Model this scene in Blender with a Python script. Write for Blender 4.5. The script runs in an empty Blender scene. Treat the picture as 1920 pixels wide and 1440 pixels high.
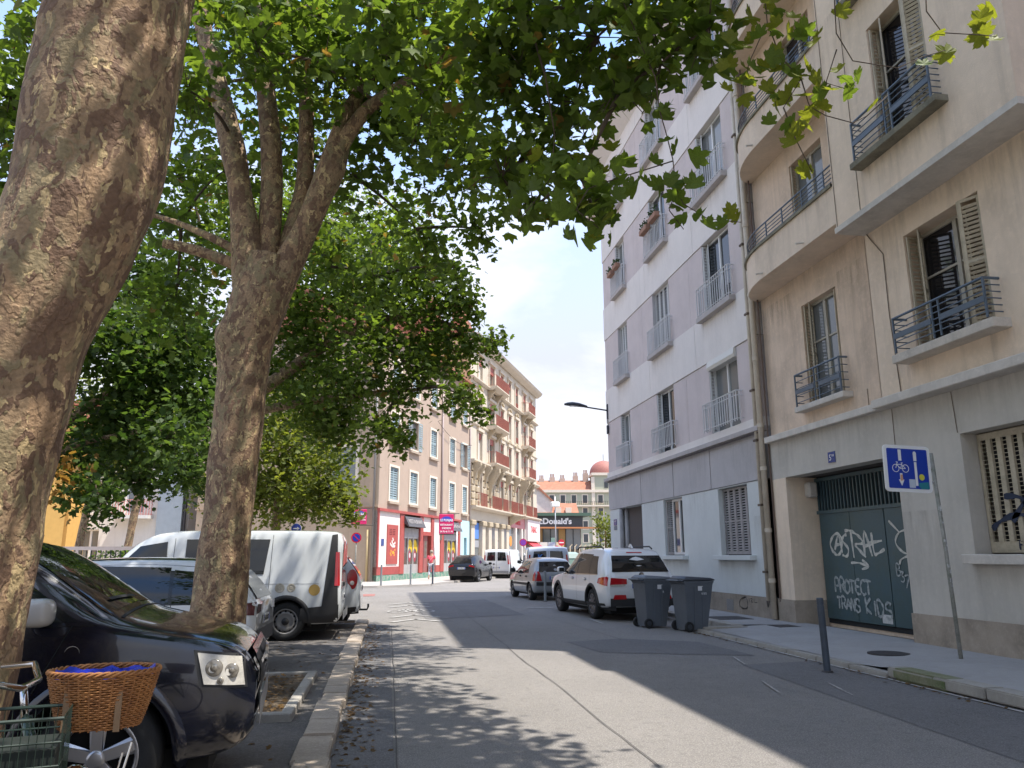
import bpy, bmesh, math, random
import numpy as np
from mathutils import Vector, Matrix, noise as mnoise
random.seed(11)
R = math.radians
S = bpy.context.scene
COL = S.collection
PI = math.pi

# ---------------------------------------------------------------- camera, sky, sun, exposure
cam_data = bpy.data.cameras.new('camera')
cam = bpy.data.objects.new('camera', cam_data)
COL.objects.link(cam)
S.camera = cam
cam_data.sensor_width = 36.0
cam_data.lens = 36.0 * 1442.0 / 1920.0
cam_data.clip_start = 0.05
cam_data.clip_end = 2000.0
PITCH, ROLL, YAW = R(12.6), R(-0.2), R(9.1)
cam.matrix_world = (Matrix.Translation((0, 0, 1.5)) @ Matrix.Rotation(-YAW, 4, 'Z')
                    @ Matrix.Rotation(PI / 2 + PITCH, 4, 'X') @ Matrix.Rotation(ROLL, 4, 'Z'))

SUN_EL, SUN_AZ = R(67.0), R(28.0)          # azimuth measured from +X towards -Y
sun_dir = Vector((math.cos(SUN_EL) * math.cos(SUN_AZ), -math.cos(SUN_EL) * math.sin(SUN_AZ), math.sin(SUN_EL)))

world = bpy.data.worlds.new('World')
S.world = world
world.use_nodes = True
wn, wl = world.node_tree.nodes, world.node_tree.links
wn.clear()
w_out = wn.new('ShaderNodeOutputWorld')
w_bg = wn.new('ShaderNodeBackground')
w_sky = wn.new('ShaderNodeTexSky')
w_sky.sky_type = 'NISHITA'
w_sky.sun_disc = False
w_sky.sun_elevation = SUN_EL
w_sky.sun_rotation = math.atan2(sun_dir.x, sun_dir.y)
w_sky.altitude = 200.0
w_sky.air_density = 1.0
w_sky.dust_density = 0.6
w_sky.ozone_density = 2.0
w_bg.inputs['Strength'].default_value = 0.15
w_tc = wn.new('ShaderNodeTexCoord')
w_map = wn.new('ShaderNodeMapping')
w_map.inputs['Scale'].default_value = (1.0, 1.0, 2.6)
w_map.inputs['Location'].default_value = (9.1, 3.7, 0.1)
w_noise = wn.new('ShaderNodeTexNoise')
w_noise.inputs['Scale'].default_value = 2.1
w_noise.inputs['Detail'].default_value = 9.0
w_noise.inputs['Roughness'].default_value = 0.56
w_noise.inputs['Distortion'].default_value = 0.25
w_ramp = wn.new('ShaderNodeValToRGB')
w_ramp.color_ramp.elements[0].position = 0.45
w_ramp.color_ramp.elements[1].position = 0.66
w_sep = wn.new('ShaderNodeSeparateXYZ')
w_low = wn.new('ShaderNodeMapRange')          # thin veil of cloud towards the horizon all round
w_low.inputs['From Min'].default_value = 0.72
w_low.inputs['From Max'].default_value = 0.25
w_low.inputs['To Min'].default_value = 0.0
w_low.inputs['To Max'].default_value = 0.96
w_veil = wn.new('ShaderNodeMixRGB')
w_veil.inputs[2].default_value = (1.60, 1.65, 1.95, 1)
w_mix = wn.new('ShaderNodeMixRGB')
w_mix.inputs[2].default_value = (2.35, 2.36, 2.42, 1)
wl.new(w_tc.outputs['Generated'], w_map.inputs['Vector'])
wl.new(w_map.outputs['Vector'], w_noise.inputs['Vector'])
wl.new(w_noise.outputs['Fac'], w_ramp.inputs['Fac'])
wl.new(w_tc.outputs['Generated'], w_sep.inputs[0])
wl.new(w_sep.outputs['Z'], w_low.inputs['Value'])
wl.new(w_low.outputs[0], w_veil.inputs[0])
w_hsv = wn.new('ShaderNodeHueSaturation')
w_hsv.inputs['Saturation'].default_value = 1.12
wl.new(w_sky.outputs[0], w_hsv.inputs['Color'])
wl.new(w_hsv.outputs[0], w_veil.inputs[1])
wl.new(w_ramp.outputs['Color'], w_mix.inputs[0])
wl.new(w_veil.outputs[0], w_mix.inputs[1])
wl.new(w_mix.outputs[0], w_bg.inputs['Color'])
wl.new(w_bg.outputs[0], w_out.inputs['Surface'])

sun_data = bpy.data.lights.new('sun', 'SUN')
sun_data.energy = 2.3
sun_data.angle = R(0.53)
sun_data.color = (1.0, 0.955, 0.88)
sun = bpy.data.objects.new('sun', sun_data)
COL.objects.link(sun)
sun.rotation_euler = sun_dir.to_track_quat('Z', 'Y').to_euler()

S.view_settings.view_transform = 'Standard'
S.view_settings.look = 'None'
S.view_settings.gamma = 1.0
S.view_settings.use_curve_mapping = False
S.view_settings.exposure = 1.85
S.render.engine = 'CYCLES'
S.cycles.max_bounces = 7
S.cycles.diffuse_bounces = 4
S.cycles.glossy_bounces = 3
S.cycles.transmission_bounces = 4
S.cycles.transparent_max_bounces = 6
S.cycles.sample_clamp_indirect = 8.0

# ---------------------------------------------------------------- materials
MATS = {}
def mat(name, col, rough=0.8, var=0.0, vscale=3.0, bump=0.0, bscale=60.0, metal=0.0, coat=0.0,
        col2=None, streak=0.0, spec=0.5, speck=0.0, speck_scale=300.0, emit=0.0, grain=0.0):
    """Principled material: base colour with large mottling (var), vertical grime streaks, fine speckle and bump."""
    if name in MATS: return MATS[name]
    m = bpy.data.materials.new(name); m.use_nodes = True
    n, l = m.node_tree.nodes, m.node_tree.links
    b = n['Principled BSDF']
    b.inputs['Roughness'].default_value = rough
    b.inputs['Metallic'].default_value = metal
    b.inputs['Specular IOR Level'].default_value = spec
    if coat:
        b.inputs['Coat Weight'].default_value = coat
        b.inputs['Coat Roughness'].default_value = 0.03
    c = (*col, 1)
    b.inputs['Base Color'].default_value = c
    tc = n.new('ShaderNodeTexCoord')
    last = None
    def mixin(fac, other, kind='MIX'):
        nonlocal last
        mx = n.new('ShaderNodeMixRGB'); mx.blend_type = kind
        if last is None: mx.inputs[1].default_value = c
        else: l.new(last, mx.inputs[1])
        mx.inputs[2].default_value = (*other, 1)
        l.new(fac, mx.inputs[0]); last = mx.outputs[0]
    def nz(scale, detail=5.0, rough_=0.6, vec=None):
        t = n.new('ShaderNodeTexNoise')
        t.inputs['Scale'].default_value = scale; t.inputs['Detail'].default_value = detail
        t.inputs['Roughness'].default_value = rough_
        l.new(vec or tc.outputs['Object'], t.inputs['Vector'])
        return t.outputs['Fac']
    def rmp(src, a, b_, hi=1.0):
        r = n.new('ShaderNodeMapRange')
        r.inputs['From Min'].default_value = a; r.inputs['From Max'].default_value = b_
        r.inputs['To Max'].default_value = hi
        l.new(src, r.inputs['Value']); return r.outputs[0]
    if var or col2:
        o = col2 or tuple(max(0, x * (1 - var)) for x in col)
        mixin(rmp(nz(vscale), 0.38, 0.68), o)
    if var:
        mixin(rmp(nz(vscale * 9, 3), 0.5, 0.8, 0.6), tuple(min(1, x * (1 + var * .7)) for x in col))
    if streak:
        mp = n.new('ShaderNodeMapping'); mp.inputs['Scale'].default_value = (2.2, 2.2, 0.16)
        l.new(tc.outputs['Object'], mp.inputs['Vector'])
        mixin(rmp(nz(1.6, 6, .65, mp.outputs[0]), 0.52, 0.80, streak), tuple(x * .45 for x in col))
    if speck:
        mixin(rmp(nz(speck_scale, 1, .5), 0.52, 0.70, speck), tuple(min(1, x * 1.9 + .03) for x in col))
        mixin(rmp(nz(speck_scale * .8, 1, .5, None), 0.42, 0.30, speck), tuple(x * .4 for x in col))
    if grain:
        mixin(rmp(nz(grain, 2, .6), 0.50, 0.68, .55), tuple(min(1, x * 1.35) for x in col)); mixin(rmp(nz(grain * .31, 3, .6), 0.46, 0.30, .5), tuple(x * .62 for x in col))
    if last is not None: l.new(last, b.inputs['Base Color'])
    if bump:
        bp = n.new('ShaderNodeBump'); bp.inputs['Strength'].default_value = bump
        bp.inputs['Distance'].default_value = 0.01
        l.new(nz(bscale, 4, .65), bp.inputs['Height']); l.new(bp.outputs[0], b.inputs['Normal'])
    if emit:
        b.inputs['Emission Color'].default_value = c; b.inputs['Emission Strength'].default_value = emit
    MATS[name] = m
    return m

def bark_material():
    m = bpy.data.materials.new('plane_tree_bark'); m.use_nodes = True
    n, l = m.node_tree.nodes, m.node_tree.links
    b = n['Principled BSDF']; b.inputs['Roughness'].default_value = 0.85
    tc = n.new('ShaderNodeTexCoord')
    mp = n.new('ShaderNodeMapping'); mp.inputs['Scale'].default_value = (1, 1, 0.62)
    l.new(tc.outputs['Object'], mp.inputs['Vector'])
    wn_ = n.new('ShaderNodeTexNoise'); wn_.inputs['Scale'].default_value = 7; wn_.inputs['Detail'].default_value = 4
    l.new(mp.outputs[0], wn_.inputs['Vector'])
    ad = n.new('ShaderNodeMixRGB'); ad.blend_type = 'LINEAR_LIGHT'; ad.inputs[0].default_value = 0.08
    l.new(mp.outputs[0], ad.inputs[1]); l.new(wn_.outputs['Color'], ad.inputs[2])
    cols = {'base': (0.285, 0.192, 0.110), 'brown': (0.165, 0.098, 0.060), 'olive': (0.235, 0.180, 0.098), 'cream': (0.46, 0.34, 0.175), 'rose': (0.32, 0.205, 0.115)}
    last = None
    def layer(scale, a, bb, col, seed):
        nonlocal last
        t = n.new('ShaderNodeTexNoise'); t.inputs['Scale'].default_value = scale; t.inputs['Detail'].default_value = 2.2
        t.inputs['Roughness'].default_value = .55
        off = n.new('ShaderNodeVectorMath'); off.operation = 'ADD'; off.inputs[1].default_value = (seed * 3.7, seed * 1.3, seed * 2.1)
        l.new(ad.outputs[0], off.inputs[0]); l.new(off.outputs[0], t.inputs['Vector'])
        r = n.new('ShaderNodeMapRange'); r.inputs['From Min'].default_value = a; r.inputs['From Max'].default_value = bb
        l.new(t.outputs['Fac'], r.inputs['Value'])
        mx = n.new('ShaderNodeMixRGB'); mx.inputs[2].default_value = (*cols[col], 1)
        if last is None: mx.inputs[1].default_value = (*cols['base'], 1)
        else: l.new(last, mx.inputs[1])
        l.new(r.outputs[0], mx.inputs[0]); last = mx.outputs[0]
        return r.outputs[0]
    h1 = layer(9.0, .50, .53, 'olive', 1)
    layer(5.0, .52, .62, 'rose', 2)
    h2 = layer(11.0, .545, .57, 'brown', 3)
    h3 = layer(15.0, .60, .62, 'cream', 4)
    layer(21.0, .60, .62, 'brown', 5)
    layer(4.0, .60, .72, 'brown', 6)
    fine = n.new('ShaderNodeTexNoise'); fine.inputs['Scale'].default_value = 45; fine.inputs['Detail'].default_value = 5
    l.new(tc.outputs['Object'], fine.inputs['Vector'])
    mx = n.new('ShaderNodeMixRGB'); mx.blend_type = 'OVERLAY'; mx.inputs[0].default_value = .55
    l.new(last, mx.inputs[1]); l.new(fine.outputs['Fac'], mx.inputs[2]); l.new(mx.outputs[0], b.inputs['Base Color'])
    s = n.new('ShaderNodeMath'); s.operation = 'ADD'; l.new(h1, s.inputs[0]); l.new(h2, s.inputs[1])
    s2 = n.new('ShaderNodeMath'); s2.operation = 'SUBTRACT'; l.new(s.outputs[0], s2.inputs[0]); l.new(h3, s2.inputs[1])
    s3 = n.new('ShaderNodeMath'); s3.operation = 'ADD'; l.new(s2.outputs[0], s3.inputs[0]); l.new(fine.outputs['Fac'], s3.inputs[1])
    bp = n.new('ShaderNodeBump'); bp.inputs['Strength'].default_value = .42; bp.inputs['Distance'].default_value = .022
    l.new(s3.outputs[0], bp.inputs['Height']); l.new(bp.outputs[0], b.inputs['Normal'])
    return m

def leaf_material(name, dark, light, trans, dry=None):
    m = bpy.data.materials.new(name); m.use_nodes = True
    n, l = m.node_tree.nodes, m.node_tree.links
    n.clear()
    out = n.new('ShaderNodeOutputMaterial')
    b = n.new('ShaderNodeBsdfPrincipled'); b.inputs['Roughness'].default_value = .55
    b.inputs['Specular IOR Level'].default_value = .3
    tr = n.new('ShaderNodeBsdfTranslucent')
    geo = n.new('ShaderNodeNewGeometry')
    rp = n.new('ShaderNodeValToRGB')
    rp.color_ramp.elements[0].color = (*dark, 1); rp.color_ramp.elements[1].color = (*light, 1)
    if dry:
        rp.color_ramp.elements[1].position = .975
        e = rp.color_ramp.elements.new(.992); e.color = (*dry, 1)
    l.new(geo.outputs['Random Per Island'], rp.inputs[0])
    oi = n.new('ShaderNodeTexCoord')
    nz = n.new('ShaderNodeTexNoise'); nz.inputs['Scale'].default_value = 26; nz.inputs['Detail'].default_value = 3
    l.new(oi.outputs['Object'], nz.inputs['Vector'])
    mx = n.new('ShaderNodeMixRGB'); mx.blend_type = 'OVERLAY'; mx.inputs[0].default_value = .5
    l.new(rp.outputs[0], mx.inputs[1]); l.new(nz.outputs['Fac'], mx.inputs[2])
    l.new(mx.outputs[0], b.inputs['Base Color'])
    t2 = n.new('ShaderNodeMixRGB'); t2.blend_type = 'MULTIPLY'; t2.inputs[0].default_value = 1
    t2.inputs[2].default_value = (*trans, 1)
    l.new(mx.outputs[0], t2.inputs[1]); l.new(t2.outputs[0], tr.inputs['Color'])
    ms = n.new('ShaderNodeMixShader'); ms.inputs[0].default_value = .46
    l.new(b.outputs[0], ms.inputs[1]); l.new(tr.outputs[0], ms.inputs[2]); l.new(ms.outputs[0], out.inputs['Surface'])
    return m

def stain_material(name, col, amount, sx=3.0, sz=.35, fall=True):
    m = bpy.data.materials.new(name); m.use_nodes = True
    n, l = m.node_tree.nodes, m.node_tree.links
    b = n['Principled BSDF']; b.inputs['Base Color'].default_value = (*col, 1); b.inputs['Roughness'].default_value = .95; b.inputs['Specular IOR Level'].default_value = .1
    tc = n.new('ShaderNodeTexCoord'); mp = n.new('ShaderNodeMapping'); mp.inputs['Scale'].default_value = (sx, sx, sz) if fall else (sx, sx * sz, 1)
    nz = n.new('ShaderNodeTexNoise'); nz.inputs['Scale'].default_value = 3.0; nz.inputs['Detail'].default_value = 6; nz.inputs['Roughness'].default_value = .65
    l.new(tc.outputs['Object'], mp.inputs['Vector']); l.new(mp.outputs[0], nz.inputs['Vector'])
    r = n.new('ShaderNodeMapRange'); r.inputs['From Min'].default_value = .42; r.inputs['From Max'].default_value = .75; r.inputs['To Max'].default_value = amount
    l.new(nz.outputs['Fac'], r.inputs['Value'])
    sep = n.new('ShaderNodeSeparateXYZ'); l.new(tc.outputs['Generated'], sep.inputs[0])
    last = r.outputs[0]
    if fall:
        mu = n.new('ShaderNodeMath'); mu.operation = 'MULTIPLY'; l.new(last, mu.inputs[0]); l.new(sep.outputs['Z'], mu.inputs[1]); last = mu.outputs[0]
    else:      # fade towards the border of the patch
        d = n.new('ShaderNodeVectorMath'); d.operation = 'DISTANCE'; d.inputs[1].default_value = (.5, .5, 0); l.new(tc.outputs['Generated'], d.inputs[0])
        f = n.new('ShaderNodeMapRange'); f.inputs['From Min'].default_value = .5; f.inputs['From Max'].default_value = .15; l.new(d.outputs['Value'], f.inputs['Value'])
        mu = n.new('ShaderNodeMath'); mu.operation = 'MULTIPLY'; l.new(last, mu.inputs[0]); l.new(f.outputs[0], mu.inputs[1]); last = mu.outputs[0]
    l.new(last, b.inputs['Alpha'])
    return m

def glass(name='window_glass', col=(0.02, 0.025, 0.03), rough=.04):
    return mat(name, col, rough=rough, spec=.8)

# ---------------------------------------------------------------- mesh builder
class MB:
    """Collects geometry given in (u, w, z); T maps it to the thing's local space."""
    def __init__(s, T=None):
        s.v, s.f, s.T = [], [], T
    def add(s, vs, fs):
        o = len(s.v)
        s.v += [tuple(p) for p in vs]
        s.f += [tuple(i + o for i in f) for f in fs]
        return s
    def box(s, u0, u1, w0, w1, z0, z1):
        return s.add([(u0, w0, z0), (u1, w0, z0), (u1, w1, z0), (u0, w1, z0), (u0, w0, z1), (u1, w0, z1), (u1, w1, z1), (u0, w1, z1)],
              [(0, 3, 2, 1), (4, 5, 6, 7), (0, 1, 5, 4), (1, 2, 6, 5), (2, 3, 7, 6), (3, 0, 4, 7)])
    def slab(s, p, q, t, z0, z1):
        """upright panel standing on the plan line p-q with thickness t"""
        d = Vector((q[0] - p[0], q[1] - p[1], 0)).normalized(); nn = Vector((-d.y, d.x, 0)) * t / 2
        a = [(p[0] + nn.x, p[1] + nn.y), (q[0] + nn.x, q[1] + nn.y), (q[0] - nn.x, q[1] - nn.y), (p[0] - nn.x, p[1] - nn.y)]
        return s.prism(a, z0, z1)
    def prism(s, pts, z0, z1):
        n = len(pts)
        vs = [(*p, z0) for p in pts] + [(*p, z1) for p in pts]
        fs = [tuple(range(n))[::-1], tuple(range(n, 2 * n))] + [(i, (i + 1) % n, n + (i + 1) % n, n + i) for i in range(n)]
        return s.add(vs, fs)
    def prism_u(s, pts, u0, u1):
        """profile in (w, z) swept along u"""
        n = len(pts)
        vs = [(u0, *p) for p in pts] + [(u1, *p) for p in pts]
        fs = [tuple(range(n)), tuple(range(n, 2 * n))[::-1]] + [(i, n + i, n + (i + 1) % n, (i + 1) % n) for i in range(n)]
        return s.add(vs, fs)
    def prism_w(s, pts, w0, w1):
        """profile in (u, z) swept along w"""
        n = len(pts)
        vs = [(p[0], w0, p[1]) for p in pts] + [(p[0], w1, p[1]) for p in pts]
        fs = [tuple(range(n)), tuple(range(n, 2 * n))[::-1]] + [(i, n + i, n + (i + 1) % n, (i + 1) % n) for i in range(n)]
        return s.add(vs, fs)
    def tube(s, pts, rad, n=8, cap=True):
        pts = [Vector(p) for p in pts]
        if not isinstance(rad, (list, tuple)): rad = [rad] * len(pts)
        o = len(s.v); ref = Vector((0.13, 0.27, 0.95))
        for i, p in enumerate(pts):
            d = (pts[min(i + 1, len(pts) - 1)] - pts[max(i - 1, 0)])
            d = d.normalized() if d.length > 1e-9 else Vector((0, 0, 1))
            a = d.cross(ref)
            if a.length < 1e-3: a = d.cross(Vector((1, 0, 0)))
            a.normalize(); b = d.cross(a)
            for k in range(n):
                t = 2 * PI * k / n
                s.v.append(tuple(p + (a * math.cos(t) + b * math.sin(t)) * rad[i]))
        for i in range(len(pts) - 1):
            for k in range(n):
                s.f.append((o + i * n + k, o + i * n + (k + 1) % n, o + (i + 1) * n + (k + 1) % n, o + (i + 1) * n + k))
        if cap:
            s.f.append(tuple(o + k for k in range(n))[::-1]); e = o + (len(pts) - 1) * n
            s.f.append(tuple(e + k for k in range(n)))
        return s
    def lathe(s, prof, n=24, axis='z', c=(0, 0, 0), closed=False):
        """profile of (radius, height) turned about an axis"""
        o = len(s.v); m = len(prof)
        for k in range(n):
            t = 2 * PI * k / n
            for r, h in prof:
                if axis == 'z': p = (r * math.cos(t), r * math.sin(t), h)
                elif axis == 'y': p = (r * math.cos(t), h, r * math.sin(t))
                else: p = (h, r * math.cos(t), r * math.sin(t))
                s.v.append((p[0] + c[0], p[1] + c[1], p[2] + c[2]))
        for k in range(n):
            for j in range(m if closed else m - 1):
                j2 = (j + 1) % m
                s.f.append((o + k * m + j, o + ((k + 1) % n) * m + j, o + ((k + 1) % n) * m + j2, o + k * m + j2))
        return s
    def grid(s, fn, nu, nv):
        o = len(s.v)
        for i in range(nu + 1):
            for j in range(nv + 1): s.v.append(tuple(fn(i / nu, j / nv)))
        for i in range(nu):
            for j in range(nv):
                a = o + i * (nv + 1) + j
                s.f.append((a, a + nv + 1, a + nv + 2, a + 1))
        return s
    def wall(s, u0, u1, z0, z1, w, holes, depth=0.25):
        """flat wall face with rectangular openings and their reveals"""
        us = sorted({u0, u1, *[h[0] for h in holes], *[h[1] for h in holes]})
        zs = sorted({z0, z1, *[h[2] for h in holes], *[h[3] for h in holes]})
        us = [u for u in us if u0 <= u <= u1]; zs = [z for z in zs if z0 <= z <= z1]
        for a, b in zip(us, us[1:]):
            for c, d in zip(zs, zs[1:]):
                mu, mz = (a + b) / 2, (c + d) / 2
                if any(h[0] < mu < h[1] and h[2] < mz < h[3] for h in holes): continue
                s.add([(a, w, c), (b, w, c), (b, w, d), (a, w, d)], [(0, 1, 2, 3)])
        for h in holes:
            a, b, c, d = h[:4]; w2 = w - (h[4] if len(h) > 4 else depth)
            s.add([(a, w, c), (b, w, c), (b, w, d), (a, w, d), (a, w2, c), (b, w2, c), (b, w2, d), (a, w2, d)],
                  [(0, 1, 5, 4), (1, 2, 6, 5), (2, 3, 7, 6), (3, 0, 4, 7)])
        return s
    def build(s, name, m, parent=None, smooth=False, bevel=0.0, recalc=True, seg=1):
        T = s.T
        vs = [T(*p) for p in s.v] if T else s.v
        me = bpy.data.meshes.new(name)
        me.from_pydata([tuple(p) for p in vs], [], s.f)
        if recalc or bevel:
            bm = bmesh.new(); bm.from_mesh(me)
            if bevel:
                bmesh.ops.remove_doubles(bm, verts=bm.verts, dist=1e-5)
                bmesh.ops.recalc_face_normals(bm, faces=bm.faces)
                es = [e for e in bm.edges if len(e.link_faces) == 2 and e.calc_face_angle(0) > .6]
                bmesh.ops.bevel(bm, geom=es, offset=bevel, segments=seg, affect='EDGES', clamp_overlap=True)
            bmesh.ops.recalc_face_normals(bm, faces=bm.faces)
            bm.to_mesh(me); bm.free()
        if smooth:
            me.shade_smooth()
        if m is not None: me.materials.append(m)
        o = bpy.data.objects.new(name, me)
        COL.objects.link(o)
        if parent is not None: o.parent = parent
        return o

def auto_smooth(o, ang=40):
    """smooth shading with creases kept sharp"""
    me = o.data
    bm = bmesh.new(); bm.from_mesh(me)
    for f in bm.faces: f.smooth = True
    for e in bm.edges:
        e.smooth = not (len(e.link_faces) == 2 and e.calc_face_angle(0) > R(ang))
    bm.to_mesh(me); bm.free()
    return o

def tag(o, label=None, cat=None, group=None, kind=None):
    if label: o['label'] = label
    if cat: o['category'] = cat
    if group: o['group'] = group
    if kind: o['kind'] = kind
    return o

def thing(name, label, cat, loc=(0, 0, 0), rz=0.0, group=None):
    o = bpy.data.objects.new(name, None)
    o.empty_display_size = .2
    COL.objects.link(o)
    o.location = loc; o.rotation_euler = (0, 0, rz)
    return tag(o, label, cat, group)

def off(root):
    """T for parts authored in world coordinates under an unrotated root"""
    l = tuple(root.location)
    return lambda x, y, z: (x - l[0], y - l[1], z - l[2])

def share(o, parent, loc=(0, 0, 0), rot=(0, 0, 0), scale=(1, 1, 1)):
    c = o.copy(); COL.objects.link(c); c.parent = parent
    c.location = loc; c.rotation_euler = rot; c.scale = scale
    return c

def copy_tree(o, parent=None):
    c = o.copy(); COL.objects.link(c); c.parent = parent
    for ch in list(o.children): copy_tree(ch, c)
    return c

def baked(o):
    """replace an object's mesh by its evaluated (modified) mesh"""
    dg = bpy.context.evaluated_depsgraph_get()
    me = bpy.data.meshes.new_from_object(o.evaluated_get(dg))
    o.modifiers.clear()
    o.data = me
    return o

def text_obj(body, size, m, parent, loc, rot, extrude=.004, offset=0.0, name='lettering', width=None, space=1.0):
    cu = bpy.data.curves.new(name, 'FONT')
    cu.body = body; cu.size = size; cu.extrude = extrude; cu.offset = offset
    cu.align_x = 'CENTER'; cu.align_y = 'CENTER'; cu.resolution_u = 3; cu.space_character = space
    t = bpy.data.objects.new(name, cu); COL.objects.link(t)
    bpy.context.view_layer.update()
    dg = bpy.context.evaluated_depsgraph_get()
    me = bpy.data.meshes.new_from_object(t.evaluated_get(dg))
    bpy.data.objects.remove(t)
    if width:
        xs = [v.co.x for v in me.vertices]; w = max(xs) - min(xs)
        for v in me.vertices: v.co.x *= width / w
    me.materials.clear(); me.materials.append(m)
    o = bpy.data.objects.new(name, me); COL.objects.link(o)
    o.parent = parent; o.location = loc; o.rotation_euler = rot
    return o

GLY = {
 'A': [[(0, 0), (.45, 1), (.9, 0)], [(.2, .4), (.75, .4)]],
 'S': [[(.8, .85), (.5, 1), (.15, .85), (.2, .6), (.7, .42), (.78, .15), (.45, 0), (.05, .12)]],
 'T': [[(.4, 0), (.42, 1)], [(0, 1), (.85, .98)]],
 'R': [[(.1, 0), (.1, 1), (.6, .95), (.7, .7), (.5, .52), (.12, .5)], [(.35, .5), (.8, 0)]],
 'L': [[(.1, 1), (.1, 0), (.75, .05)]],
 'P': [[(.1, 0), (.1, 1), (.6, .97), (.72, .75), (.55, .52), (.12, .48)]],
 'O': [[(.45, 1), (.1, .7), (.1, .3), (.42, 0), (.78, .28), (.8, .7), (.45, 1)]],
 'E': [[(.75, .95), (.25, .95), (.1, .6), (.12, .2), (.4, 0), (.8, .05)], [(.12, .5), (.65, .52)]],
 'C': [[(.75, .9), (.4, 1), (.1, .65), (.12, .25), (.45, 0), (.8, .1)]],
 'N': [[(.1, 0), (.15, 1), (.7, 0), (.75, 1)]],
 'K': [[(.1, 1), (.12, 0)], [(.75, 1), (.15, .45), (.8, 0)]],
 'I': [[(.3, 1), (.32, 0)]],
 'D': [[(.1, 0), (.1, 1), (.5, .95), (.8, .6), (.7, .2), (.4, 0), (.08, .02)]],
 'F': [[(.1, 0), (.1, 1), (.7, 1)], [(.1, .55), (.55, .55)]],
 'B': [[(.1, 0), (.1, 1), (.6, .9), (.6, .6), (.15, .5), (.7, .4), (.65, .05), (.1, 0)]],
 '7': [[(.1, 1), (.8, 1), (.3, 0)]], '3': [[(.1, .95), (.7, .95), (.35, .6), (.75, .35), (.5, 0), (.05, .08)]],
}
def ribbon(mb, pts, wd, w, rnd=None):
    """flat painted stroke of width wd through (u, z) points lying at depth w"""
    P = [Vector(p) for p in pts]; out = []
    for i in range(len(P) - 1):
        p0, p1, p2, p3 = P[max(i - 1, 0)], P[i], P[i + 1], P[min(i + 2, len(P) - 1)]
        for k in range(4):
            t = k / 4
            out.append(.5 * (2 * p1 + (p2 - p0) * t + (2 * p0 - 5 * p1 + 4 * p2 - p3) * t * t + (3 * p1 - p0 - 3 * p2 + p3) * t ** 3))
    out.append(P[-1])
    vs, fs = [], []
    for i, p in enumerate(out):
        d = out[min(i + 1, len(out) - 1)] - out[max(i - 1, 0)]
        d = d.normalized() if d.length > 1e-6 else Vector((1, 0))
        nn = Vector((-d.y, d.x)) * wd / 2 * (.8 + .3 * math.sin(i * 1.3))
        vs += [(p.x + nn.x, w, p.y + nn.y), (p.x - nn.x, w, p.y - nn.y)]
    for i in range(len(out) - 1): fs.append((2 * i, 2 * i + 1, 2 * i + 3, 2 * i + 2))
    mb.add(vs, fs)
def scrawl(mb, txt, u, z, size, wd, w, du=1.0, slope=0.0, adv=.95, jit=.04):
    """hand-painted capitals; du is the reading direction along u"""
    x = 0.0
    for ch in txt:
        if ch == ' ': x += .6; continue
        sc = random.uniform(.9, 1.1)
        for st in GLY[ch]:
            w = w + .0002 * (1 if w > 0 else 1)
            ribbon(mb, [(u + du * size * (x + (px + random.uniform(-jit, jit)) * .8 * sc), z + size * ((py + random.uniform(-jit, jit)) * sc + slope * x)) for px, py in st], wd, w)
        x += adv * (.45 if ch == 'I' else .9)
# ---------------------------------------------------------------- ground, road, pavements
asphalt = mat('asphalt_worn', (0.196, 0.180, 0.164), rough=.9, var=.22, vscale=.35, bump=.6, bscale=150, speck=.7, speck_scale=85, grain=38)
asphalt_dark = mat('asphalt_newer', (0.138, 0.130, 0.125), rough=.9, var=.25, vscale=.8, bump=.55, bscale=140, speck=.6, speck_scale=90, grain=42)
asphalt_park = mat('asphalt_parking', (0.125, 0.112, 0.10), rough=.92, var=.35, vscale=.9, bump=.5, bscale=120, speck=.4, speck_scale=85, grain=30)
concrete_pav = mat('pavement_concrete', (0.33, 0.315, 0.30), rough=.9, var=.18, vscale=.8, bump=.2, bscale=90, speck=.2, speck_scale=120)
stone_warm = mat('kerb_limestone', (0.42, 0.345, 0.27), rough=.85, var=.3, vscale=2.6, bump=.5, bscale=45, speck=.2, speck_scale=60)
stone_grey = mat('kerb_concrete', (0.36, 0.33, 0.285), rough=.9, var=.35, vscale=1.7, bump=.55, bscale=50, speck=.2)
stone_moss = mat('kerb_mossy_stone', (0.22, 0.21, 0.13), rough=.95, var=.5, vscale=4, bump=.8, bscale=40, col2=(0.10, 0.13, 0.045))
paint_white = mat('road_paint', (0.37, 0.355, 0.335), rough=.85, var=.35, vscale=7, col2=(0.24, 0.225, 0.20), grain=30)
soil = mat('tree_pit_soil', (0.105, 0.075, 0.045), rough=1, var=.45, vscale=5, bump=1.0, bscale=30, speck=.5, speck_scale=55)
tar = mat('tar_seam', (0.06, 0.056, 0.052), rough=.7)
iron = mat('cast_iron', (0.06, 0.055, 0.055), rough=.6, var=.3, vscale=8, bump=.4, bscale=60, metal=.3)

def sheet(name, pts, z, m, kind='structure', parent=None):
    mb = MB(); mb.add([(x, y, z) for x, y in pts], [tuple(range(len(pts)))])
    o = mb.build(name, m, parent)
    if kind: o['kind'] = kind
    return o

sheet('ground', [(-500, -300), (500, -300), (500, 900), (-500, 900)], -0.012, mat('ground_dust', (0.24, 0.22, 0.20), rough=.95, var=.2, vscale=.3, bump=.2))
road = sheet('road', [(-0.36, -12), (6.30, -12), (6.30, 15.5), (7.15, 15.8), (7.15, 31), (60, 34), (70, 120), (10, 120), (16, 88),
                      (2.6, 41.3), (-40, 36), (-40, 19.5), (-0.36, 19.5)], 0.0, asphalt)
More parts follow.
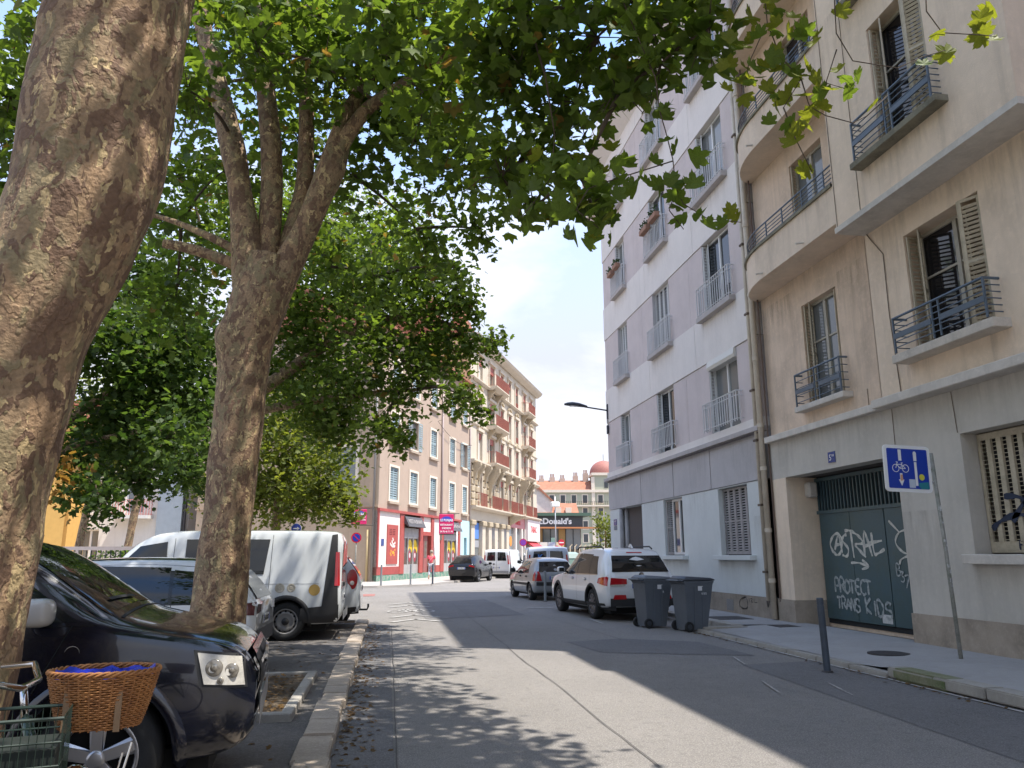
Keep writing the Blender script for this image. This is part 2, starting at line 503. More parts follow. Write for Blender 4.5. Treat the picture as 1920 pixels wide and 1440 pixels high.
# older and newer surfacing on the carriageway, worn seams
def wavy(x0, y0, x1, y1, wd, z, n=60, amp=.03, seed=0):
    vs, fs = [], []
    for i in range(n + 1):
        t = i / n; x, y = x0 + (x1 - x0) * t, y0 + (y1 - y0) * t
        d = mnoise.noise((t * 9 + seed, seed, 0)) * amp + mnoise.noise((t * 40, seed, 3)) * amp * .3
        ww = wd * (.5 + .6 * abs(mnoise.noise((t * 17, seed, 9))))
        vs += [(x + d - ww, y, z), (x + d + ww, y, z)]
    for i in range(n): fs.append((2 * i, 2 * i + 1, 2 * i + 3, 2 * i + 2))
    return vs, fs
mb = MB(); mb.add(*wavy(1.98, 3, 2.15, 26, .009, .010, 140, .05, 2)); mb.add(*wavy(.12, 4, .16, 18, .008, .010, 90, .02, 5))
mb.add(*wavy(4.4, 12, 3.6, 27, .008, .010, 90, .05, 8))
o = mb.build('tar_joint', tar, road)
def patch(pts, m, z=.005, name='asphalt_patch'):
    return sheet(name, pts, z, m, None, road)
patch([(-.36, 4), (.10, 4), (.12, 18.4), (-.36, 18.4)], asphalt_dark)
patch([(3.4, 12.4), (5.6, 11.6), (5.5, 13.6), (4.3, 14.4), (3.2, 14.0)], asphalt_dark)
patch([(1.0, 19.5), (3.6, 20.5), (3.5, 28), (0.9, 26.5)], asphalt_dark)
patch([(4.55, 3), (6.2, 3), (6.2, 10.9), (4.95, 10.7)], asphalt_dark, .004)
# oil drips and tyre-darkened tracks
oil = stain_material('oil_stain', (.03, .028, .026), .5, 1.6, 1.0, False)
for k, (cx, cy, rx, ry) in enumerate([(3.2, 9.6, .5, .9), (2.7, 12.5, .6, 1.4), (4.6, 8.0, .6, 1.0), (1.2, 8.2, .35, .7), (5.2, 13.6, .5, 1.0), (3.0, 17.5, .8, 1.8), (2.2, 23.5, .8, 2.0), (4.4, 11.2, .4, .8), (1.4, 15.2, .5, 1.2), (3.9, 6.6, .5, .9), (2.6, 7.6, .3, .6)]):
    sheet('oil_stain', [(cx - rx, cy - ry), (cx + rx, cy - ry), (cx + rx, cy + ry), (cx - rx, cy + ry)], .0150 + .0006 * k, oil, None, road)
trk = stain_material('tyre_track', (.06, .056, .052), .3, .9, .12, False)
for k, cx in enumerate((1.15, 2.75, 4.3)): sheet('tyre_track', [(cx - .45, 2), (cx + .45, 2), (cx + .45, 30), (cx - .45, 30)], .0222 + .0006 * k, trk, None, road)
# painted marks
mk = MB()
def stripe(x0, y0, x1, y1, wd):
    d = Vector((x1 - x0, y1 - y0)).normalized(); nn = Vector((-d.y, d.x)) * wd / 2
    mk.add([(x0 + nn.x, y0 + nn.y, .013), (x0 - nn.x, y0 - nn.y, .013), (x1 - nn.x, y1 - nn.y, .013), (x1 + nn.x, y1 + nn.y, .013)], [(0, 1, 2, 3)])
for cy in (18.8, 20.2, 24.2, 25.6):                      # cycle lane chevrons
    stripe(.15, cy, .75, cy + .8, .16); stripe(1.35, cy, .75, cy + .8, .16)
for a in range(12):                                      # bicycle pictogram wheels
    t0, t1 = 2 * PI * a / 12, 2 * PI * (a + 1) / 12
    for cx in (.35, 1.1):
        stripe(cx + .26 * math.cos(t0), 22.4 + .5 * math.sin(t0), cx + .26 * math.cos(t1), 22.4 + .5 * math.sin(t1), .07)
for a, b in (((.35, 22.4), (.6, 23.3)), ((.6, 23.3), (1.0, 23.3)), ((1.0, 23.3), (.75, 22.4)), ((.75, 22.4), (.6, 23.3)), ((1.0, 23.3), (1.1, 22.4))):
    stripe(*a, *b, .07)
for y in (24.4,): stripe(5.0, y, 5.35, y + .4, .06)
stripe(4.85, 17.5, 4.9, 18.9, .06); stripe(4.1, 23.0, 4.9, 23.1, .2)
stripe(-6, 36.6, 2.0, 40.2, .18); stripe(2.4, 34.5, 4.6, 35.6, .2)
mk.build('road_marking', paint_white, road)
mk = MB()
for x_, y_ in ((5.05, 8.2), (4.35, 8.5), (5.0, 10.7)): mk.add(*wavy(x_, y_, x_ + .2, y_ + .8, .022, .0125, 12, .01, y_))
vs, fs = wavy(6.12, 2, 6.14, 15.4, .035, .013, 120, .01, 4); mk.add(vs, fs)
mk.build('gutter_line', mat('gutter_paint', (0.45, 0.42, 0.38), rough=.9, var=.5, vscale=3, col2=(.2, .19, .18)), road)
patch([(-3.2, 30), (-.4, 31.2), (-.4, 33), (-3.2, 32)], mat('red_surfacing', (.30, .13, .11), rough=.9, var=.3), .006, 'red_surfacing')

# left: parking strip, granite kerb
parking = sheet('parking_strip', [(-9.5, -12), (-.62, -12), (-.62, 18.55), (-9.5, 18.55)], .030, asphalt_park)
y = 3.6
kerb_l = tag(bpy.data.objects.new('kerb', None), kind='structure'); COL.objects.link(kerb_l); kerb_l.location = (-.5, 3.6, 0)
KM = [MB().box(-.13, .13, 0, 1, -.03, .075).build('kerb_stone', stone_warm, kerb_l, bevel=.012, seg=2) for _ in range(1)]
base_stone = KM[0]; first = True
while y < 18.5:
    ln = random.choice([.45, .52, .62, .72, .8, .95])
    st = base_stone if first else share(base_stone, kerb_l)
    first = False
    st.location = (random.uniform(-.012, .012), y - 3.6, random.uniform(-.010, .006))
    st.scale = (random.uniform(.97, 1.03), ln - .02, 1); st.rotation_euler = (0, random.uniform(-.02, .02), random.uniform(-.012, .012))
    y += ln
for i, (dx, ang) in enumerate(((-.28, 24), (-.62, 52), (-1.1, 80), (-1.8, 88))):   # the kerb turns at the end of the bay
    st = share(base_stone, kerb_l, (dx, 18.62 - 3.6 + .12 * i, 0), (0, 0, R(ang))); st.scale = (1, .55, 1)

def pit(x0, x1, y0, y1, nm, edge=True):
    root = tag(bpy.data.objects.new(nm, None), kind='structure'); COL.objects.link(root); root.location = (x0, y0, 0)
    n = 26; T = off(root)
    MB(T).grid(lambda a, b: (x0 + (x1 - x0) * a, y0 + (y1 - y0) * b, .062 + .03 * mnoise.noise((a * 5, b * 5, x0)) + .012 * mnoise.noise((a * 19, b * 19, 1))), n, n).build('soil', soil, root, smooth=True)
    if edge:
        for b in ((x1, x1 + .11, y0 - .1, y1), (x0, x1 + .11, y0 - .21, y0 - .1), (x0, x1 + .11, y1, y1 + .1)):
            MB(T).box(b[0], b[1], b[2], b[3], .0, .105).build('edging_slab', stone_grey, root, bevel=.01)
    return root
pit(-3.1, -.92, 7.95, 10.35, 'tree_pit')
pit(-3.1, -1.25, 2.9, 4.55, 'tree_pit', False)

# right: pavement with lowered then full-height kerb
pave = tag(bpy.data.objects.new('pavement', None), kind='structure'); COL.objects.link(pave); pave.location = (7.5, 8, 0)
Tp = off(pave)
def pz(x, y):
    hi = .125; lo = .045 + .055 * min(1, max(0, (x - 6.4) / 1.6))
    t = min(1, max(0, (y - 9.2) / .7)); return hi + (lo - hi) * t
MB(Tp).grid(lambda a, b: (6.44 + 2.36 * a, -12 + 27.6 * b, pz(6.44 + 2.36 * a, -12 + 27.6 * b)), 8, 80).build('pavement_slab', concrete_pav, pave)
MB(Tp).grid(lambda a, b: (7.29 + 1.5 * a, 15.6 + 14.6 * b, .10 + .0 * b), 4, 20).build('pavement_slab', concrete_pav, pave)
sb = MB().box(-.13, .13, 0, 1, -.12, 0).build('kerb_stone', stone_grey, pave, bevel=.014, seg=2)
ks = None; y = -2.0; first = True
while y < 15.4:
    ln = random.uniform(.78, 1.0); full = y < 9.1
    st = sb if first else share(sb, pave); first = False
    z = (.135 if full else .05) + random.uniform(-.006, .006)
    st.location = (6.34 - 7.5 + random.uniform(-.012, .012), y - 8, z); st.scale = (1, ln - .018, 1)
    st.rotation_euler = (random.uniform(-.006, .006), (0 if full else .10), random.uniform(-.01, .01))
    y += ln
mossy = MB().box(-.14, .14, 0, .95, -.14, 0).build('kerb_stone', stone_moss, pave, bevel=.03, seg=2)
mossy.location = (6.325 - 7.5, 8.2 - 8, .142); mossy['label'] = 'mossy green kerb stone end'
st = share(sb, pave, (6.34 - 7.5, 15.45 - 8, .09), (0, 0, R(-90)), (1, .95, 1))
y = 15.6
while y < 30:
    st = share(sb, pave, (7.17 - 7.5, y - 8, .102 + random.uniform(-.004, .004)), (0, 0, random.uniform(-.008, .008)), (1, .97, 1)); y += 1.0

# far side: pavement in front of the left-hand buildings
CT = R(23.0); CU = Vector((math.sin(CT), math.cos(CT))); CN = Vector((math.cos(CT), -math.sin(CT))); C0 = Vector((-.55, 45.6))
def cw(u, w): p = C0 + CU * u + CN * w; return (p.x, p.y)
MB().prism([cw(-.2, 4.0), cw(60, 4.0), cw(60, -.3), cw(0, -.3), (-40, 61), (-40, 36.5), (-.4, 39.2), (2.2, 41.0)], -.05, .10).build('pavement', mat('pavement_pale', (.36, .33, .30), rough=.9, var=.15, vscale=.5, bump=.15), None)['kind'] = 'structure'
far_kerb = tag(bpy.data.objects.new('kerb', None), kind='structure'); COL.objects.link(far_kerb)
for i in range(26):
    p = cw(2 + i * 1.5, 4.08); st = share(sb, far_kerb, (p[0], p[1], .112), (0, 0, -CT), (1, 1.47, 1))

# iron covers
def cover(name, x, y, z, rx, ry, label, round_=False):
    root = thing(name, label, 'manhole cover', (x, y, z))
    if round_:
        MB().lathe([(0, .006), (rx, .006), (rx, -.02)], 32).build('plate', iron, root)
        MB().lathe([(rx + .004, .004), (rx + .03, .004), (rx + .03, -.02)], 32).build('frame', iron, root)
    else:
        MB().box(-rx, rx, -ry, ry, -.02, .006).build('plate', iron, root)
        f = MB()
        for b in ((-rx - .03, rx + .03, -ry - .03, -ry - .004), (-rx - .03, rx + .03, ry + .004, ry + .03), (-rx - .03, -rx - .004, -ry, ry), (rx + .004, rx + .03, -ry, ry)): f.box(*b, -.02, .004)
        f.build('frame', iron, root)
cover('manhole_cover', 7.35, 10.9, .083, .26, .26, 'round iron manhole cover on the pavement before the gate', True)
cover('inspection_cover', 7.75, 17.3, .103, .38, .42, 'large square iron cover on the pavement behind the bins')
cover('inspection_cover', 8.0, 15.2, .098, .2, .24, 'small square reddish cover at the foot of the downpipe')
# ---------------------------------------------------------------- facade kit
white_frame = mat('white_window_frame', (.72, .72, .70), rough=.45, var=.08)
cream_shutter = mat('cream_shutter_paint', (.50, .43, .31), rough=.6, var=.3, vscale=6, streak=.35)
grey_shutter = mat('grey_shutter_paint', (.34, .32, .31), rough=.6, var=.2, vscale=5)
pale_shutter = mat('pale_shutter_paint', (.66, .66, .64), rough=.5, var=.1)
blue_rail = mat('blue_grey_railing', (.085, .115, .15), rough=.45, var=.2)
white_rail = mat('white_railing', (.62, .62, .62), rough=.5, var=.12, streak=.2)
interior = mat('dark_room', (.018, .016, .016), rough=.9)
W_GLASS = glass()
P_GLASS = mat('pale_curtained_glass', (.16, .17, .17), rough=.06, spec=.8)

def window(root, T, u0, u1, z0, z1, wr, fm=None, gm=None, leaves=2, ft=.055, transom=None, gap=None):
    """frame (part 'window') with one pane per leaf; gap = (u0, u1) stands open onto the dark room"""
    fm = fm or white_frame; gm = gm or W_GLASS
    f = MB(T)
    f.box(u0, u0 + ft, wr, wr + .06, z0, z1); f.box(u1 - ft, u1, wr, wr + .06, z0, z1)
    f.box(u0 + ft, u1 - ft, wr, wr + .06, z1 - ft, z1); f.box(u0 + ft, u1 - ft, wr, wr + .06, z0, z0 + ft)
    du = (u1 - u0 - 2 * ft) / leaves
    for k in range(1, leaves): f.box(u0 + ft + k * du - ft * .7, u0 + ft + k * du + ft * .7, wr, wr + .065, z0 + ft, z1 - ft)
    for t in (transom or []): f.box(u0 + ft, u1 - ft, wr + .002, wr + .05, t - .018, t + .018)
    fo = f.build('window', fm, root)
    for k in range(leaves):
        a, b = u0 + ft + k * du, u0 + ft + (k + 1) * du
        if gap is not None and gap == k: continue
        MB(T).box(a + .012, b - .012, wr + .012, wr + .024, z0 + ft, z1 - ft).build('pane', gm, fo)
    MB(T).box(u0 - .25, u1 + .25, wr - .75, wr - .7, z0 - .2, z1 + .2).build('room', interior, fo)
    return fo

def shutter(root, T, p, q, z0, z1, m, t=.03, step=.075, fr=.055, nm='shutter'):
    """louvred leaf standing on the plan line p-q (u, w)"""
    P, Q = Vector(p), Vector(q); d = (Q - P); L = d.length; d.normalize()
    def at(a): v = P + d * a; return (v.x, v.y)
    f = MB(T)
    f.slab(at(0), at(fr), t, z0, z1); f.slab(at(L - fr), at(L), t, z0, z1)
    for a, b in ((z0, z0 + fr * 1.6), (z1 - fr, z1), ((z0 + z1) / 2 - fr / 2, (z0 + z1) / 2 + fr / 2)): f.slab(at(fr), at(L - fr), t * .94, a, b)
    o = f.build(nm, m, root)
    l = MB(T); nn = Vector((-d.y, d.x))
    z = z0 + fr * 1.6 + .02
    while z < z1 - fr - step * .6:
        a, b = at(fr), at(L - fr); k = nn * t * .42
        l.add([(a[0] - k.x, a[1] - k.y, z + step * .55), (b[0] - k.x, b[1] - k.y, z + step * .55), (b[0] + k.x, b[1] + k.y, z), (a[0] + k.x, a[1] + k.y, z)], [(0, 1, 2, 3)])
        z += step
    l.build('louvres', m, o)
    return o

def railing_h(root, T, u0, u1, w0, w1, z0, z1, m, bars=5, r=.013, posts=2):
    """balconette railing with horizontal bars, returning to the wall at both ends"""
    f = MB(T)
    path = [(u0, w0), (u0, w1), (u1, w1), (u1, w0)]
    for k in range(bars):
        z = z0 + (z1 - z0) * k / (bars - 1); rr = r * (1.7 if k == bars - 1 else .75)
        f.tube([(a, b, z) for a, b in path], rr, 6)
    for u in (u0, u1): f.box(u - .014, u + .014, w1 - .014, w1 + .014, z0 - .09, z1)
    o = f.build('railing', m, root)
    g = MB(T); c = (u0 + u1) / 2
    for k in range(posts): 
        x = c + (k - (posts - 1) / 2) * .16
        g.box(x - .012, x + .012, w1 - .012, w1 + .012, z0 - .09, z1)
    zz = z0 + (z1 - z0) * .38
    g.box(u0, c - .1, w1 - .006, w1 + .02, zz - .045, zz + .045); g.box(c + .1, u1, w1 - .006, w1 + .02, zz - .045, zz + .045)
    g.build('railing_plate', m, o)
    return o

def railing_v(root, T, u0, u1, w0, w1, z0, z1, m, step=.12, r=.011, nm='railing', mid=None):
    f = MB(T)
    for z, rr in ((z1, .018), (z0 + .06, .012), (z1 - .12, .011)) if mid is None else ((z1, .018), (z0 + .05, .012)):
        f.tube([(u0, w0, z), (u0, w1, z), (u1, w1, z), (u1, w0, z)], rr, 5)
    n = max(2, int((u1 - u0) / step))
    for k in range(n + 1):
        u = u0 + (u1 - u0) * k / n; f.box(u - r, u + r, w1 - r, w1 + r, z0, z1)
    for w in ((w0 + w1) / 2,):
        for u in (u0, u1): f.box(u - r, u + r, w - r, w + r, z0, z1)
    return f.build(nm, m, root)

# ---------------------------------------------------------------- near right building: beige rendered flats (thing A)
beige = mat('beige_render', (.80, .645, .49), rough=.92, var=.14, vscale=1.3, bump=.5, bscale=75, streak=.45)
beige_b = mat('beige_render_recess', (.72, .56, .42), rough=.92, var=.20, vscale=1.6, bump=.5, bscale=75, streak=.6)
grey_green = mat('grey_green_render', (.54, .50, .435), rough=.92, var=.12, vscale=1.2, bump=.5, bscale=80, streak=.25)
plinth_m = mat('plinth_render', (.38, .315, .245), rough=.95, var=.3, vscale=2.2, bump=.6, bscale=60, streak=.4)
ledge_m = mat('ledge_concrete', (.62, .57, .50), rough=.9, var=.2, vscale=2, bump=.3, streak=.4)
gate_m = mat('teal_gate_paint', (.058, .102, .118), rough=.45, var=.25, vscale=2.2, col2=(.065, .10, .095))
chalk = mat('white_spray_paint', (.64, .62, .55), rough=.8, var=.2, vscale=14, col2=(.36, .37, .34))
chalk2 = mat('pale_spray_paint', (.42, .44, .42), rough=.85, var=.3, vscale=16, col2=(.17, .21, .22))
black_ink = mat('black_marker', (.01, .01, .012), rough=.7)
pipe_m = mat('downpipe_paint', (.60, .52, .41), rough=.6, var=.2, vscale=3, streak=.4)
TA = lambda u, w, z: (8.6 - w - 8.6, u - 9.0, z)      # u = world Y, w = out towards the street, root at (8.6, 9, 0)
A = thing('apartment_building', 'beige rendered apartment building on the right with curved balconies and teal gate', 'building', (8.6, 9.0, 0))
FH = 3.1
# ground floor
MB(TA).wall(-9.0, 11.98, .56, 4.0, 0, [(8.75, 10.42, 1.50, 3.30, .3), (3.2, 4.9, 1.5, 3.3, .3), (-1.5, .2, 1.5, 3.3, .3)]).build('wall', grey_green, A)
MB(TA).box(15.77, 16.45, -.72, 0, .56, 3.16).build('pier', beige, A)
MB(TA).box(11.98, 16.45, -.35, 0, 3.16, 4.0).build('lintel_wall', grey_green, A)
MB(TA).box(11.9, 11.98, -.72, -.002, .1, 3.155).build('gate_reveal', beige, A)
pl = MB(TA); pl.box(-9, 11.985, -.3, .035, .02, .56); pl.box(15.74, 16.46, -.72, .035, .02, .56); pl.build('plinth', plinth_m, A)
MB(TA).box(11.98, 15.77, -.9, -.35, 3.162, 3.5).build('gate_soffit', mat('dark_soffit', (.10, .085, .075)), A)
MB(TA).box(15.55, 15.77, -.62, -.4, 2.72, 3.05).build('camera_housing', ledge_m, A, bevel=.04)
# street gate with grille
gw = -.70
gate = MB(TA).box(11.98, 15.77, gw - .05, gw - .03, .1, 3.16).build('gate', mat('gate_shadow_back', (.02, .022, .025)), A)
for a, b in ((14.62, 15.72), (13.50, 14.60), (12.0, 13.47)):
    MB(TA).box(a, b, gw - .03, gw + .01, .2, 2.36).build('gate_leaf', gate_m, gate, bevel=.004)
for z in (2.36, 3.06): MB(TA).box(11.98, 15.77, gw - .02, gw + .035, z, z + .07).build('gate_rail', gate_m, gate)
for k in range(31):
    u = 12.05 + k * .122; MB(TA).box(u - .017, u + .017, gw - .02, gw + .014, 2.43, 3.06).build('gate_bar', gate_m, gate)
for z in (.2, 1.2, 2.30): MB(TA).box(13.52, 15.70, gw + .01, gw + .014, z, z + .012).build('gate_seam', gate_m, gate)
MB(TA).box(13.54, 13.84, gw + .011, gw + .016, .24, .40).build('notice', mat('white_notice', (.6, .6, .58), var=.2, vscale=30), gate)
# spray-painted words: read from left (far) to right (near), so u runs down
g1 = MB(TA)
T0 = gw + .014
def gz(x, y):      # gate plane coordinates from the traced tag (x 0..1 far to near, y up from the ground)
    return (15.28 - 1.74 * x, y - .08)
tagA = [[(.0, 1.62), (-.06, 1.80), (.03, 1.98), (.14, 2.0), (.2, 1.85), (.14, 1.62), (.05, 1.58), (0, 1.66)], [(.03, 1.68), (.13, 1.98), (.18, 1.62)], [(.05, 1.78), (.18, 1.80)],
        [(.30, 1.98), (.24, 1.96), (.21, 1.86), (.31, 1.70), (.27, 1.55), (.18, 1.58)], [(.27, 2.06), (.37, 2.06), (.47, 2.0), (.57, 1.90), (.60, 1.80), (.46, 1.78), (.52, 1.68), (.64, 1.53)], [(.39, 2.04), (.41, 1.52)],
        [(.62, 1.55), (.65, 2.04), (.76, 1.55)], [(.60, 1.74), (.80, 1.78)], [(.78, 2.0), (.80, 1.62), (.86, 1.60), (.99, 1.68)], [(.72, 1.80), (.96, 1.84)]]
for i, st in enumerate(tagA): ribbon(g1, [gz(*p) for p in st], .066, T0 + .0003 * i)
for st in ([(.34, 1.42), (.50, 1.42), (.66, 1.36)], [(.56, 1.48), (.68, 1.36), (.54, 1.30)]): ribbon(g1, [gz(*p) for p in st], .05, T0 + .0035)
for i, st in enumerate(([(1.11, 2.20), (1.27, 1.98)], [(1.44, 2.02), (1.27, 1.98), (1.19, 1.80), (1.30, 1.62), (1.5, 1.56)], [(1.44, 1.58), (1.26, 1.5), (1.22, 1.4)])): ribbon(g1, [gz(*p) for p in st], .05, T0 + .004 + .0003 * i)
g1.build('graffiti_tag', chalk, gate)
def words(*a, **k):
    m_ = MB(TA); scrawl(m_, *a, **k); m_.build('graffiti_word', chalk2, gate)
words('PROTECT', 15.36, .74, .27, .058, T0, -1, slope=-.012, adv=.74)
words('TRANS', 15.31, .42, .23, .052, T0 + .005, -1, slope=-.05, adv=.76)
words('KIDS', 14.34, .38, .28, .058, T0 + .008, -1, slope=-.08, adv=.98)
words('B37', 13.28, 1.12, .19, .032, T0 + .010, -1, slope=-1.0, adv=.62)
# street-number plate
npl = MB(TA).box(13.78, 14.02, .004, .018, 3.27, 3.48).build('number_plate', mat('blue_enamel', (.02, .05, .22), rough=.25, var=.2), A)
wp = mat('white_enamel', (.75, .75, .78), rough=.3)
text_obj('5', .17, wp, npl, TA(13.94, .021, 3.365), (PI / 2, 0, -PI / 2), .001)
text_obj('TER', .06, wp, npl, TA(13.85, .021, 3.40), (PI / 2, 0, -PI / 2), .001)
# barred ground window
def grille(u0, u1, z0, z1, wr):
    f = MB(TA)
    f.box(u0, u1, wr, wr + .03, z0, z0 + .16); f.box(u0, u1, wr, wr + .03, z1 - .10, z1); f.box(u0, u0 + .06, wr, wr + .03, z0 + .16, z1 - .1); f.box(u1 - .06, u1, wr, wr + .03, z0 + .16, z1 - .1)
    n = int((u1 - u0) / .19)
    for k in range(1, n): u = u0 + .03 + (u1 - u0 - .06) * k / n; f.box(u - .045, u + .045, wr + .004, wr + .045, z0 + .16, z1 - .1)
    o = f.build('security_shutter', cream_shutter, A)
    g = MB(TA); z = z0 + .18
    while z < z1 - .12: g.box(u0 + .06, u1 - .06, wr + .006, wr + .02, z, z + .009); z += .062
    g.build('bars', cream_shutter, o)
    MB(TA).box(u0, u1, wr - .12, wr - .10, z0, z1).build('dark_pane', interior, o)
    return o
gr = grille(8.75, 10.40, 1.52, 3.28, -.29); grille(3.2, 4.9, 1.52, 3.28, -.29)
g3 = MB(TA); scrawl(g3, 'FO', 9.86, 1.56, .12, .03, -.255, -1)
for st in ([(10.3, 1.86), (10.1, 1.98), (9.75, 2.05), (9.45, 1.95)], [(10.0, 2.32), (9.7, 2.28), (9.5, 2.05), (9.2, 2.2)], [(9.9, 1.95), (9.6, 2.25), (9.3, 2.3)]): ribbon(g3, st, .09, -.236)
g3.build('graffiti_tag', mat('dark_blue_paint', (.02, .03, .06), rough=.7), gr)
for a, b in ((8.62, 10.52), (3.05, 5.0)): MB(TA).box(a, b, -.3, .16, 1.36, 1.50).build('sill', ledge_m, A, bevel=.008)
MB(TA).box(9.2, 9.55, .036, .05, .24, .46).build('vent_grille', mat('old_brass', (.16, .12, .05), var=.6, vscale=25), A)
# first-floor string courses (near part stands further out)
led = MB(TA); led.box(-9, 12.08, -.2, .30, 3.98, 4.13); led.build('ledge', ledge_m, A, bevel=.012)
MB(TA).box(12.09, 16.35, -.3, .14, 3.985, 4.12).build('ledge', ledge_m, A, bevel=.01)
# upper walls, recessed part above the gate
rec = [(13.40, 14.70, (4.56 if k == 0 else 7.62 + 3.1 * (k - 1)), 6.75 + 3.3 * min(k, 1) + 3.1 * max(0, k - 1)) for k in range(4)]
MB(TA).wall(12.05, 16.45, 4.12, 17.5, -.10, rec, .22).build('wall', beige_b, A)
# near part: first floor plane, oriel above
nf = [(9.35, 11.06, 4.76, 6.80), (3.6, 5.3, 4.76, 6.8), (-1, .7, 4.76, 6.8)]
MB(TA).wall(-9, 12.1, 4.13, 7.45, .06, nf, .36).build('wall', beige, A)
MB(TA).box(12.085, 12.1, -.12, .06, 4.13, 7.45).build('wall_return', beige, A)
OR = .63
for (oa, ob, cols) in ((7.85, 12.05, [(9.30, 10.62)]), (-4.0, 2.4, [(-.8, .8)])):
    hol = [(a, b, 8.14 + FH * k, 10.42 + FH * k) for k in range(2 if ob > 10 else 1) for a, b in cols]
    MB(TA).wall(oa, ob, 7.33, 13.6 if ob > 10 else 12.99, OR, hol, .30).build('oriel_wall', beige, A)
    sd = MB(TA)
    for u in (oa, ob): sd.add([(u, -.1, 7.33), (u, OR, 7.33), (u, OR, 13.6), (u, -.1, 13.6)], [(0, 1, 2, 3)])
    sd.add([(oa, -.1, 7.33), (ob, -.1, 7.33), (ob, OR, 7.33), (oa, OR, 7.33)], [(0, 1, 2, 3)])
    sd.build('oriel_side', beige, A)
    MB(TA).box(oa - .02, ob + .02, -.1, OR + .025, 7.24, 7.345).build('oriel_soffit', ledge_m, A)
MB(TA).wall(2.4, 7.85, 7.45, 12.99, .0, [(4.4, 5.9, 8.14, 10.42)], .3).build('wall', mat('pinkish_render', (.44, .36, .335), rough=.92, var=.1, bump=.4, bscale=75), A)
# roof slab with overhang
MB(TA).box(-9, 9.98, -9, .64, 13.0, 13.2).build('roof_slab', ledge_m, A)
MB(TA).box(10.0, 12.06, -8.9, .60, 13.6, 17.5).build('upper_wall', beige, A)
MB(TA).box(9.9, 16.5, -9, .66, 17.5, 17.75).build('roof_slab', ledge_m, A)
MB(TA).box(-9.0, 16.44, -9, -.75, .02, 12.98).build('rear_volume', beige_b, A)
MB(TA).box(10.01, 16.44, -9, -.75, 12.99, 17.49).build('rear_volume', beige_b, A)
# thin conduit and joint lines on the wall
cj = MB(TA)
cj.tube([(11.55, .075, 4.14), (11.62, .075, 5.6), (11.6, .075, 6.7), (11.9, .075, 7.1), (12.0, .075, 7.25)], .009, 5)
cj.tube([(12.0, .64, 7.36), (12.0, .64, 13.5)], .006, 4); cj.tube([(11.3, OR + .006, 7.36), (11.32, OR + .006, 13.0)], .006, 4)
cj.tube([(11.95, .012, 3.16), (11.93, .012, 3.97)], .006, 4); cj.tube([(10.45, .012, 3.32), (10.48, .012, 3.97)], .006, 4)
cj.tube([(12.7, -.09, 4.13), (12.7, -.09, 4.5)], .006, 4)
cj.build('conduit', mat('conduit_grime', (.17, .13, .10), rough=.8), A)
# windows of the near part
DP = mat('dusty_dark_glass', (.014, .014, .018), rough=.05, spec=.7)
WM = mat('cream_window_frame', (.46, .42, .34), rough=.6, var=.2)
def near_window(u0, u1, z0, z1, wf, depth, gap=None, fold=.42):
    window(A, TA, u0, u1, z0, z1, wf - depth + .02, WM, DP, 2, .06, [z0 + (z1 - z0) * .62], gap)
    # folded shutters: far pair lies against the reveal, near pair stands out at an angle
    shutter(A, TA, (u1 - .04, wf - depth + .1), (u1 - .05, wf - .02), z0 + .02, z1 - .03, cream_shutter, .025, .07, .04)
    shutter(A, TA, (u1 - .10, wf - depth + .1), (u1 - .36, wf - .0), z0 + .02, z1 - .03, cream_shutter, .025, .07, .045)
    shutter(A, TA, (u0 + .56, wf - depth + .1), (u0 + .34, wf + .08), z0 + .02, z1 - .03, cream_shutter, .025, .07, .045)
    shutter(A, TA, (u0 + .32, wf + .08), (u0 + .04, wf - .06), z0 + .02, z1 - .03, cream_shutter, .025, .07, .045)
near_window(9.35, 11.06, 4.76, 6.80, .06, .36, gap=0)
near_window(3.6, 5.3, 4.76, 6.80, .06, .36)
for k in range(2): near_window(9.30, 10.62, 8.14 + FH * k, 10.42 + FH * k, OR, .30)
for k in range(1): window(A, TA, 4.4, 5.9, 8.14 + FH * k, 10.42 + FH * k, -.28, WM, DP); window(A, TA, -.8, .8, 8.14 + FH * k, 10.42 + FH * k, OR - .28, WM, DP)
MB(TA).box(9.08, 11.30, -.2, .36, 4.60, 4.74).build('sill', mat('pale_stone_sill', (.60, .54, .46), rough=.85, var=.25, vscale=3, streak=.4), A, bevel=.01)
railing_h(A, TA, 9.20, 11.22, .04, .32, 4.86, 5.36, blue_rail, 6)
sill_moss = mat('weathered_sill', (.235, .215, .155), rough=.95, var=.4, vscale=4, bump=.5)
for k in range(2):
    MB(TA).box(9.0, 11.16, OR - .2, OR + .22, 8.02 + FH * k, 8.13 + FH * k).build('sill', sill_moss, A, bevel=.008)
    railing_h(A, TA, 9.12, 11.06, OR, OR + .18, 8.22 + FH * k, 8.84 + FH * k, blue_rail, 7)
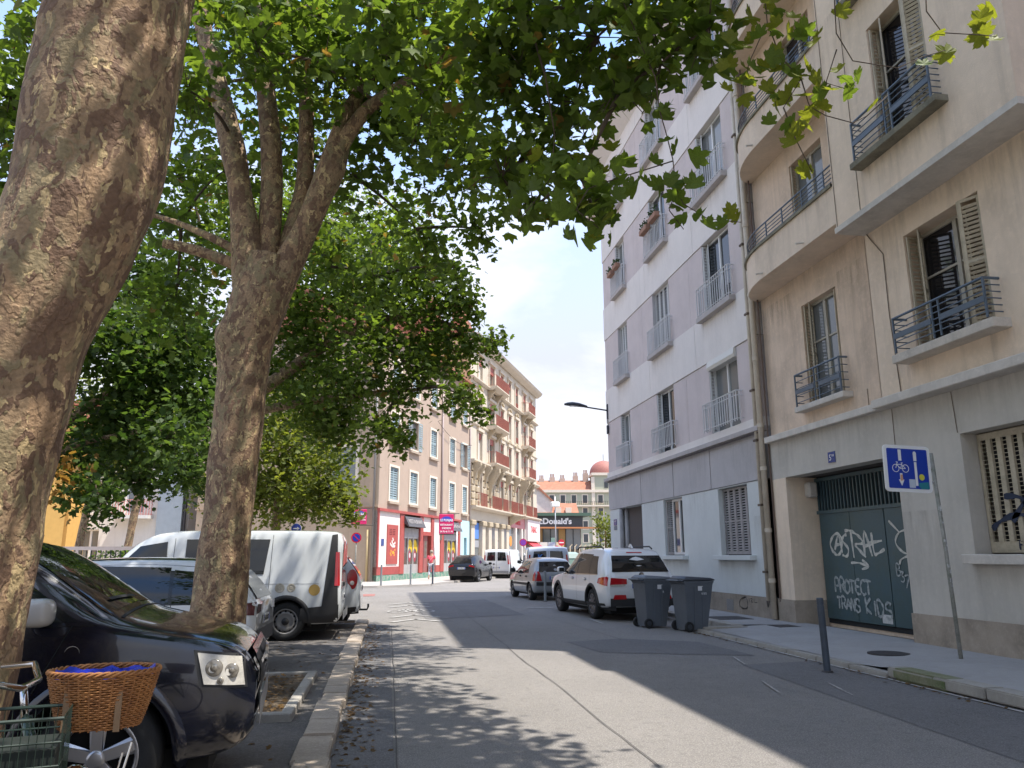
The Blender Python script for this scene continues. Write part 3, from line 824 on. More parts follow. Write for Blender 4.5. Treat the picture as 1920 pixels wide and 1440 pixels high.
# recessed part above the gate: balconette, then round-ended balconies
window(A, TA, 13.40, 14.70, 4.56, 6.75, -.30, WM, P_GLASS, 2, .06, [5.9])
shutter(A, TA, (14.68, -.27), (14.60, -.10), 4.58, 6.72, cream_shutter, .025, .07, .04); shutter(A, TA, (14.55, -.27), (14.40, -.10), 4.58, 6.72, cream_shutter, .025, .07, .04)
shutter(A, TA, (13.45, -.27), (13.47, -.10), 4.58, 6.72, cream_shutter, .025, .07, .04)
MB(TA).box(13.15, 14.95, -.2, .12, 4.44, 4.555).build('sill', ledge_m, A, bevel=.01)
railing_h(A, TA, 13.22, 14.88, -.08, .09, 4.64, 5.24, blue_rail, 5)
soffit_m = mat('balcony_render', (.75, .61, .47), rough=.9, var=.15, vscale=1.2, bump=.4, bscale=75, streak=.3)
for k in range(3):
    zb = 7.45 + FH * k
    window(A, TA, 13.40, 14.70, rec[k + 1][2], rec[k + 1][3], -.30, WM, P_GLASS if k != 1 else DP, 2, .06)
    shutter(A, TA, (14.68, -.28), (14.62, -.1), rec[k + 1][2], rec[k + 1][3] - .03, cream_shutter, .025, .07, .04)
    out = [(12.06, -.1)] + [(12.06, .62), (14.9, .62)] + [(14.9 + 1.6 * math.sin(R(a)), -.1 + .72 * math.cos(R(a))) for a in range(6, 90, 6)] + [(16.5, -.1)]
    inn = [(12.06, -.1), (12.06, .52), (14.9, .52)] + [(14.9 + 1.5 * math.sin(R(a)), -.1 + .62 * math.cos(R(a))) for a in range(6, 90, 6)] + [(16.4, -.1)]
    b = MB(TA); b.prism(out, zb, zb + .14)
    n = len(out)
    vs = [(*p, zb + .14) for p in out] + [(*p, zb + .74) for p in out] + [(*p, zb + .14) for p in inn] + [(*p, zb + .74) for p in inn]
    fs = []
    for i in range(1, n - 1):
        fs += [(i, i + 1, n + i + 1, n + i), (2 * n + i, 2 * n + i + 1, 3 * n + i + 1, 3 * n + i), (n + i, n + i + 1, 3 * n + i + 1, 3 * n + i)]
    b.add(vs, fs)
    bo = b.build('balcony', soffit_m, A); auto_smooth(bo, 30)
    cap = MB(TA); o2 = [(p[0] + (.04 if p[0] > 15.6 else 0), p[1] + .04) for p in out[1:-1]]; i2 = [(p[0], p[1] - .03) for p in inn[1:-1]]
    n = len(o2); vs = [(*p, zb + .74) for p in o2] + [(*p, zb + .80) for p in o2] + [(*p, zb + .74) for p in i2] + [(*p, zb + .80) for p in i2]; fs = []
    for i in range(n - 1): fs += [(i, i + 1, n + i + 1, n + i), (n + i, n + i + 1, 3 * n + i + 1, 3 * n + i), (2 * n + i, 2 * n + i + 1, 3 * n + i + 1, 3 * n + i), (i, i + 1, 2 * n + i + 1, 2 * n + i)]
    cap.add(vs, fs).build('coping', sill_moss, bo)
    rl = MB(TA); path = [(p[0], p[1] - .05) for p in out[1:-1]] + [(16.45, -.1)]
    for j, zz in enumerate((.88, .96, 1.04, 1.12, 1.22)): rl.tube([(*p, zb + zz) for p in path], .018 if j == 4 else .010, 6)
    for u in (12.4, 13.2, 14.0, 14.7): rl.box(u - .012, u + .012, .558, .582, zb + .79, zb + 1.22)
    rl.build('railing', blue_rail, bo)
    for u, w in ((14.9, .64), (13.2, .64)):
        MB(TA).tube([(u, .60, zb + .10), (u, .78, zb + .07)], .022, 8).build('spout', ledge_m, bo)
# downpipes in the corner between the two buildings
dp = MB(TA)
dp.tube([(16.56, .09, .12), (16.56, .09, 16.1)], .066, 12)
dpo = dp.build('downpipe', pipe_m, A, smooth=True)
for z in (.9, 2.0, 3.4, 4.4, 6.0, 7.6, 9.4, 11.0, 13.0): MB(TA).lathe([(.068, z), (.08, z), (.08, z + .09), (.068, z + .09)], 12, c=(16.56, .09, 0)).build('collar', pipe_m, dpo)
dp2 = MB(TA).tube([(16.78, .09, .5), (16.78, .09, 15.8)], .052, 10).build('downpipe', pipe_m, A, smooth=True)
for z in (1.1, 2.6, 4.1, 5.3, 7.2, 9.0, 12.0): MB(TA).box(16.70, 16.86, .0, .155, z, z + .05).build('bracket', mat('rusty_bracket', (.14, .10, .07), var=.4), dp2)
MB(TA).tube([(16.36, .03, .5), (16.36, .03, 16.0)], .022, 6).build('cable', mat('old_cable', (.12, .08, .06)), A)
# rain stains under sills, ledges and spouts
stain_m = stain_material('rain_stain', (.15, .11, .075), .21)
def stain(root, T, u0, u1, z0, z1, w): MB(T).add([(u0, w, z0), (u1, w, z0), (u1, w, z1), (u0, w, z1)], [(0, 1, 2, 3)]).build('rain_stain', stain_m, root)
for u0, u1, z0, z1, w in ((9.05, 9.5, 4.15, 4.60, .064), (10.8, 11.35, 4.15, 4.6, .064), (13.1, 13.5, 4.13, 4.44, -.096), (14.5, 15.0, 4.13, 4.44, -.096), (12.2, 16.4, 6.6, 7.45, -.096), (9.0, 11.2, 7.36, 8.02, OR + .004), (9.0, 11.2, 10.5, 11.12, OR + .004), (12.15, 16.0, 3.2, 3.98, .004), (5, 11.9, 3.3, 3.98, .004), (8.6, 10.5, .7, 1.36, .004),
                          (11.0, 12.0, .56, 2.2, .004), (5.5, 8.6, .56, 1.6, .004), (12.3, 13.3, 4.2, 7.0, -.094), (15.0, 16.4, 4.2, 7.2, -.094), (11.2, 12.05, 4.2, 7.2, .063), (8.0, 9.2, 5.2, 7.2, .063), (11.2, 12.0, 8.2, 11.5, OR + .004), (7.9, 9.0, 8.2, 11.5, OR + .004), (9.1, 11.1, 6.85, 7.24, .063), (12.1, 15.2, 7.62, 8.18, .626), (12.1, 15.2, 10.72, 11.28, .626)):
    stain(A, TA, u0, u1, z0, z1, w)
# ---------------------------------------------------------------- second right building: pink and white panels (thing B)
pale_paint = mat('pale_aqua_render', (.63, .65, .63), rough=.9, var=.07, vscale=1.5, bump=.35, bscale=80, streak=.08)
band_m = mat('pale_panel_render', (.76, .705, .655), rough=.9, var=.07, vscale=1.2, bump=.3, bscale=90, streak=.16)
pink_m = mat('mauve_pebble_render', (.62, .54, .515), rough=.95, var=.10, vscale=1.3, bump=.7, bscale=60, streak=.18)
grey_band = mat('grey_concrete_band', (.47, .445, .44), rough=.9, var=.10, vscale=1.2, bump=.3, streak=.2)
joint_m = mat('panel_joint', (.10, .085, .08), rough=.9)
sill_pink = mat('sill_concrete', (.46, .42, .40), rough=.9, var=.15, vscale=3, streak=.3)
TB = lambda u, w, z: (-w, u - 23.0, z)
B = thing('apartment_building', 'taller apartment building with pink and white panels and small white railings', 'building', (8.6, 23.0, 0))
colsB = [(17.72, 19.45), (22.15, 23.68), (26.55, 27.70)]
MB(TB).box(16.55, 29.55, -9, -.26, .02, 18.0).build('core', joint_m, B)
# ground floor
MB(TB).wall(16.6, 29.5, .56, 3.22, .0, [(17.65, 19.35, 1.50, 3.2), (21.9, 23.5, 1.50, 3.2), (25.64, 28.28, .56, 3.215, 1.1)], .22).build('wall', pale_paint, B)
MB(TB).box(16.62, 25.62, -.25, .03, .02, .555).build('plinth', plinth_m, B); MB(TB).box(28.3, 29.52, -.25, .03, .02, .555).build('plinth', plinth_m, B)
for a, b in ((16.6, 19.70), (19.72, 22.5), (22.52, 25.6), (25.62, 29.55)): MB(TB).box(a + .012, b - .012, -.25, .02, 3.235, 4.33).build('wall_panel', grey_band, B)
MB(TB).box(16.6, 29.7, -.25, .16, 4.34, 4.46).build('ledge', sill_pink, B, bevel=.01); MB(TB).box(16.6, 29.55, -.25, .05, 4.46, 4.68).build('ledge_band', band_m, B)
MB(TB).tube([(16.7, .10, 4.30), (21, .10, 4.29), (26, .10, 4.31), (29.4, .10, 4.30)], .018, 5).build('cable', joint_m, B)
lv = [(4.68, 6.67), (8.0, 10.1), (11.45, 13.5), (14.92, 16.95)]
for k, (s0, s1) in enumerate(lv):
    edges = [16.6] + [x for c in colsB for x in c] + [29.5]
    for i in range(0, len(edges), 2):       # pink panels between the windows
        a, b = edges[i], edges[i + 1]
        parts = [(a, b)] if b - a < 2.2 else [(a, (a + b) / 2 + .3 * (-1) ** k), ((a + b) / 2 + .3 * (-1) ** k, b)]
        for p, q in parts: MB(TB).box(p + .006, q - .006, -.25, .0, s0 + .004, s1 - .012).build('wall_panel', pink_m, B)
    top = lv[k + 1][0] if k < 3 else 18.0
    for a, b in ((16.6, 20.25 - .2 * k), (20.25 - .2 * k, 24.2 + .15 * k), (24.2 + .15 * k, 29.55)):
        MB(TB).box(a + .008, b - .008, -.25, .022, s1 + .006, top - .006).build('wall_panel', band_m, B)
    for j, (a, b) in enumerate(colsB):
        zs = s0 if k else 4.68
        for u in (a, b): MB(TB).add([(u, .0, zs), (u, -.25, zs), (u, -.25, s1), (u, .0, s1)], [(0, 1, 2, 3)]).build('window_reveal', grey_band, B)
        if (k, j) in ((1, 1), (1, 2)):          # closed shutters
            n = 4
            for q in range(n):
                w_ = (b - a) / n; shutter(B, TB, (a + q * w_ + .01, -.12), (a + (q + 1) * w_ - .01, -.12), zs + .02, s1 - .02, pale_shutter, .03, .09, .04)
            MB(TB).box(a, b, -.2, -.18, zs, s1).build('window', interior, B)
        else:
            window(B, TB, a + .02, b - .02, zs + .02, s1 - .02, -.20, white_frame, W_GLASS if (k + j) % 2 else P_GLASS, 2, .05, None)
            shutter(B, TB, (b - .03, -.16), (b - .05, .0), zs + .03, s1 - .04, pale_shutter, .03, .09, .04)
            if (k, j) in ((0, 1), (2, 0), (1, 0)): shutter(B, TB, (b - .08, -.16), (b - .30, -.06), zs + .03, s1 - .04, pale_shutter, .03, .09, .04)
        if k: MB(TB).box(a - .22, b + .22, -.2, .20, zs - .15, zs - .004).build('sill', sill_pink, B, bevel=.01)
        railing_v(B, TB, a - .16, b + .16, .0, .17, zs + (.0 if k else .06), zs + .82, white_rail, .13)
# things on the window sills
terra = mat('terracotta_pot', (.34, .19, .13), rough=.8, var=.2)
# roller-blind box over one window
MB(TB).prism_u([(-.18, 6.42), (.05, 6.42), (.09, 6.50), (.06, 6.66), (-.18, 6.66)], 17.74, 19.43).build('blind_box', mat('blind_box_cream', (.66, .64, .58), rough=.5), B)
# ground windows with shutters
window(B, TB, 21.92, 23.1, 1.52, 3.19, -.20, white_frame, W_GLASS, 2, .07)
shutter(B, TB, (23.12, -.19), (23.46, -.08), 1.52, 3.18, grey_shutter, .03, .06, .05)
MB(TB).box(17.65, 19.35, -.22, -.20, 1.5, 3.2).build('window', interior, B)
for q in range(5): shutter(B, TB, (17.67 + q * .335, -.14), (17.67 + (q + 1) * .335 - .01, -.14), 1.52, 3.18, grey_shutter, .03, .065, .05)
for a, b in ((17.40, 19.55), (21.65, 23.75)): MB(TB).box(a, b, -.2, .17, 1.38, 1.50).build('sill', pale_paint, B, bevel=.008)
# entrance: fluted jamb, door with glass
fl = MB(TB)
for k in range(5): fl.tube([(28.2 - k * .20, -.06 - k * .15, .56), (28.2 - k * .20, -.06 - k * .15, 3.2)], .085, 10)
fl.build('fluted_jamb', mat('fluted_concrete', (.36, .34, .33), rough=.85, var=.25, vscale=2, streak=.3), B, smooth=True)
dr = MB(TB); dw = -1.0
for a, b in ((25.66, 25.76), (26.5, 26.58), (27.3, 27.4)): dr.box(a, b, dw, dw + .06, .1, 3.2)
dr.box(25.76, 27.3, dw, dw + .055, 2.35, 2.43); dr.box(25.76, 27.3, dw, dw + .05, .1, .22)
dro = dr.build('entrance_door', mat('brushed_door_frame', (.42, .36, .33), rough=.4, metal=.4), B)
for a, b, c, d in ((25.76, 26.5, .22, 2.35), (26.58, 27.3, .22, 2.35), (25.76, 27.3, 2.43, 3.2)): MB(TB).box(a + .01, b - .01, dw + .02, dw + .03, c, d).build('pane', mat('red_reflection_glass', (.10, .02, .02), rough=.05, spec=.9), dro)  # reflected red-brown is put into the pane colour
MB(TB).box(27.4, 28.28, dw - .1, dw - .02, .1, 3.2).build('door_wall', grey_band, B)
# street name plate
sp = MB(TB).box(28.62, 28.98, .005, .02, 2.62, 2.85).build('street_plate', mat('blue_enamel', (.02, .05, .22)), B)
text_obj('RUE', .09, wp, sp, TB(28.8, .023, 2.77), (PI / 2, 0, -PI / 2), .001)
MB(TB).box(28.62, 28.98, .005, .02, 2.45, 2.60).build('street_plate', mat('grey_plate', (.2, .21, .24)), B)
# eaves, set-back attic, end brackets
MB(TB).prism_u([(-.2, 17.6), (.02, 17.6), (.62, 18.0), (.62, 18.22), (-9, 18.22), (-9, 18.0), (-.2, 18.0)], 16.5, 30.4).build('eaves', band_m, B)
MB(TB).prism_w([(29.55, 15.2), (29.58, 15.2), (30.42, 18.0), (29.55, 18.0)], -9, .6).build('end_eaves', beige, B)
MB(TB).box(17.0, 29.2, -9, -1.6, 18.22, 21.0).build('attic', band_m, B)
railing_v(B, TB, 16.8, 30.1, -.2, .45, 18.22, 19.2, white_rail, .16)
for k, (s0, s1) in enumerate(lv):
    for a, b in colsB:
        if k: stain(B, TB, a - .22, b + .22, s0 - .75, s0 - .15, .026)
for u0, u1, z0, z1, w in ((17, 18.4, 3.3, 4.33, .024), (20, 21.2, 3.3, 4.33, .024), (24, 25.6, 3.3, 4.33, .024), (27, 29, 3.3, 4.33, .024), (17.3, 19.6, .8, 1.38, .004), (21.6, 23.8, .8, 1.38, .004), (16.62, 17.4, .56, 2.4, .004), (20, 21.4, 2.4, 3.2, .004), (24, 25.4, 2.2, 3.2, .004), (16.7, 25.6, .1, .55, .034)): stain(B, TB, u0, u1, z0, z1, w)
# tag on the plinth, vent
gp = MB(TB)
for i, st in enumerate(([(18.05, .52), (18.35, .44), (18.4, .30), (18.2, .24), (18.0, .27), (17.98, .4), (18.02, .54)], [(17.88, .5), (17.86, .42)], [(17.80, .49), (17.7, .49), (17.78, .42), (17.68, .42)], [(17.62, .5), (17.60, .42), (17.45, .42)], [(16.98, .52), (16.95, .34), (16.86, .52)])): ribbon(gp, st, .035 if i in (0, 4) else .014, .034 + .0004 * i)
gp.build('graffiti_tag', black_ink, B)
vg = MB(TB); vg.box(18.75, 19.15, .031, .036, .15, .42)
vg.build('vent_grille', mat('vent_metal', (.30, .28, .26), var=.5, vscale=60), B)

# window-sill objects: flower boxes
def flower_box(u0, u1, z, label, out=.28):
    t = thing('flower_box', label, 'flower box', (8.6 - out, (u0 + u1) / 2, z))
    h = (u1 - u0) / 2
    MB().prism([(-.09, -h), (.09, -h), (.09, h), (-.09, h)], 0, .17).build('trough', terra, t, bevel=.012)
    lf = MB()
    for k in range(60):
        c = Vector((random.uniform(-.12, .12), random.uniform(-h, h), random.uniform(.12, .36))); a = Vector((random.uniform(-1, 1), random.uniform(-1, 1), random.uniform(-.4, 1))).normalized() * .06; b = a.cross(Vector((.3, .5, .8))).normalized() * .035
        lf.add([c - b, c + a, c + b, c - a * .3], [(0, 1, 2, 3)])
    lf.build('foliage', mat('flower_box_leaves', (.05, .10, .025), rough=.7, var=.4), t)['kind'] = 'stuff'
flower_box(22.1, 22.8, 12.25, 'terracotta flower box on the third-floor rail, near half of the middle column')
flower_box(23.0, 23.7, 12.20, 'terracotta flower box with trailing plants, far half of the middle column rail')
flower_box(26.5, 27.0, 12.20, 'small flower box on the end column rail, nearer of the two')
flower_box(27.2, 27.7, 12.15, 'small flower box at the far end of the end column rail')
# ---------------------------------------------------------------- left corner house with the restaurant (thing C)
tan_m = mat('tan_render', (.425, .32, .245), rough=.92, var=.10, vscale=.9, bump=.5, bscale=60, streak=.15)
gable_m = mat('gable_render', (.48, .36, .25), rough=.93, var=.14, vscale=.5, bump=.5, bscale=40, streak=.25)
cream_trim = mat('cream_trim', (.72, .62, .50), rough=.85, var=.12)
blue_shut = mat('grey_blue_shutter', (.30, .38, .40), rough=.6, var=.15)
red_shop = mat('red_shop_paint', (.40, .075, .06), rough=.55, var=.15, vscale=3)
white_shop = mat('white_shop_wall', (.74, .66, .60), rough=.8, var=.1)
TC = lambda u, w, z: (u, -w, z)
C = thing('corner_house', 'tan corner house with blue shutters and a red and white restaurant front', 'house', (C0.x, C0.y, 0), PI / 2 - CT)
cu = [(1.35, 3.0), (4.65, 6.3), (8.4, 10.0), (12.55, 14.15), (15.75, 17.3)]
rows = [(4.72, 6.95), (8.2, 10.3), (11.7, 13.7)]
holes = [(a + .18, b - .18, z0 + .12, z1 - .14, .16) for a, b in cu for z0, z1 in rows]
MB(TC).wall(0, 17.9, 4.2, 15.1, 0, holes).build('wall', tan_m, C)
MB(TC).add([(0, 0, 0), (0, -12, 0), (0, -12, 15.1), (0, 0, 15.1)], [(0, 1, 2, 3)]).build('gable_wall', gable_m, C)
MB(TC).box(.02, 17.88, -12, -.9, .1, 15.08).build('core', gable_m, C)
MB(TC).prism_u([(.55, 15.1), (.55, 15.25), (-6, 18.4), (-12.5, 15.25), (-12.5, 15.1)], -.3, 17.85).build('roof', mat('old_roof_tiles', (.33, .13, .075), rough=.9, var=.35, vscale=5, bump=.6, bscale=18), C)
MB(TC).box(-.12, .0, -12.05, .02, 4.3, 4.38).build('gable_band', gable_m, C)
for a, b in cu:
    for r_, (z0, z1) in enumerate(rows):
        t = MB(TC)
        t.box(a, a + .18, -.02, .05, z0, z1); t.box(b - .18, b, -.02, .05, z0, z1); t.box(a + .18, b - .18, -.02, .05, z1 - .14, z1); t.box(a + .18, b - .18, -.02, .05, z0, z0 + .12)
        t.build('window_surround', cream_trim, C)
        MB(TC).box(a - .08, b + .08, -.02, .16, z0 - .14, z0 - .005).build('sill', mat('stone_sill', (.42, .33, .25), rough=.9, var=.2), C)
        m_ = (a + b) / 2
        MB(TC).box(a + .18, b - .18, -.16, -.15, z0 + .1, z1 - .1).build('window', P_GLASS, C)
        if (r_, a) in ((1, 15.75), (1, 4.65)):
            shutter(C, TC, (a + .16, .06), (a - .42, .08), z0 + .1, z1 - .12, blue_shut, .04, .14, .06); shutter(C, TC, (b - .16, .06), (b + .42, .08), z0 + .1, z1 - .12, blue_shut, .04, .14, .06)
        else:
            shutter(C, TC, (a + .19, -.05), (m_ - .01, -.05), z0 + .13, z1 - .15, blue_shut, .04, .14, .06); shutter(C, TC, (m_ + .01, -.05), (b - .19, -.05), z0 + .13, z1 - .15, blue_shut, .04, .14, .06)
# gable window, pipes
gw_ = MB(TC)
gw_.box(-.06, .0, -3.5, -3.3, 5.0, 8.0); gw_.box(-.06, .0, -1.5, -1.3, 5.0, 8.0); gw_.box(-.06, .0, -3.3, -1.5, 7.8, 8.0)
gw_.build('window_surround', cream_trim, C)
MB(TC).box(-.012, -.002, -3.3, -1.5, 5.0, 7.8).build('window', P_GLASS, C)
MB(TC).tube([(-.10, -.25, .1), (-.10, -.25, 15)], .07, 8).build('downpipe', mat('grey_zinc_pipe', (.25, .23, .21), rough=.5, metal=.3), C, smooth=True)
MB(TC).tube([(-.10, -.55, .1), (-.10, -.55, 3.0)], .07, 8).build('downpipe', mat('yellow_pipe', (.48, .36, .18), rough=.7), C, smooth=True)
MB(TC).tube([(10.9, .08, 2.6), (10.9, .08, 15)], .07, 8).build('downpipe', mat('mauve_pipe', (.40, .32, .30), rough=.6), C, smooth=True)
MB(TC).tube([(17.75, .08, 4.3), (17.75, .08, 15)], .06, 8).build('downpipe', mat('mauve_pipe', (.40, .32, .30)), C, smooth=True)
# shop front
MB(TC).box(0, 3.35, -.3, .0, .9, 4.08).build('shop_wall', white_shop, C)
MB(TC).box(0, 3.35, -.3, .03, .45, .9).build('shop_plinth', mat('dull_red', (.36, .07, .06), rough=.7, var=.2), C)
MB(TC).box(0, 15.6, -.3, .02, .1, .44).build('green_plinth', mat('green_plinth', (.07, .22, .15), rough=.8, var=.5, vscale=4, col2=(.35, .33, .28)), C)
MB(TC).box(-.03, 10.9, -.05, .12, 4.08, 4.24).build('fascia', red_shop, C); MB(TC).box(10.92, 15.65, -.05, .12, 4.06, 4.2).build('fascia', red_shop, C)
MB(TC).box(-.03, .14, -.02, .06, .9, 4.08).build('corner_post', red_shop, C)
ps = MB(TC).box(1.35, 3.0, .004, .05, 1.05, 3.35).build('menu_board', red_shop, C)
for k in range(22):
    u, z = random.uniform(1.75, 2.5), random.uniform(1.95, 2.5); MB(TC).box(u, u + .13, .052, .054 + .0002 * k, z, z + .10).build('menu_print', mat('menu_white', (.7, .62, .56)), ps)
for k in range(12):
    u, z = random.uniform(1.7, 2.5), random.uniform(1.5, 1.85); MB(TC).box(u, u + .12, .052, .056 + .0002 * k, z, z + .12).build('menu_print', mat('menu_orange', (.75, .33, .04)), ps)
for k in range(8): MB(TC).box(1.65 + .5 * (k % 2), 2.05 + .5 * (k % 2), .052, .054, 2.75 + .1 * (k // 2), 2.80 + .1 * (k // 2)).build('menu_print', mat('menu_dark', (.16, .02, .02)), ps)
for u0, u1 in ((3.35, 4.05), (6.75, 7.4), (9.0, 9.5), (10.9, 11.65), (14.75, 15.5)): MB(TC).box(u0, u1, -.25, .06, .44, 4.06).build('pilaster', red_shop, C, bevel=.02)
MB(TC).box(7.42, 8.98, -.2, -.02, 3.1, 4.06).build('shop_wall', white_shop, C); MB(TC).box(9.52, 10.88, -.2, .0, .9, 4.06).build('shop_wall', white_shop, C)
MB(TC).box(7.42, 8.98, -.2, .05, 2.85, 3.1).build('door_head', red_shop, C); MB(TC).box(9.52, 10.88, -.2, .03, .44, .9).build('shop_plinth', red_shop, C)
zinc_sign = mat('dark_sign_board', (.08, .075, .08), rough=.6); gold = mat('grey_letter', (.42, .38, .36), rough=.5)
def shop_bay(u0, u1, txt):
    s_ = MB(TC).prism_u([(-.05, 3.95), (.12, 3.95), (.42, 3.32), (.36, 3.30), (-.05, 3.6)], u0 - .15, u1 + .15).build('awning_sign', zinc_sign, C)
    text_obj(txt, .40, gold, s_, TC((u0 + u1) / 2, .29, 3.64), (R(62), 0, 0), .004, width=(u1 - u0) * .9)
    MB(TC).box(u0, u1, -.12, -.04, 2.7, 3.25).build('transom', mat('shop_transom', (.42, .40, .40), var=.2), C)
    n = 3 if u1 - u0 > 2.6 else 2; d = (u1 - u0) / n
    f = MB(TC)
    for k in range(n + 1): f.box(u0 + k * d - .05, u0 + k * d + .05, -.16, -.05, .44, 2.7)
    f.box(u0, u1, -.15, -.06, 2.62, 2.7); f.box(u0, u1, -.15, -.06, .44, 1.0)
    fo = f.build('shop_door', mat('shop_aluminium', (.50, .48, .46), rough=.4, metal=.4), C)
    for k in range(n):
        MB(TC).box(u0 + k * d + .05, u0 + (k + 1) * d - .05, -.13, -.12, 1.0, 2.62).build('pane', mat('shop_glass', (.12, .09, .075), rough=.06), fo)
    for k in range(n):
        if k == 0 and n == 3: continue
        c = u0 + (k + .5) * d; y = MB(TC)
        y.prism_w([(c + .38 * math.cos(a), 2.05 + .5 * math.sin(a)) for a in [PI * q / 14 for q in range(15)]] + [(c - .38, 1.7), (c - .2, 1.9), (c, 2.05), (c + .2, 1.9), (c + .38, 1.7)], -.119, -.112)
        y.build('window_decal', mat('yellow_decal', (.80, .52, .02), rough=.5), fo)
        r2 = MB(TC); r2.prism_w([(c + .22 * math.cos(a), 1.5 + .36 * math.sin(a)) for a in [2 * PI * q / 16 for q in range(16)]], -.118, -.110); r2.build('window_decal', mat('dark_red_decal', (.30, .04, .06)), fo)
        r3 = MB(TC); r3.prism_w([(c + .12 * math.cos(a), 1.55 + .16 * math.sin(a)) for a in [2 * PI * q / 12 for q in range(12)]], -.109, -.104); r3.build('window_decal', mat('pale_decal', (.6, .5, .5)), fo)
shop_bay(4.05, 6.75, 'RESTAURANT')
shop_bay(11.65, 14.75, 'INDIEN')
dd = MB(TC).box(7.9, 8.6, -.14, -.1, .44, 2.85).build('door', mat('house_door', (.30, .10, .09), rough=.6), C); MB(TC).box(8.02, 8.48, -.098, -.09, 1.4, 2.5).build('pane', mat('shop_glass', (.12, .09, .075)), dd)
# pale blue doorway at the end of the front
lb = mat('pale_blue_shop', (.45, .66, .70), rough=.7, var=.1)
MB(TC).wall(15.62, 17.9, .1, 4.2, .02, [(16.5, 17.2, .1, 2.9)], .35).build('shop_wall', lb, C)
MB(TC).box(16.5, 17.2, -.33, -.3, .1, 2.9).build('door', mat('teal_door', (.05, .15, .15), rough=.5), C)
nb_ = MB(TC).box(.55, .95, .004, .02, 2.1, 2.5).build('street_plate', mat('blue_enamel', (.02, .05, .22)), C)
# hanging signs
pinksign = mat('magenta_sign', (.60, .02, .13), rough=.4); bluesign = mat('sign_blue', (.05, .07, .45), rough=.4); sign_w = mat('sign_white', (.85, .80, .80), rough=.4)
def rest_sign(p, rz, label, w, h, lines):
    t = thing('restaurant_sign', label, 'sign', p, rz)
    MB().box(-w / 2, w / 2, -.07, .07, 0, h).build('panel', pinksign, t, bevel=.015)
    for zz in (h + .05, -.05): MB().tube([(-w / 2, 0, zz), (w / 2 + .4, 0, zz)], .025, 6).build('bracket', iron, t)
    z = h * .70
    arc = MB(); arc.prism_w([(w * .42 * math.cos(a), z - h * .07 + h * .26 * math.sin(a)) for a in [PI * k / 12 for k in range(13)]], -.078, -.071); arc.build('blue_arch', bluesign, t)
    text_obj('LE PUNJAB', h * .17, sign_w, t, (0, -.083, z - .02), (PI / 2, 0, 0), .003, .006, width=w * .86)
    for k, ln in enumerate(lines): text_obj(ln, h * .13, sign_w, t, (0, -.083, z - h * (.25 + .17 * k)), (PI / 2, 0, 0), .003, .004, width=w * (.85 if len(ln) > 9 else .6))
q = cw(9.6, .9); rest_sign((q[0], q[1], 3.0), R(4), 'magenta restaurant sign over the shop doorway', 1.02, 1.34, ['RESTAURANT', 'INDIEN', '04 76 46 71 54'])
rest_sign((cw(-.6, -.9)[0], cw(-.6, -.9)[1], 3.3), R(4), 'smaller magenta restaurant sign on the tan gable wall', .86, .84, ['RESTAURANT', '04 76 46 71 54'])

# ---------------------------------------------------------------- ornate cream building (thing D), local u restarts at its near end
cream = mat('cream_stone', (.56, .48, .375), rough=.88, var=.10, vscale=.8, bump=.3, streak=.12)
cream_d = mat('weathered_cream_stone', (.46, .37, .25), rough=.9, var=.25, vscale=1.5, bump=.5, streak=.4)
red_iron = mat('red_ironwork', (.36, .115, .08), rough=.5, var=.2)
red_wood = mat('faded_red_wood', (.36, .10, .075), rough=.6, var=.2)
D = thing('ornate_building', 'cream stone building with red balconies and carved brackets further down the street', 'building', (*cw(17.95, 0), 0), PI / 2 - CT)
du = lambda v: v - 17.95
wc = [(20.1, 21.3, 0), (23.7, 25.3, 1), (27.4, 28.6, 0), (30.5, 31.6, 2), (33.5, 34.6, 0), (36.9, 38.2, 1), (40.3, 41.4, 0)]
dr_ = [(5.75, 8.3), (9.45, 11.75), (12.75, 15.0), (16.35, 18.45)]
hs = [(du(a), du(b), z0, z1, .3) for a, b, k in wc for z0, z1 in dr_]
MB(TC).wall(0, 25.7, 5.3, 19.4, 0, hs).build('wall', cream, D)
MB(TC).box(0.01, 25.69, -12, -.9, .1, 19.35).build('core', cream_d, D)
MB(TC).add([(25.7, 0, 0), (25.7, -12, 0), (25.7, -12, 19.4), (25.7, 0, 19.4)], [(0, 1, 2, 3)]).build('end_wall', cream, D)
MB(TC).add([(0, 0, 15), (0, -12, 15), (0, -12, 19.4), (0, 0, 19.4)], [(0, 1, 2, 3)]).build('party_wall', mat('ochre_party_wall', (.58, .42, .24), rough=.9, var=.1), D)
MB(TC).prism_u([(-.3, 19.4), (.15, 19.3), (.6, 19.6), (.75, 19.85), (-.3, 19.95)], -.1, 26.1).build('cornice', cream, D)
MB(TC).prism_u([(.4, 19.95), (-5, 22.3), (-12, 19.95)], .1, 25.6).build('roof', mat('old_roof_tiles', (.33, .13, .075)), D)
for z, p, t in ((16.0, .32, .22), (12.2, .16, .16), (8.95, .40, .30), (5.2, .55, .30)): MB(TC).prism_u([(-.2, z), (p * .4, z), (p, z + t * .6), (p, z + t), (-.2, z + t)], 0, 25.75).build('string_course', cream, D)
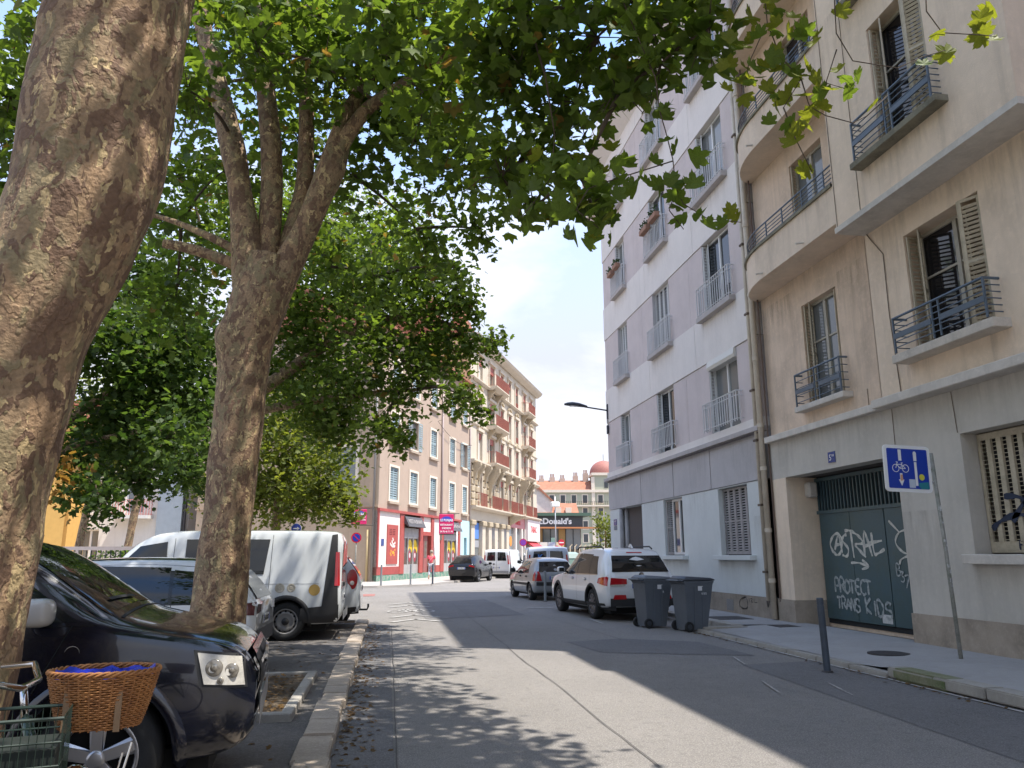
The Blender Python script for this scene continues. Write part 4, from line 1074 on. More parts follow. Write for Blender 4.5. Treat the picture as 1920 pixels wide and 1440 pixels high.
for i, (a, b, k) in enumerate(wc):
    for r_, (z0, z1) in enumerate(dr_):
        A_, B_ = du(a), du(b)
        if i == 0 or k == 2 and r_ > 1: MB(TC).box(A_, B_, -.2, -.16, z0, z1).build('window', mat('pale_blind', (.55, .52, .48)), D)
        else: window(D, TC, A_, B_, z0, z1, -.25, mat('cream_window_frame', (.46, .42, .34)), W_GLASS, 2, .1)
        MB(TC).box(A_, B_, -.16, -.04, z1 - (.5 if r_ < 3 else .7), z1).build('red_blind', red_wood, D)
        tr = MB(TC); tr.box(A_ - .22, A_, -.05, .09, z0 - .1, z1 + .1); tr.box(B_, B_ + .22, -.05, .09, z0 - .1, z1 + .1); tr.box(A_ - .32, B_ + .32, -.05, .2, z1 + .1, z1 + .34)
        tr.build('window_surround', cream, D)
        if r_ in (1, 2):
            hd = MB(TC); c = (A_ + B_) / 2
            for q in range(5): hd.lathe([(0, .2), (.13, .18), (.16, 0)], 8, 'y', (c + (q - 2) * .3, -.02, z1 + .55 + .1 * (2 - abs(q - 2))))
            hd.build('carving', cream_d, D)
        if k == 1 and r_ > 0:
            bw = MB(TC); bw.prism_u([(-.1, z0 - .35), (.5, z0 - .35), (.95, z0 - .1), (.95, z0), (-.1, z0)], A_ - .8, B_ + 2.2 * (1 if i == 1 else .5)).build('balcony_slab', cream, D)
            railing_v(D, TC, A_ - .75, B_ + 2.15 * (1 if i == 1 else .5), .05, .88, z0, z0 + 1.0, red_iron, .17, .018)
            for uu in (A_ - .5, B_ + .4): MB(TC).prism_u([(0, z0 - 1.1), (.15, z0 - 1.1), (.75, z0 - .36), (0, z0 - .36)], uu, uu + .28).build('bracket', cream_d, D)
        elif r_ == 0: railing_v(D, TC, A_ - .3, B_ + (.3 if k == 0 else 1.2), .0, .45, z0 - .2, z0 + .85, red_iron, .17, .018)
        elif r_ > 0 and k == 0 and i != 0: railing_v(D, TC, A_, B_, -.02, .06, z0, z0 + .5, red_iron, .14, .025)
# rusticated first floor with scrolled brackets
for i in range(9):
    uu = [0.3, 1.55, 3.6, 5.0, 7.75, 11.0, 14.2, 17.4, 21.0][i]
    for q in range(6): MB(TC).box(uu, uu + .95, -.02, .13, 5.55 + q * .56, 5.99 + q * .56).build('rusticated_block', cream_d, D, bevel=.04)
    MB(TC).prism_u([(0.1, 7.6), (.25, 7.6), (.4, 8.2), (.75, 8.75), (.75, 8.95), (.1, 8.95)], uu + .25, uu + .65).build('bracket', cream_d, D)
for uu in (5.2, 17.0): MB(TC).prism_u([(0.1, 6.4), (.3, 6.4), (.5, 7.6), (1.1, 8.6), (1.1, 8.95), (.1, 8.95)], uu, uu + .5).build('bracket', cream_d, D)
# shop floor: pilasters and glazing
for i, uu in enumerate((0.2, 3.4, 5.4, 7.4, 9.7, 11.6)): 
    MB(TC).box(uu, uu + .95, -.25, .12, .1, 4.3).build('pilaster', cream, D, bevel=.02)
    MB(TC).box(uu - .08, uu + 1.03, -.2, .25, 3.95, 4.35).build('capital', cream_d, D, bevel=.05)
MB(TC).box(0, 12.6, -.3, .02, 4.36, 5.2).build('shop_fascia', cream, D)
for i, (a, b) in enumerate(((1.2, 3.35), (4.4, 5.35), (6.4, 7.35), (8.4, 9.65), (10.7, 11.55))):
    MB(TC).box(a, b, -.3, -.22, .1, 4.3).build('shop_window', P_GLASS, D)
    MB(TC).box(a, b, -.21, -.19, 2.9, 4.2).build('window_poster', mat('blue_poster', (.10, .22, .55)) if i % 2 == 0 else mat('roller_shutter', (.35, .34, .33)), D)
    MB(TC).box(a, b, -.21, -.18, 2.2, 2.75).build('shop_transom', mat('grey_transom', (.30, .30, .31)), D)
MB(TC).prism_u([(.1, 4.4), (.3, 4.5), (1.6, 5.2), (.1, 5.2)], 12.7, 13.5).build('bracket', cream_d, D)
MB(TC).box(13.6, 19.5, -.25, .05, 4.2, 5.2).build('shop_fascia', mat('pink_fascia', (.55, .22, .22), rough=.6), D)
text_obj('PRIMEUR', .55, mat('red_letters', (.5, .03, .03)), D, TC(16.4, .055, 4.7), (PI / 2, 0, 0), .01, .01)
MB(TC).box(19.6, 25.6, -.25, .35, 3.0, 5.2).build('shop_fascia', mat('white_fascia', (.70, .60, .58), rough=.6), D)
text_obj('TABAC', .9, mat('red_letters', (.5, .03, .03)), D, TC(22.4, .36, 4.2), (PI / 2, 0, 0), .01, .01)
MB(TC).prism_u([(0, 3.0), (.9, 2.35), (.85, 2.25), (0, 2.8)], 20.5, 25.4).build('awning', mat('red_awning', (.50, .04, .05), rough=.7), D)
for i, (a, b) in enumerate(((13.6, 15.4), (16.2, 18.0), (18.6, 19.4), (20.2, 22.6), (23.2, 25.2))):
    MB(TC).box(a, b, -.3, -.2, .1, 4.2 if i < 3 else 2.9).build('shop_window', P_GLASS, D)
for uu in (15.45, 18.05, 19.45, 22.65, 25.25): MB(TC).box(uu, uu + .45, -.25, .05, .1, 4.2 if uu < 19.5 else 3.0).build('pilaster', white_shop, D)
MB(TC).lathe([(0, -.19), (.5, -.19), (.5, -.17), (0, -.17)], 20, 'y', (14.3, 0, 2.9)).build('window_decal', mat('orange_decal', (.7, .25, .05)), D)
# chimneys
brick_m = mat('chimney_brick', (.42, .17, .10), rough=.9, var=.3, vscale=9, bump=.5, bscale=25)
for uu, ww, ht in ((1.0, -1.2, 22.5), (4.5, -5, 24.6), (9, -3, 23.5), (13.5, -1.6, 21.6), (17, -5, 23.8)):
    ch = MB(TC).box(uu, uu + 2.0, ww - .8, ww, 19.9, ht).build('chimney', brick_m, D)
    for q in range(4): MB(TC).tube([(uu + .3 + q * .45, ww - .4, ht), (uu + .3 + q * .45, ww - .4, ht + .7)], .12, 6).build('chimney_pot', terra, ch)
CH2 = MB(TC).box(8.2, 10.4, -7, -5.9, 16, 20.5).build('chimney', brick_m, C)
for q in range(4): MB(TC).tube([(8.5 + q * .5, -6.4, 20.5), (8.5 + q * .5, -6.4, 21.3)], .13, 6).build('chimney_pot', terra, CH2)
# ---------------------------------------------------------------- end of the street
TF = lambda u, w, z: (u, -w, z)
mcd_dark = mat('charcoal_cladding', (.055, .06, .065), rough=.6); mcd_green = mat('dark_green_roof', (.07, .12, .085), rough=.7)
E_ = thing('restaurant_pavilion', 'low fast food pavilion with charcoal sign band and white lettering', 'restaurant', (16.0, 100, 0), R(-3))
MB(TF).box(0, 9.2, -.3, .4, 5.15, 6.55).build('sign_band', mcd_dark, E_); MB(TF).box(-1, 10.2, -8, .9, 6.56, 6.95).build('flat_roof', mcd_green, E_)
MB(TF).box(-1, 11.8, -.4, .8, 4.95, 5.14).build('canopy_edge', mat('orange_edge', (.50, .20, .08), rough=.6), E_)
MB(TF).box(0, 9.1, -8, -.5, .05, 6.5).build('hall', mat('pavilion_wall', (.20, .16, .12), rough=.8, var=.2), E_)
text_obj("McDonald's", 1.02, mat('white_sign_letters', (.85, .85, .85), rough=.4), E_, TF(5.15, .42, 5.85), (PI / 2, 0, 0), .04, .035, width=5.1)
for k in range(9):
    MB(TF).box(.1 + k, 1.0 + k, -.45, -.40, 2.3, 4.9).build('window', P_GLASS if k % 3 else mat('amber_screen', (.40, .24, .08), rough=.5), E_)
    MB(TF).box(k, k + .1, -.42, -.3, .1, 4.94).build('mullion', mcd_dark, E_)
for k, cc in enumerate([(.65, .25, .03), (.75, .55, .40), (.55, .12, .05), (.70, .62, .55), (.20, .22, .35), (.60, .40, .12)]):
    MB(TF).box(.3 + k * 1.05, 1.28 + k * 1.05, .9, 1.0, .9, 3.2).build('window_poster', mat('poster_%d' % k, cc, rough=.6, var=.5, vscale=2.5, col2=(.7, .66, .6)), E_)
for k in range(6): MB(TF).tube([(7.3 + k * .62, 1.2, .1), (7.3 + k * .62, 1.2, 2.6), (7.6 + k * .62, 1.2, 2.9)], .08, 6).build('trellis_post', mat('pale_wood', (.58, .47, .33)), E_)
MB(TF).box(5.0, 5.6, -.39, -.30, 3.0, 3.8).build('menu_screen', mat('menu_screen', (.5, .75, .6), rough=.4), E_)

roof_red = mat('orange_roof_tiles', (.38, .155, .09), rough=.9, var=.3, vscale=1.2, bump=.4, bscale=12)
G_ = thing('tiled_house', 'low house with orange tiled roof and pale gable behind the pavilion', 'house', (26, 125, 0), R(-6))
MB(TF).box(-4, 4.6, -9, 0, 0, 7.4).build('wall', cream_trim, G_)
MB(TF).prism_u([(.5, 7.4), (-4.5, 10.2), (-9.5, 7.4)], -4.4, 5.2).build('roof', roof_red, G_)
MB(TF).prism_w([(-4, 7.4), (0.8, 7.4), (.8, 10.4), (-1.6, 12.4), (-4, 10.4)], -10, -1.5).build('gable', mat('pale_gable', (.66, .60, .54), rough=.9, var=.2, vscale=1), G_)
gb = MB(TF); gb.prism_w([(.9, 10.2), (1.3, 10.1), (-1.6, 12.9), (-1.6, 12.4)], -10, -1.2); gb.prism_w([(-4.1, 10.2), (-4.5, 10.1), (-1.6, 12.9), (-1.6, 12.4)], -10, -1.2); gb.build('gable_roof', roof_red, G_)
for u in (1.3, 3.0): MB(TF).box(u, u + .9, -2.2, -.9, 7.9, 9.3).build('dormer', cream_trim, G_)

green_w = mat('sage_render', (.40, .40, .30), rough=.9, var=.08, vscale=.3)
F_ = thing('domed_building', 'sage green corner building with red dome and tiled roof in the far distance', 'building', (44.5, 205, 0), R(-8))
MB(TF).box(-6, 17.5, -14, 0, 0, 18.2).build('wall', green_w, F_)
MB(TF).box(-6.3, 17.8, -14, .5, 18.2, 18.9).build('cornice', cream_trim, F_)
MB(TF).prism_u([(.3, 18.9), (-6, 22.0), (-13, 18.9)], -6, 10.4).build('roof', roof_red, F_)
for a, b in ((9.9, 10.8), (16.6, 17.5)): MB(TF).box(a, b, -.2, .3, 0, 22.4).build('quoin', cream_trim, F_)
MB(TF).box(10.4, 17.2, -7, .15, 18.9, 22.8).build('tower', green_w, F_); MB(TF).box(10.0, 17.6, -7.3, .6, 22.8, 23.5).build('tower_cornice', cream_trim, F_)
dm = MB(TF).lathe([(3.9 * math.cos(a), 23.5 + 3.9 * math.sin(a) * .95) for a in [PI / 2 * k / 8 for k in range(9)]], 24, 'z', (13.8, -3.4, 0)).build('dome', mat('red_dome_tiles', (.34, .13, .10), rough=.7, var=.2), F_, smooth=True)
MB(TF).tube([(13.8, -3.4, 27), (13.8, -3.4, 29)], .08, 5).build('finial', iron, dm)
MB(TF).box(13.4, 14.4, -.2, .25, 19.4, 21.4).build('window', W_GLASS, F_)
for r_ in range(5):
    for k in range(6):
        u = -4.5 + k * 3.0 + (1.2 if k == 5 else 0); z = 1.6 + r_ * 3.45
        f = MB(TF).box(u - .25, u + 1.45, .0, .08, z - .2, z + 2.3).build('window_surround', cream_trim, F_)
        MB(TF).box(u, u + 1.2, .06, .12, z, z + 2.05).build('pane', W_GLASS, f)
MB(TF).box(-6, 17.6, 0, 1.2, 14.4, 14.75).build('balcony_slab', cream_trim, F_); railing_v(F_, TF, -6, 17.5, .1, 1.1, 14.75, 15.8, iron, .5, .05)
for u, z in ((3.5, 11.2), (3.5, 7.4)): MB(TF).box(u - .3, u + 2, 0, .9, z - .3, z).build('balcony_slab', cream_trim, F_); railing_v(F_, TF, u - .3, u + 2, .1, .85, z, z + 1, iron, .4, .05)
for u, ht in ((-4, 22.4), (-1, 22.8), (1.8, 22.5), (5.5, 23.2), (8.3, 23.9)):
    ch = MB(TF).box(u, u + 1.4, -6.5, -5, 20, ht).build('chimney', mat('plaster_chimney', (.50, .38, .30), rough=.9, var=.2), F_)
    for q in range(3): MB(TF).tube([(u + .3 + q * .4, -5.7, ht), (u + .3 + q * .4, -5.7, ht + 1.0)], .16, 6).build('chimney_pot', terra, ch)
MB(TF).box(-9, -6.1, -12, -1, 0, 19.5).build('side_wing', mat('pinkish_wing', (.5, .36, .3), rough=.9), F_)

# ---------------------------------------------------------------- left background: pale and ochre houses, railing, hedge
white_h = mat('white_render', (.66, .62, .56), rough=.9, var=.1, vscale=.6, streak=.25); ochre_h = mat('ochre_render', (.62, .36, .10), rough=.9, var=.1)
H1 = thing('white_house', 'white rendered house with small balconies seen between the trunks', 'house', (-12.6, 52, 0), R(-4))
MB(TF).wall(-9.5, 0, 0, 11, 0, [(-8.6, -7.4, 1.2, 3.2), (-8.6, -7.4, 4.2, 6.2), (-6.3, -5.2, 4.2, 6.2), (-6.3, -5.2, 1.2, 3.2), (-3.8, -2.6, 4.2, 6.2), (-3.8, -2.6, 7.2, 9.2), (-6.3, -5.2, 7.2, 9.2)], .3).build('wall', white_h, H1)
MB(TF).box(-9.49, -.01, -9, -.5, 0, 10.95).build('core', white_h, H1); MB(TF).box(-9.7, .2, -9, .5, 11, 11.3).build('roof', roof_red, H1)
for a, z in ((-8.6, 1.2), (-8.6, 4.2), (-6.3, 4.2), (-6.3, 1.2), (-3.8, 4.2), (-3.8, 7.2), (-6.3, 7.2)): window(H1, TF, a, a + 1.15, z, z + 2, -.25, None, P_GLASS, 2, .09)
for a in (-9.0, -4.2):
    MB(TF).box(a, a + 2.2, 0, .9, 3.85, 4.05).build('balcony_slab', white_h, H1); railing_v(H1, TF, a, a + 2.2, 0, .85, 4.05, 5.0, mat('red_lattice', (.5, .2, .17)), .16, .02)
MB(TF).box(-1.7, -.2, .02, .3, 0, 10).build('grey_bay', mat('blue_grey_render', (.42, .46, .47), rough=.9, var=.1), H1)
MB(TF).tube([(-.05, .15, 0), (-.05, .15, 11)], .1, 8).build('downpipe', iron, H1)
H2 = thing('ochre_house', 'ochre yellow house at the far left behind the big trunk', 'house', (-18.9, 49.8, 0), R(-4))
MB(TF).wall(-16, 0, 0, 9.6, 0, [(-3.4, -2.2, 1.2, 3.2), (-3.4, -2.2, 4.6, 6.6), (-7, -5.8, 1.2, 3.2), (-7, -5.8, 4.6, 6.6), (-11, -9.8, 4.6, 6.6)], .3).build('wall', ochre_h, H2)
MB(TF).box(-15.9, -.01, -9, -.5, 0, 9.5).build('core', ochre_h, H2); MB(TF).prism_u([(.5, 9.6), (-4, 11.6), (-9, 9.6)], -16.2, .2).build('roof', roof_red, H2)
for a, z in ((-3.4, 1.2), (-3.4, 4.6), (-7, 1.2), (-7, 4.6), (-11, 4.6)): window(H2, TF, a, a + 1.2, z, z + 2, -.25, None, W_GLASS, 2, .09)
# low wall in front of the gable: garden wall joining the corner house
GW = thing('garden_wall', 'tan garden wall running left from the corner house', 'wall', (-11.7, 50.3, 0), PI / 2 - CT)
MB(TC).box(-.3, 0, 0, 0.01, 0, 2.4).build('wall', gable_m, GW)

fence_m = mat('dark_fence_paint', (.03, .035, .032), rough=.5); pale_frame = mat('pale_pink_frame', (.50, .43, .42), rough=.6, var=.15)
FN = thing('railing_fence', 'dark railing fence with pale top rail beside the white house', 'fence', (-9.5, 24, 0))
MB().box(-5, 3.75, -.03, .03, 1.70, 1.80).build('top_rail', pale_frame, FN)
for x in (-5, -2.1, .8, 3.7): MB().box(x, x + .07, -.035, .035, 0, 1.698).build('post', pale_frame, FN)
bar = MB().box(-.012, .012, -.012, .012, .12, 1.69).build('bar', fence_m, FN); bar.location = (-4.9, .0, 0)
for k in range(1, 66): share(bar, FN, (-4.9 + k * .13, 0, 0))
MB().box(-4.92, 3.69, -.015, .015, .10, .119).build('bottom_rail', fence_m, FN)
NT = thing('notice_board', 'small pink notice fixed to the railing fence', 'notice', (-8.6, 23.9, .9))
MB().box(-.22, .22, -.02, .02, 0, .45).build('board', mat('pink_notice', (.62, .40, .42), rough=.7, var=.2, vscale=8), NT); 
MB().box(-.02, .02, -.01, .01, -.9, 0).build('stake', iron, NT)
BR = thing('traffic_barrier', 'grey steel crowd barrier in front of the dark fence', 'barrier', (-9.0, 19.6, 0))
b = MB(); b.tube([(-.9, 0, .05), (-.9, 0, 1.25), (.9, 0, 1.25), (.9, 0, .05)], .02, 6); b.tube([(-.9, 0, .25), (.9, 0, .25)], .015, 6); b.build('frame', mat('galvanised', (.45, .45, .46), rough=.4, metal=.6), BR)
for k in range(13): MB().tube([(-.78 + k * .13, 0, .25), (-.78 + k * .13, 0, 1.24)], .009, 5).build('bar', mat('galvanised', (.45, .45, .46)), BR)

# wire with a lamp across the front of the corner house
p0, p1 = cw(9.5, .2), cw(17.8, .2)
WR = thing('wire', 'thin black wire sagging across the tan facade', 'wire', (*p0, 10.9))
MB().tube([((p1[0] - p0[0]) * t, (p1[1] - p0[1]) * t, -.6 * t - 2.2 * t * (1 - t)) for t in [k / 14 for k in range(15)]], .02, 4).build('strand', iron, WR)
# ---------------------------------------------------------------- vehicles
tyre_m = mat('tyre_rubber', (.018, .018, .018), rough=.85, bump=.2, bscale=80)
rim_m = mat('alloy_rim', (.46, .46, .47), rough=.3, metal=.8); rim_d = mat('dark_alloy', (.10, .10, .11), rough=.3, metal=.7); steel_m = mat('steel_wheel', (.25, .24, .23), rough=.5, metal=.6)
trim_m = mat('black_trim', (.02, .02, .021), rough=.6, bump=.1, bscale=200); liner_m = mat('wheel_arch_liner', (.008, .008, .008), rough=1)
car_glass = mat('car_glass', (.010, .012, .013), rough=.02, spec=.6); lamp_red = mat('tail_lamp_red', (.42, .008, .012), rough=.12, coat=.6); lamp_clear = mat('lamp_clear', (.55, .52, .46), rough=.12, coat=.6, var=.3, vscale=14)
chrome = mat('chrome', (.6, .6, .6), rough=.12, metal=1.0); plate_m = mat('number_plate_white', (.62, .62, .58), rough=.5)
lamp_amber = mat('lamp_amber', (.65, .35, .15), rough=.15)
def paint(name, col, rough=.28): return mat(name, col, rough=rough, coat=1.0, spec=.5)

def pch(xs, ys, x):
    """monotone cubic interpolation"""
    xs, ys = np.array(xs, float), np.array(ys, float); h = np.diff(xs); d = np.diff(ys) / h; m = np.zeros(len(xs))
    m[0], m[-1] = d[0], d[-1]
    for i in range(1, len(xs) - 1): m[i] = 0 if d[i - 1] * d[i] <= 0 else 2 / (1 / d[i - 1] + 1 / d[i])
    i = int(np.clip(np.searchsorted(xs, x) - 1, 0, len(xs) - 2)); t = (x - xs[i]) / h[i]
    return float((2 * t**3 - 3 * t**2 + 1) * ys[i] + (t**3 - 2 * t**2 + t) * h[i] * m[i] + (-2 * t**3 + 3 * t**2) * ys[i + 1] + (t**3 - t**2) * h[i] * m[i + 1])

class Car:
    """x forward from the rear bumper (0) to the nose (L), y left, z up"""
    def __init__(s, name, label, loc, rz, L, W, st, body, group=None, wb=(.18, .80), wr=.32, rim='alloy', arch=None, cat='car', clear=.05, nspoke=5):
        s.L, s.W, s.st = L, W, st; s.X = [q[0] * L for q in st]
        s.root = thing(name, label, cat, loc, rz, group); s.body_m = body; s.wr = wr
        # loft
        N = 56; xs = sorted(set([L * (.5 - .5 * math.cos(PI * k / N)) for k in range(N + 1)]))
        rings = [s.half(x) for x in xs]; m = len(rings[0]); b = MB(); V = []; Fc = []
        for x, h in zip(xs, rings):
            full = [(x, y, z) for y, z in h] + [(x, -y, z) for y, z in reversed(h[1:-1])]; V += full
        r = 2 * m - 2
        for i in range(len(xs) - 1):
            for k in range(r): Fc.append((i * r + k, i * r + (k + 1) % r, (i + 1) * r + (k + 1) % r, (i + 1) * r + k))
        Fc += [tuple(range(r))[::-1], tuple((len(xs) - 1) * r + k for k in range(r))]
        b.add(V, Fc); s.body = b.build('body', body, s.root)
        s.wx = [f * L for f in wb]
        cut = MB(); ca = wr + clear
        for x in s.wx:
            for sg in (-1, 1): cut.lathe([(0, sg * (W / 2 - .32)), (ca, sg * (W / 2 - .32)), (ca, sg * (W / 2 + .2)), (0, sg * (W / 2 + .2))], 40, 'y', (x, 0, wr))
        co = cut.build('cutter', liner_m); bmc = bmesh.new(); bmc.from_mesh(co.data); bmesh.ops.remove_doubles(bmc, verts=bmc.verts, dist=1e-5); bmesh.ops.recalc_face_normals(bmc, faces=bmc.faces); bmc.to_mesh(co.data); bmc.free()
        s.body.data.materials.append(liner_m)
        md = s.body.modifiers.new('arch', 'BOOLEAN'); md.object = co; md.operation = 'DIFFERENCE'; md.solver = 'EXACT'; md.material_mode = 'TRANSFER'
        co.parent = None; co.matrix_world = Matrix.Identity(4)
        keep = s.root.matrix_world.copy(); ol, orz = s.root.location.copy(), s.root.rotation_euler.copy()
        s.root.location = (0, 0, 0); s.root.rotation_euler = (0, 0, 0); bpy.context.view_layer.update()
        baked(s.body); bpy.data.objects.remove(co)
        s.root.location, s.root.rotation_euler = ol, orz
        auto_smooth(s.body, 38)
        if arch:
            for x in s.wx:
                for sg in (-1, 1): s.arch_trim(x, sg, ca, arch)
        for x in s.wx:
            for sg in (-1, 1): s.wheel(x, sg, rim, nspoke)
        # dark underside closes the gap under the body
        MB().box(.25, L - .25, -W / 2 + .22, W / 2 - .22, .16, .34).build('underbody', liner_m, s.root)
    def f(s, i, x): return pch(s.X, [q[i] for q in s.st], x)
    def half(s, x):
        zb, zs, zt, ws, wt = [s.f(i, x) for i in range(1, 6)]; w = s.W / 2 * ws; t = s.W / 2 * wt
        P = [(0, zb), (.80 * w, zb), (.955 * w, zb + .07), (.992 * w, zb + .34 * (zs - zb)), (1.0 * w, zb + .68 * (zs - zb)), (.968 * w, zs), (.5 * (.968 * w + t) + .012, .5 * (zs + zt) + .0), (t, zt - min(.075, .45 * (zt - zs) + .01)), (t * .90, zt - .018), (t * .5, zt + .008), (0, zt + .018)]
        out = []
        for i in range(len(P) - 1):
            p0, p1, p2, p3 = [Vector(P[max(0, min(len(P) - 1, j))]) for j in (i - 1, i, i + 1, i + 2)]
            for k in range(3):
                u = k / 3; q = .5 * (2 * p1 + (p2 - p0) * u + (2 * p0 - 5 * p1 + 4 * p2 - p3) * u * u + (3 * p1 - p0 - 3 * p2 + p3) * u**3); out.append((max(0, q.x), q.y))
        out.append(P[-1]); out[0] = (0, zb)
        return out
    def sy(s, x, z):
        h = s.half(min(max(x, .001), s.L - .001)); h = [p for p in h[3:25]]; zz = [p[1] for p in h]; yy = [p[0] for p in h]
        return float(np.interp(z, zz, yy))
    def tz(s, x, y):
        h = s.half(min(max(x, .001), s.L - .001))[20:]; h = h[::-1]; return float(np.interp(abs(y), [p[0] for p in h], [p[1] for p in h]))
    def rx(s, z, front=False):
        """x of the rear (or front) outline at height z"""
        n = 240; best = 0 if not front else s.L
        for k in range(n):
            x = s.L * .5 * k / n if not front else s.L - s.L * .5 * k / n
            if s.f(3, x) + .015 >= z: return x
        return best
    def side(s, name, q, m, sg=(1, -1), off=.004, n=(8, 6), parent=None, thick=0):
        """four corners (x, z): rear-low, front-low, front-high, rear-high, wrapped on the flank"""
        res = []
        for g in sg:
            def fn(a, b_):
                lo = (q[0][0] + (q[1][0] - q[0][0]) * a, q[0][1] + (q[1][1] - q[0][1]) * a); hi = (q[3][0] + (q[2][0] - q[3][0]) * a, q[3][1] + (q[2][1] - q[3][1]) * a)
                x, z = lo[0] + (hi[0] - lo[0]) * b_, lo[1] + (hi[1] - lo[1]) * b_
                return (x, g * (s.sy(x, z) + off), z)
            o = MB().grid(fn, *n).build(name, m, parent or s.root, smooth=True); res.append(o)
        return res
    def top(s, name, q, m, off=.006, n=(8, 10), parent=None):
        """four corners (x, y) on the upper surface"""
        def fn(a, b_):
            lo = [q[0][i] + (q[1][i] - q[0][i]) * a for i in (0, 1)]; hi = [q[3][i] + (q[2][i] - q[3][i]) * a for i in (0, 1)]
            x, y = lo[0] + (hi[0] - lo[0]) * b_, lo[1] + (hi[1] - lo[1]) * b_
            return (x, y, s.tz(x, y) + off)
        return MB().grid(fn, *n).build(name, m, parent or s.root, smooth=True)
    def end(s, name, q, m, off=.006, n=(8, 8), front=False, parent=None, bow=0.0):
        """four corners (y, z) on the rear or front outline"""
        def fn(a, b_):
            lo = [q[0][i] + (q[1][i] - q[0][i]) * a for i in (0, 1)]; hi = [q[3][i] + (q[2][i] - q[3][i]) * a for i in (0, 1)]
            y, z = lo[0] + (hi[0] - lo[0]) * b_, lo[1] + (hi[1] - lo[1]) * b_
            x = s.rx(z, front); k = bow * (y / (s.W / 2)) ** 2
            return ((x + off - k) if front else (x - off + k), y, z)
        return MB().grid(fn, *n).build(name, m, parent or s.root, smooth=True)
    def arch_trim(s, x, sg, r, m, wd=.075):
        V, Fc = [], []; n = 28
        for k in range(n + 1):
            a = R(-14 + 208 * k / n)
            for rr, o in ((r - .004, -.02), (r - .002, .018), (r + wd * .6, .020), (r + wd, .002)):
                px, pz = x + rr * math.cos(a), max(.16, s.wr + rr * math.sin(a)); V.append((px, sg * (s.sy(px, pz) + o), pz))
        for k in range(n):
            for j in range(3): Fc.append((k * 4 + j, k * 4 + j + 1, k * 4 + 5 + j, k * 4 + 4 + j))
        MB().add(V, Fc).build('wheel_arch', m, s.root, smooth=True)
    def wheel(s, x, sg, rim, nsp):
        r = s.wr; w = .21; yo = s.W / 2 - .035
        t = bpy.data.objects.new('wheel', None); COL.objects.link(t); t.parent = s.root; t.location = (x, sg * yo, r); t.rotation_euler = (0, 0, 0 if sg > 0 else PI)
        ri = r * .66
        MB().lathe([(ri, .0), (ri + .012, .012), (r - .05, .014), (r - .015, -.005), (r, -.04), (r, -w + .04), (r - .02, -w), (ri, -w)], 40, 'y').build('tyre', tyre_m, t, smooth=True)
        m = {'alloy': rim_m, 'dark': rim_d, 'steel': steel_m}[rim]
        q = MB().lathe([(ri, .002), (ri - .014, .006), (ri - .026, -.012), (ri - .03, -.10), (0, -.10)], 40, 'y')
        ro = q.build('rim', m, t, smooth=True)
        if rim == 'steel':
            MB().lathe([(ri - .03, -.05), (ri * .72, -.01), (ri * .55, -.03), (ri * .3, -.02), (0, -.02)], 32, 'y').build('disc', m, ro, smooth=True)
            h = MB()
            for k in range(12): a = 2 * PI * k / 12; h.lathe([(0, .0), (.022, .0), (.022, -.02)], 8, 'y', (ri * .82 * math.cos(a), -.012, ri * .82 * math.sin(a)))
            h.build('vent_hole', liner_m, ro)
            MB().lathe([(ri * .3, -.02), (ri * .27, .005), (0, .012)], 20, 'y').build('hub_cap', trim_m, ro, smooth=True)
        else:
            MB().lathe([(ri - .03, -.085), (.04, -.085)], 32, 'y').build('brake_disc', liner_m, ro)
            sp = MB()
            for k in range(nsp):
                a = 2 * PI * k / nsp + .3; c, sn = math.cos(a), math.sin(a)
                def P(rad, tt, y): return (rad * c - tt * sn, y, rad * sn + tt * c)
                sp.add([P(.03, -.032, -.03), P(.03, .032, -.03), P(ri - .012, .05, -.012), P(ri - .012, -.05, -.012), P(.03, -.03, .0), P(.03, .03, .0), P(ri - .02, .028, .003), P(ri - .02, -.028, .003)],
                       [(4, 5, 6, 7), (0, 1, 5, 4), (1, 2, 6, 5), (2, 3, 7, 6), (3, 0, 4, 7)])
            sp.build('spoke', m, ro)
            MB().lathe([(.055, -.03), (.05, .004), (.03, .008), (0, .008)], 20, 'y').build('hub_cap', m, ro, smooth=True)
    def mirror(s, x, z, m, sg=(1, -1)):
        for g in sg:
            y = s.sy(x, z)
            def se(a, b_):
                th, ph = 2 * PI * a, PI * (b_ - .5); pw = lambda v: math.copysign(abs(v) ** .6, v)
                return (x + .01 + .085 * pw(math.cos(ph)) * pw(math.cos(th)), g * (y + .15 + .10 * pw(math.cos(ph)) * pw(math.sin(th))), z + .075 + .078 * pw(math.sin(ph)))
            o = MB().grid(se, 24, 14).build('mirror', m, s.root, smooth=True)
            MB().box(x - .02, x + .03, g * (y - .02), g * (y + .08), z + .01, z + .05).build('arm', trim_m, o)
            MB().box(x - .075, x - .071, g * (y + .08), g * (y + .22), z + .02, z + .13).build('mirror_glass', car_glass, o)
    def seam(s, x0, z0, x1, z1, sg=(1, -1)):
        s.side('panel_gap', [(x0 - .004, z0), (x0 + .004, z0), (x1 + .004, z1), (x1 - .004, z1)], liner_m, sg, .003, (1, 8))
    def handle(s, x, z, m=None, sg=(1, -1)):
        for g in sg:
            y = s.sy(x, z); o = MB().box(x - .09, x + .09, g * (y + .012), g * (y + .035), z - .014, z + .014).build('door_handle', m or s.body_m, s.root, bevel=.006)
            MB().box(x - .07, x + .07, g * (y - .0), g * (y + .006), z - .03, z + .03).build('handle_recess', liner_m, o)
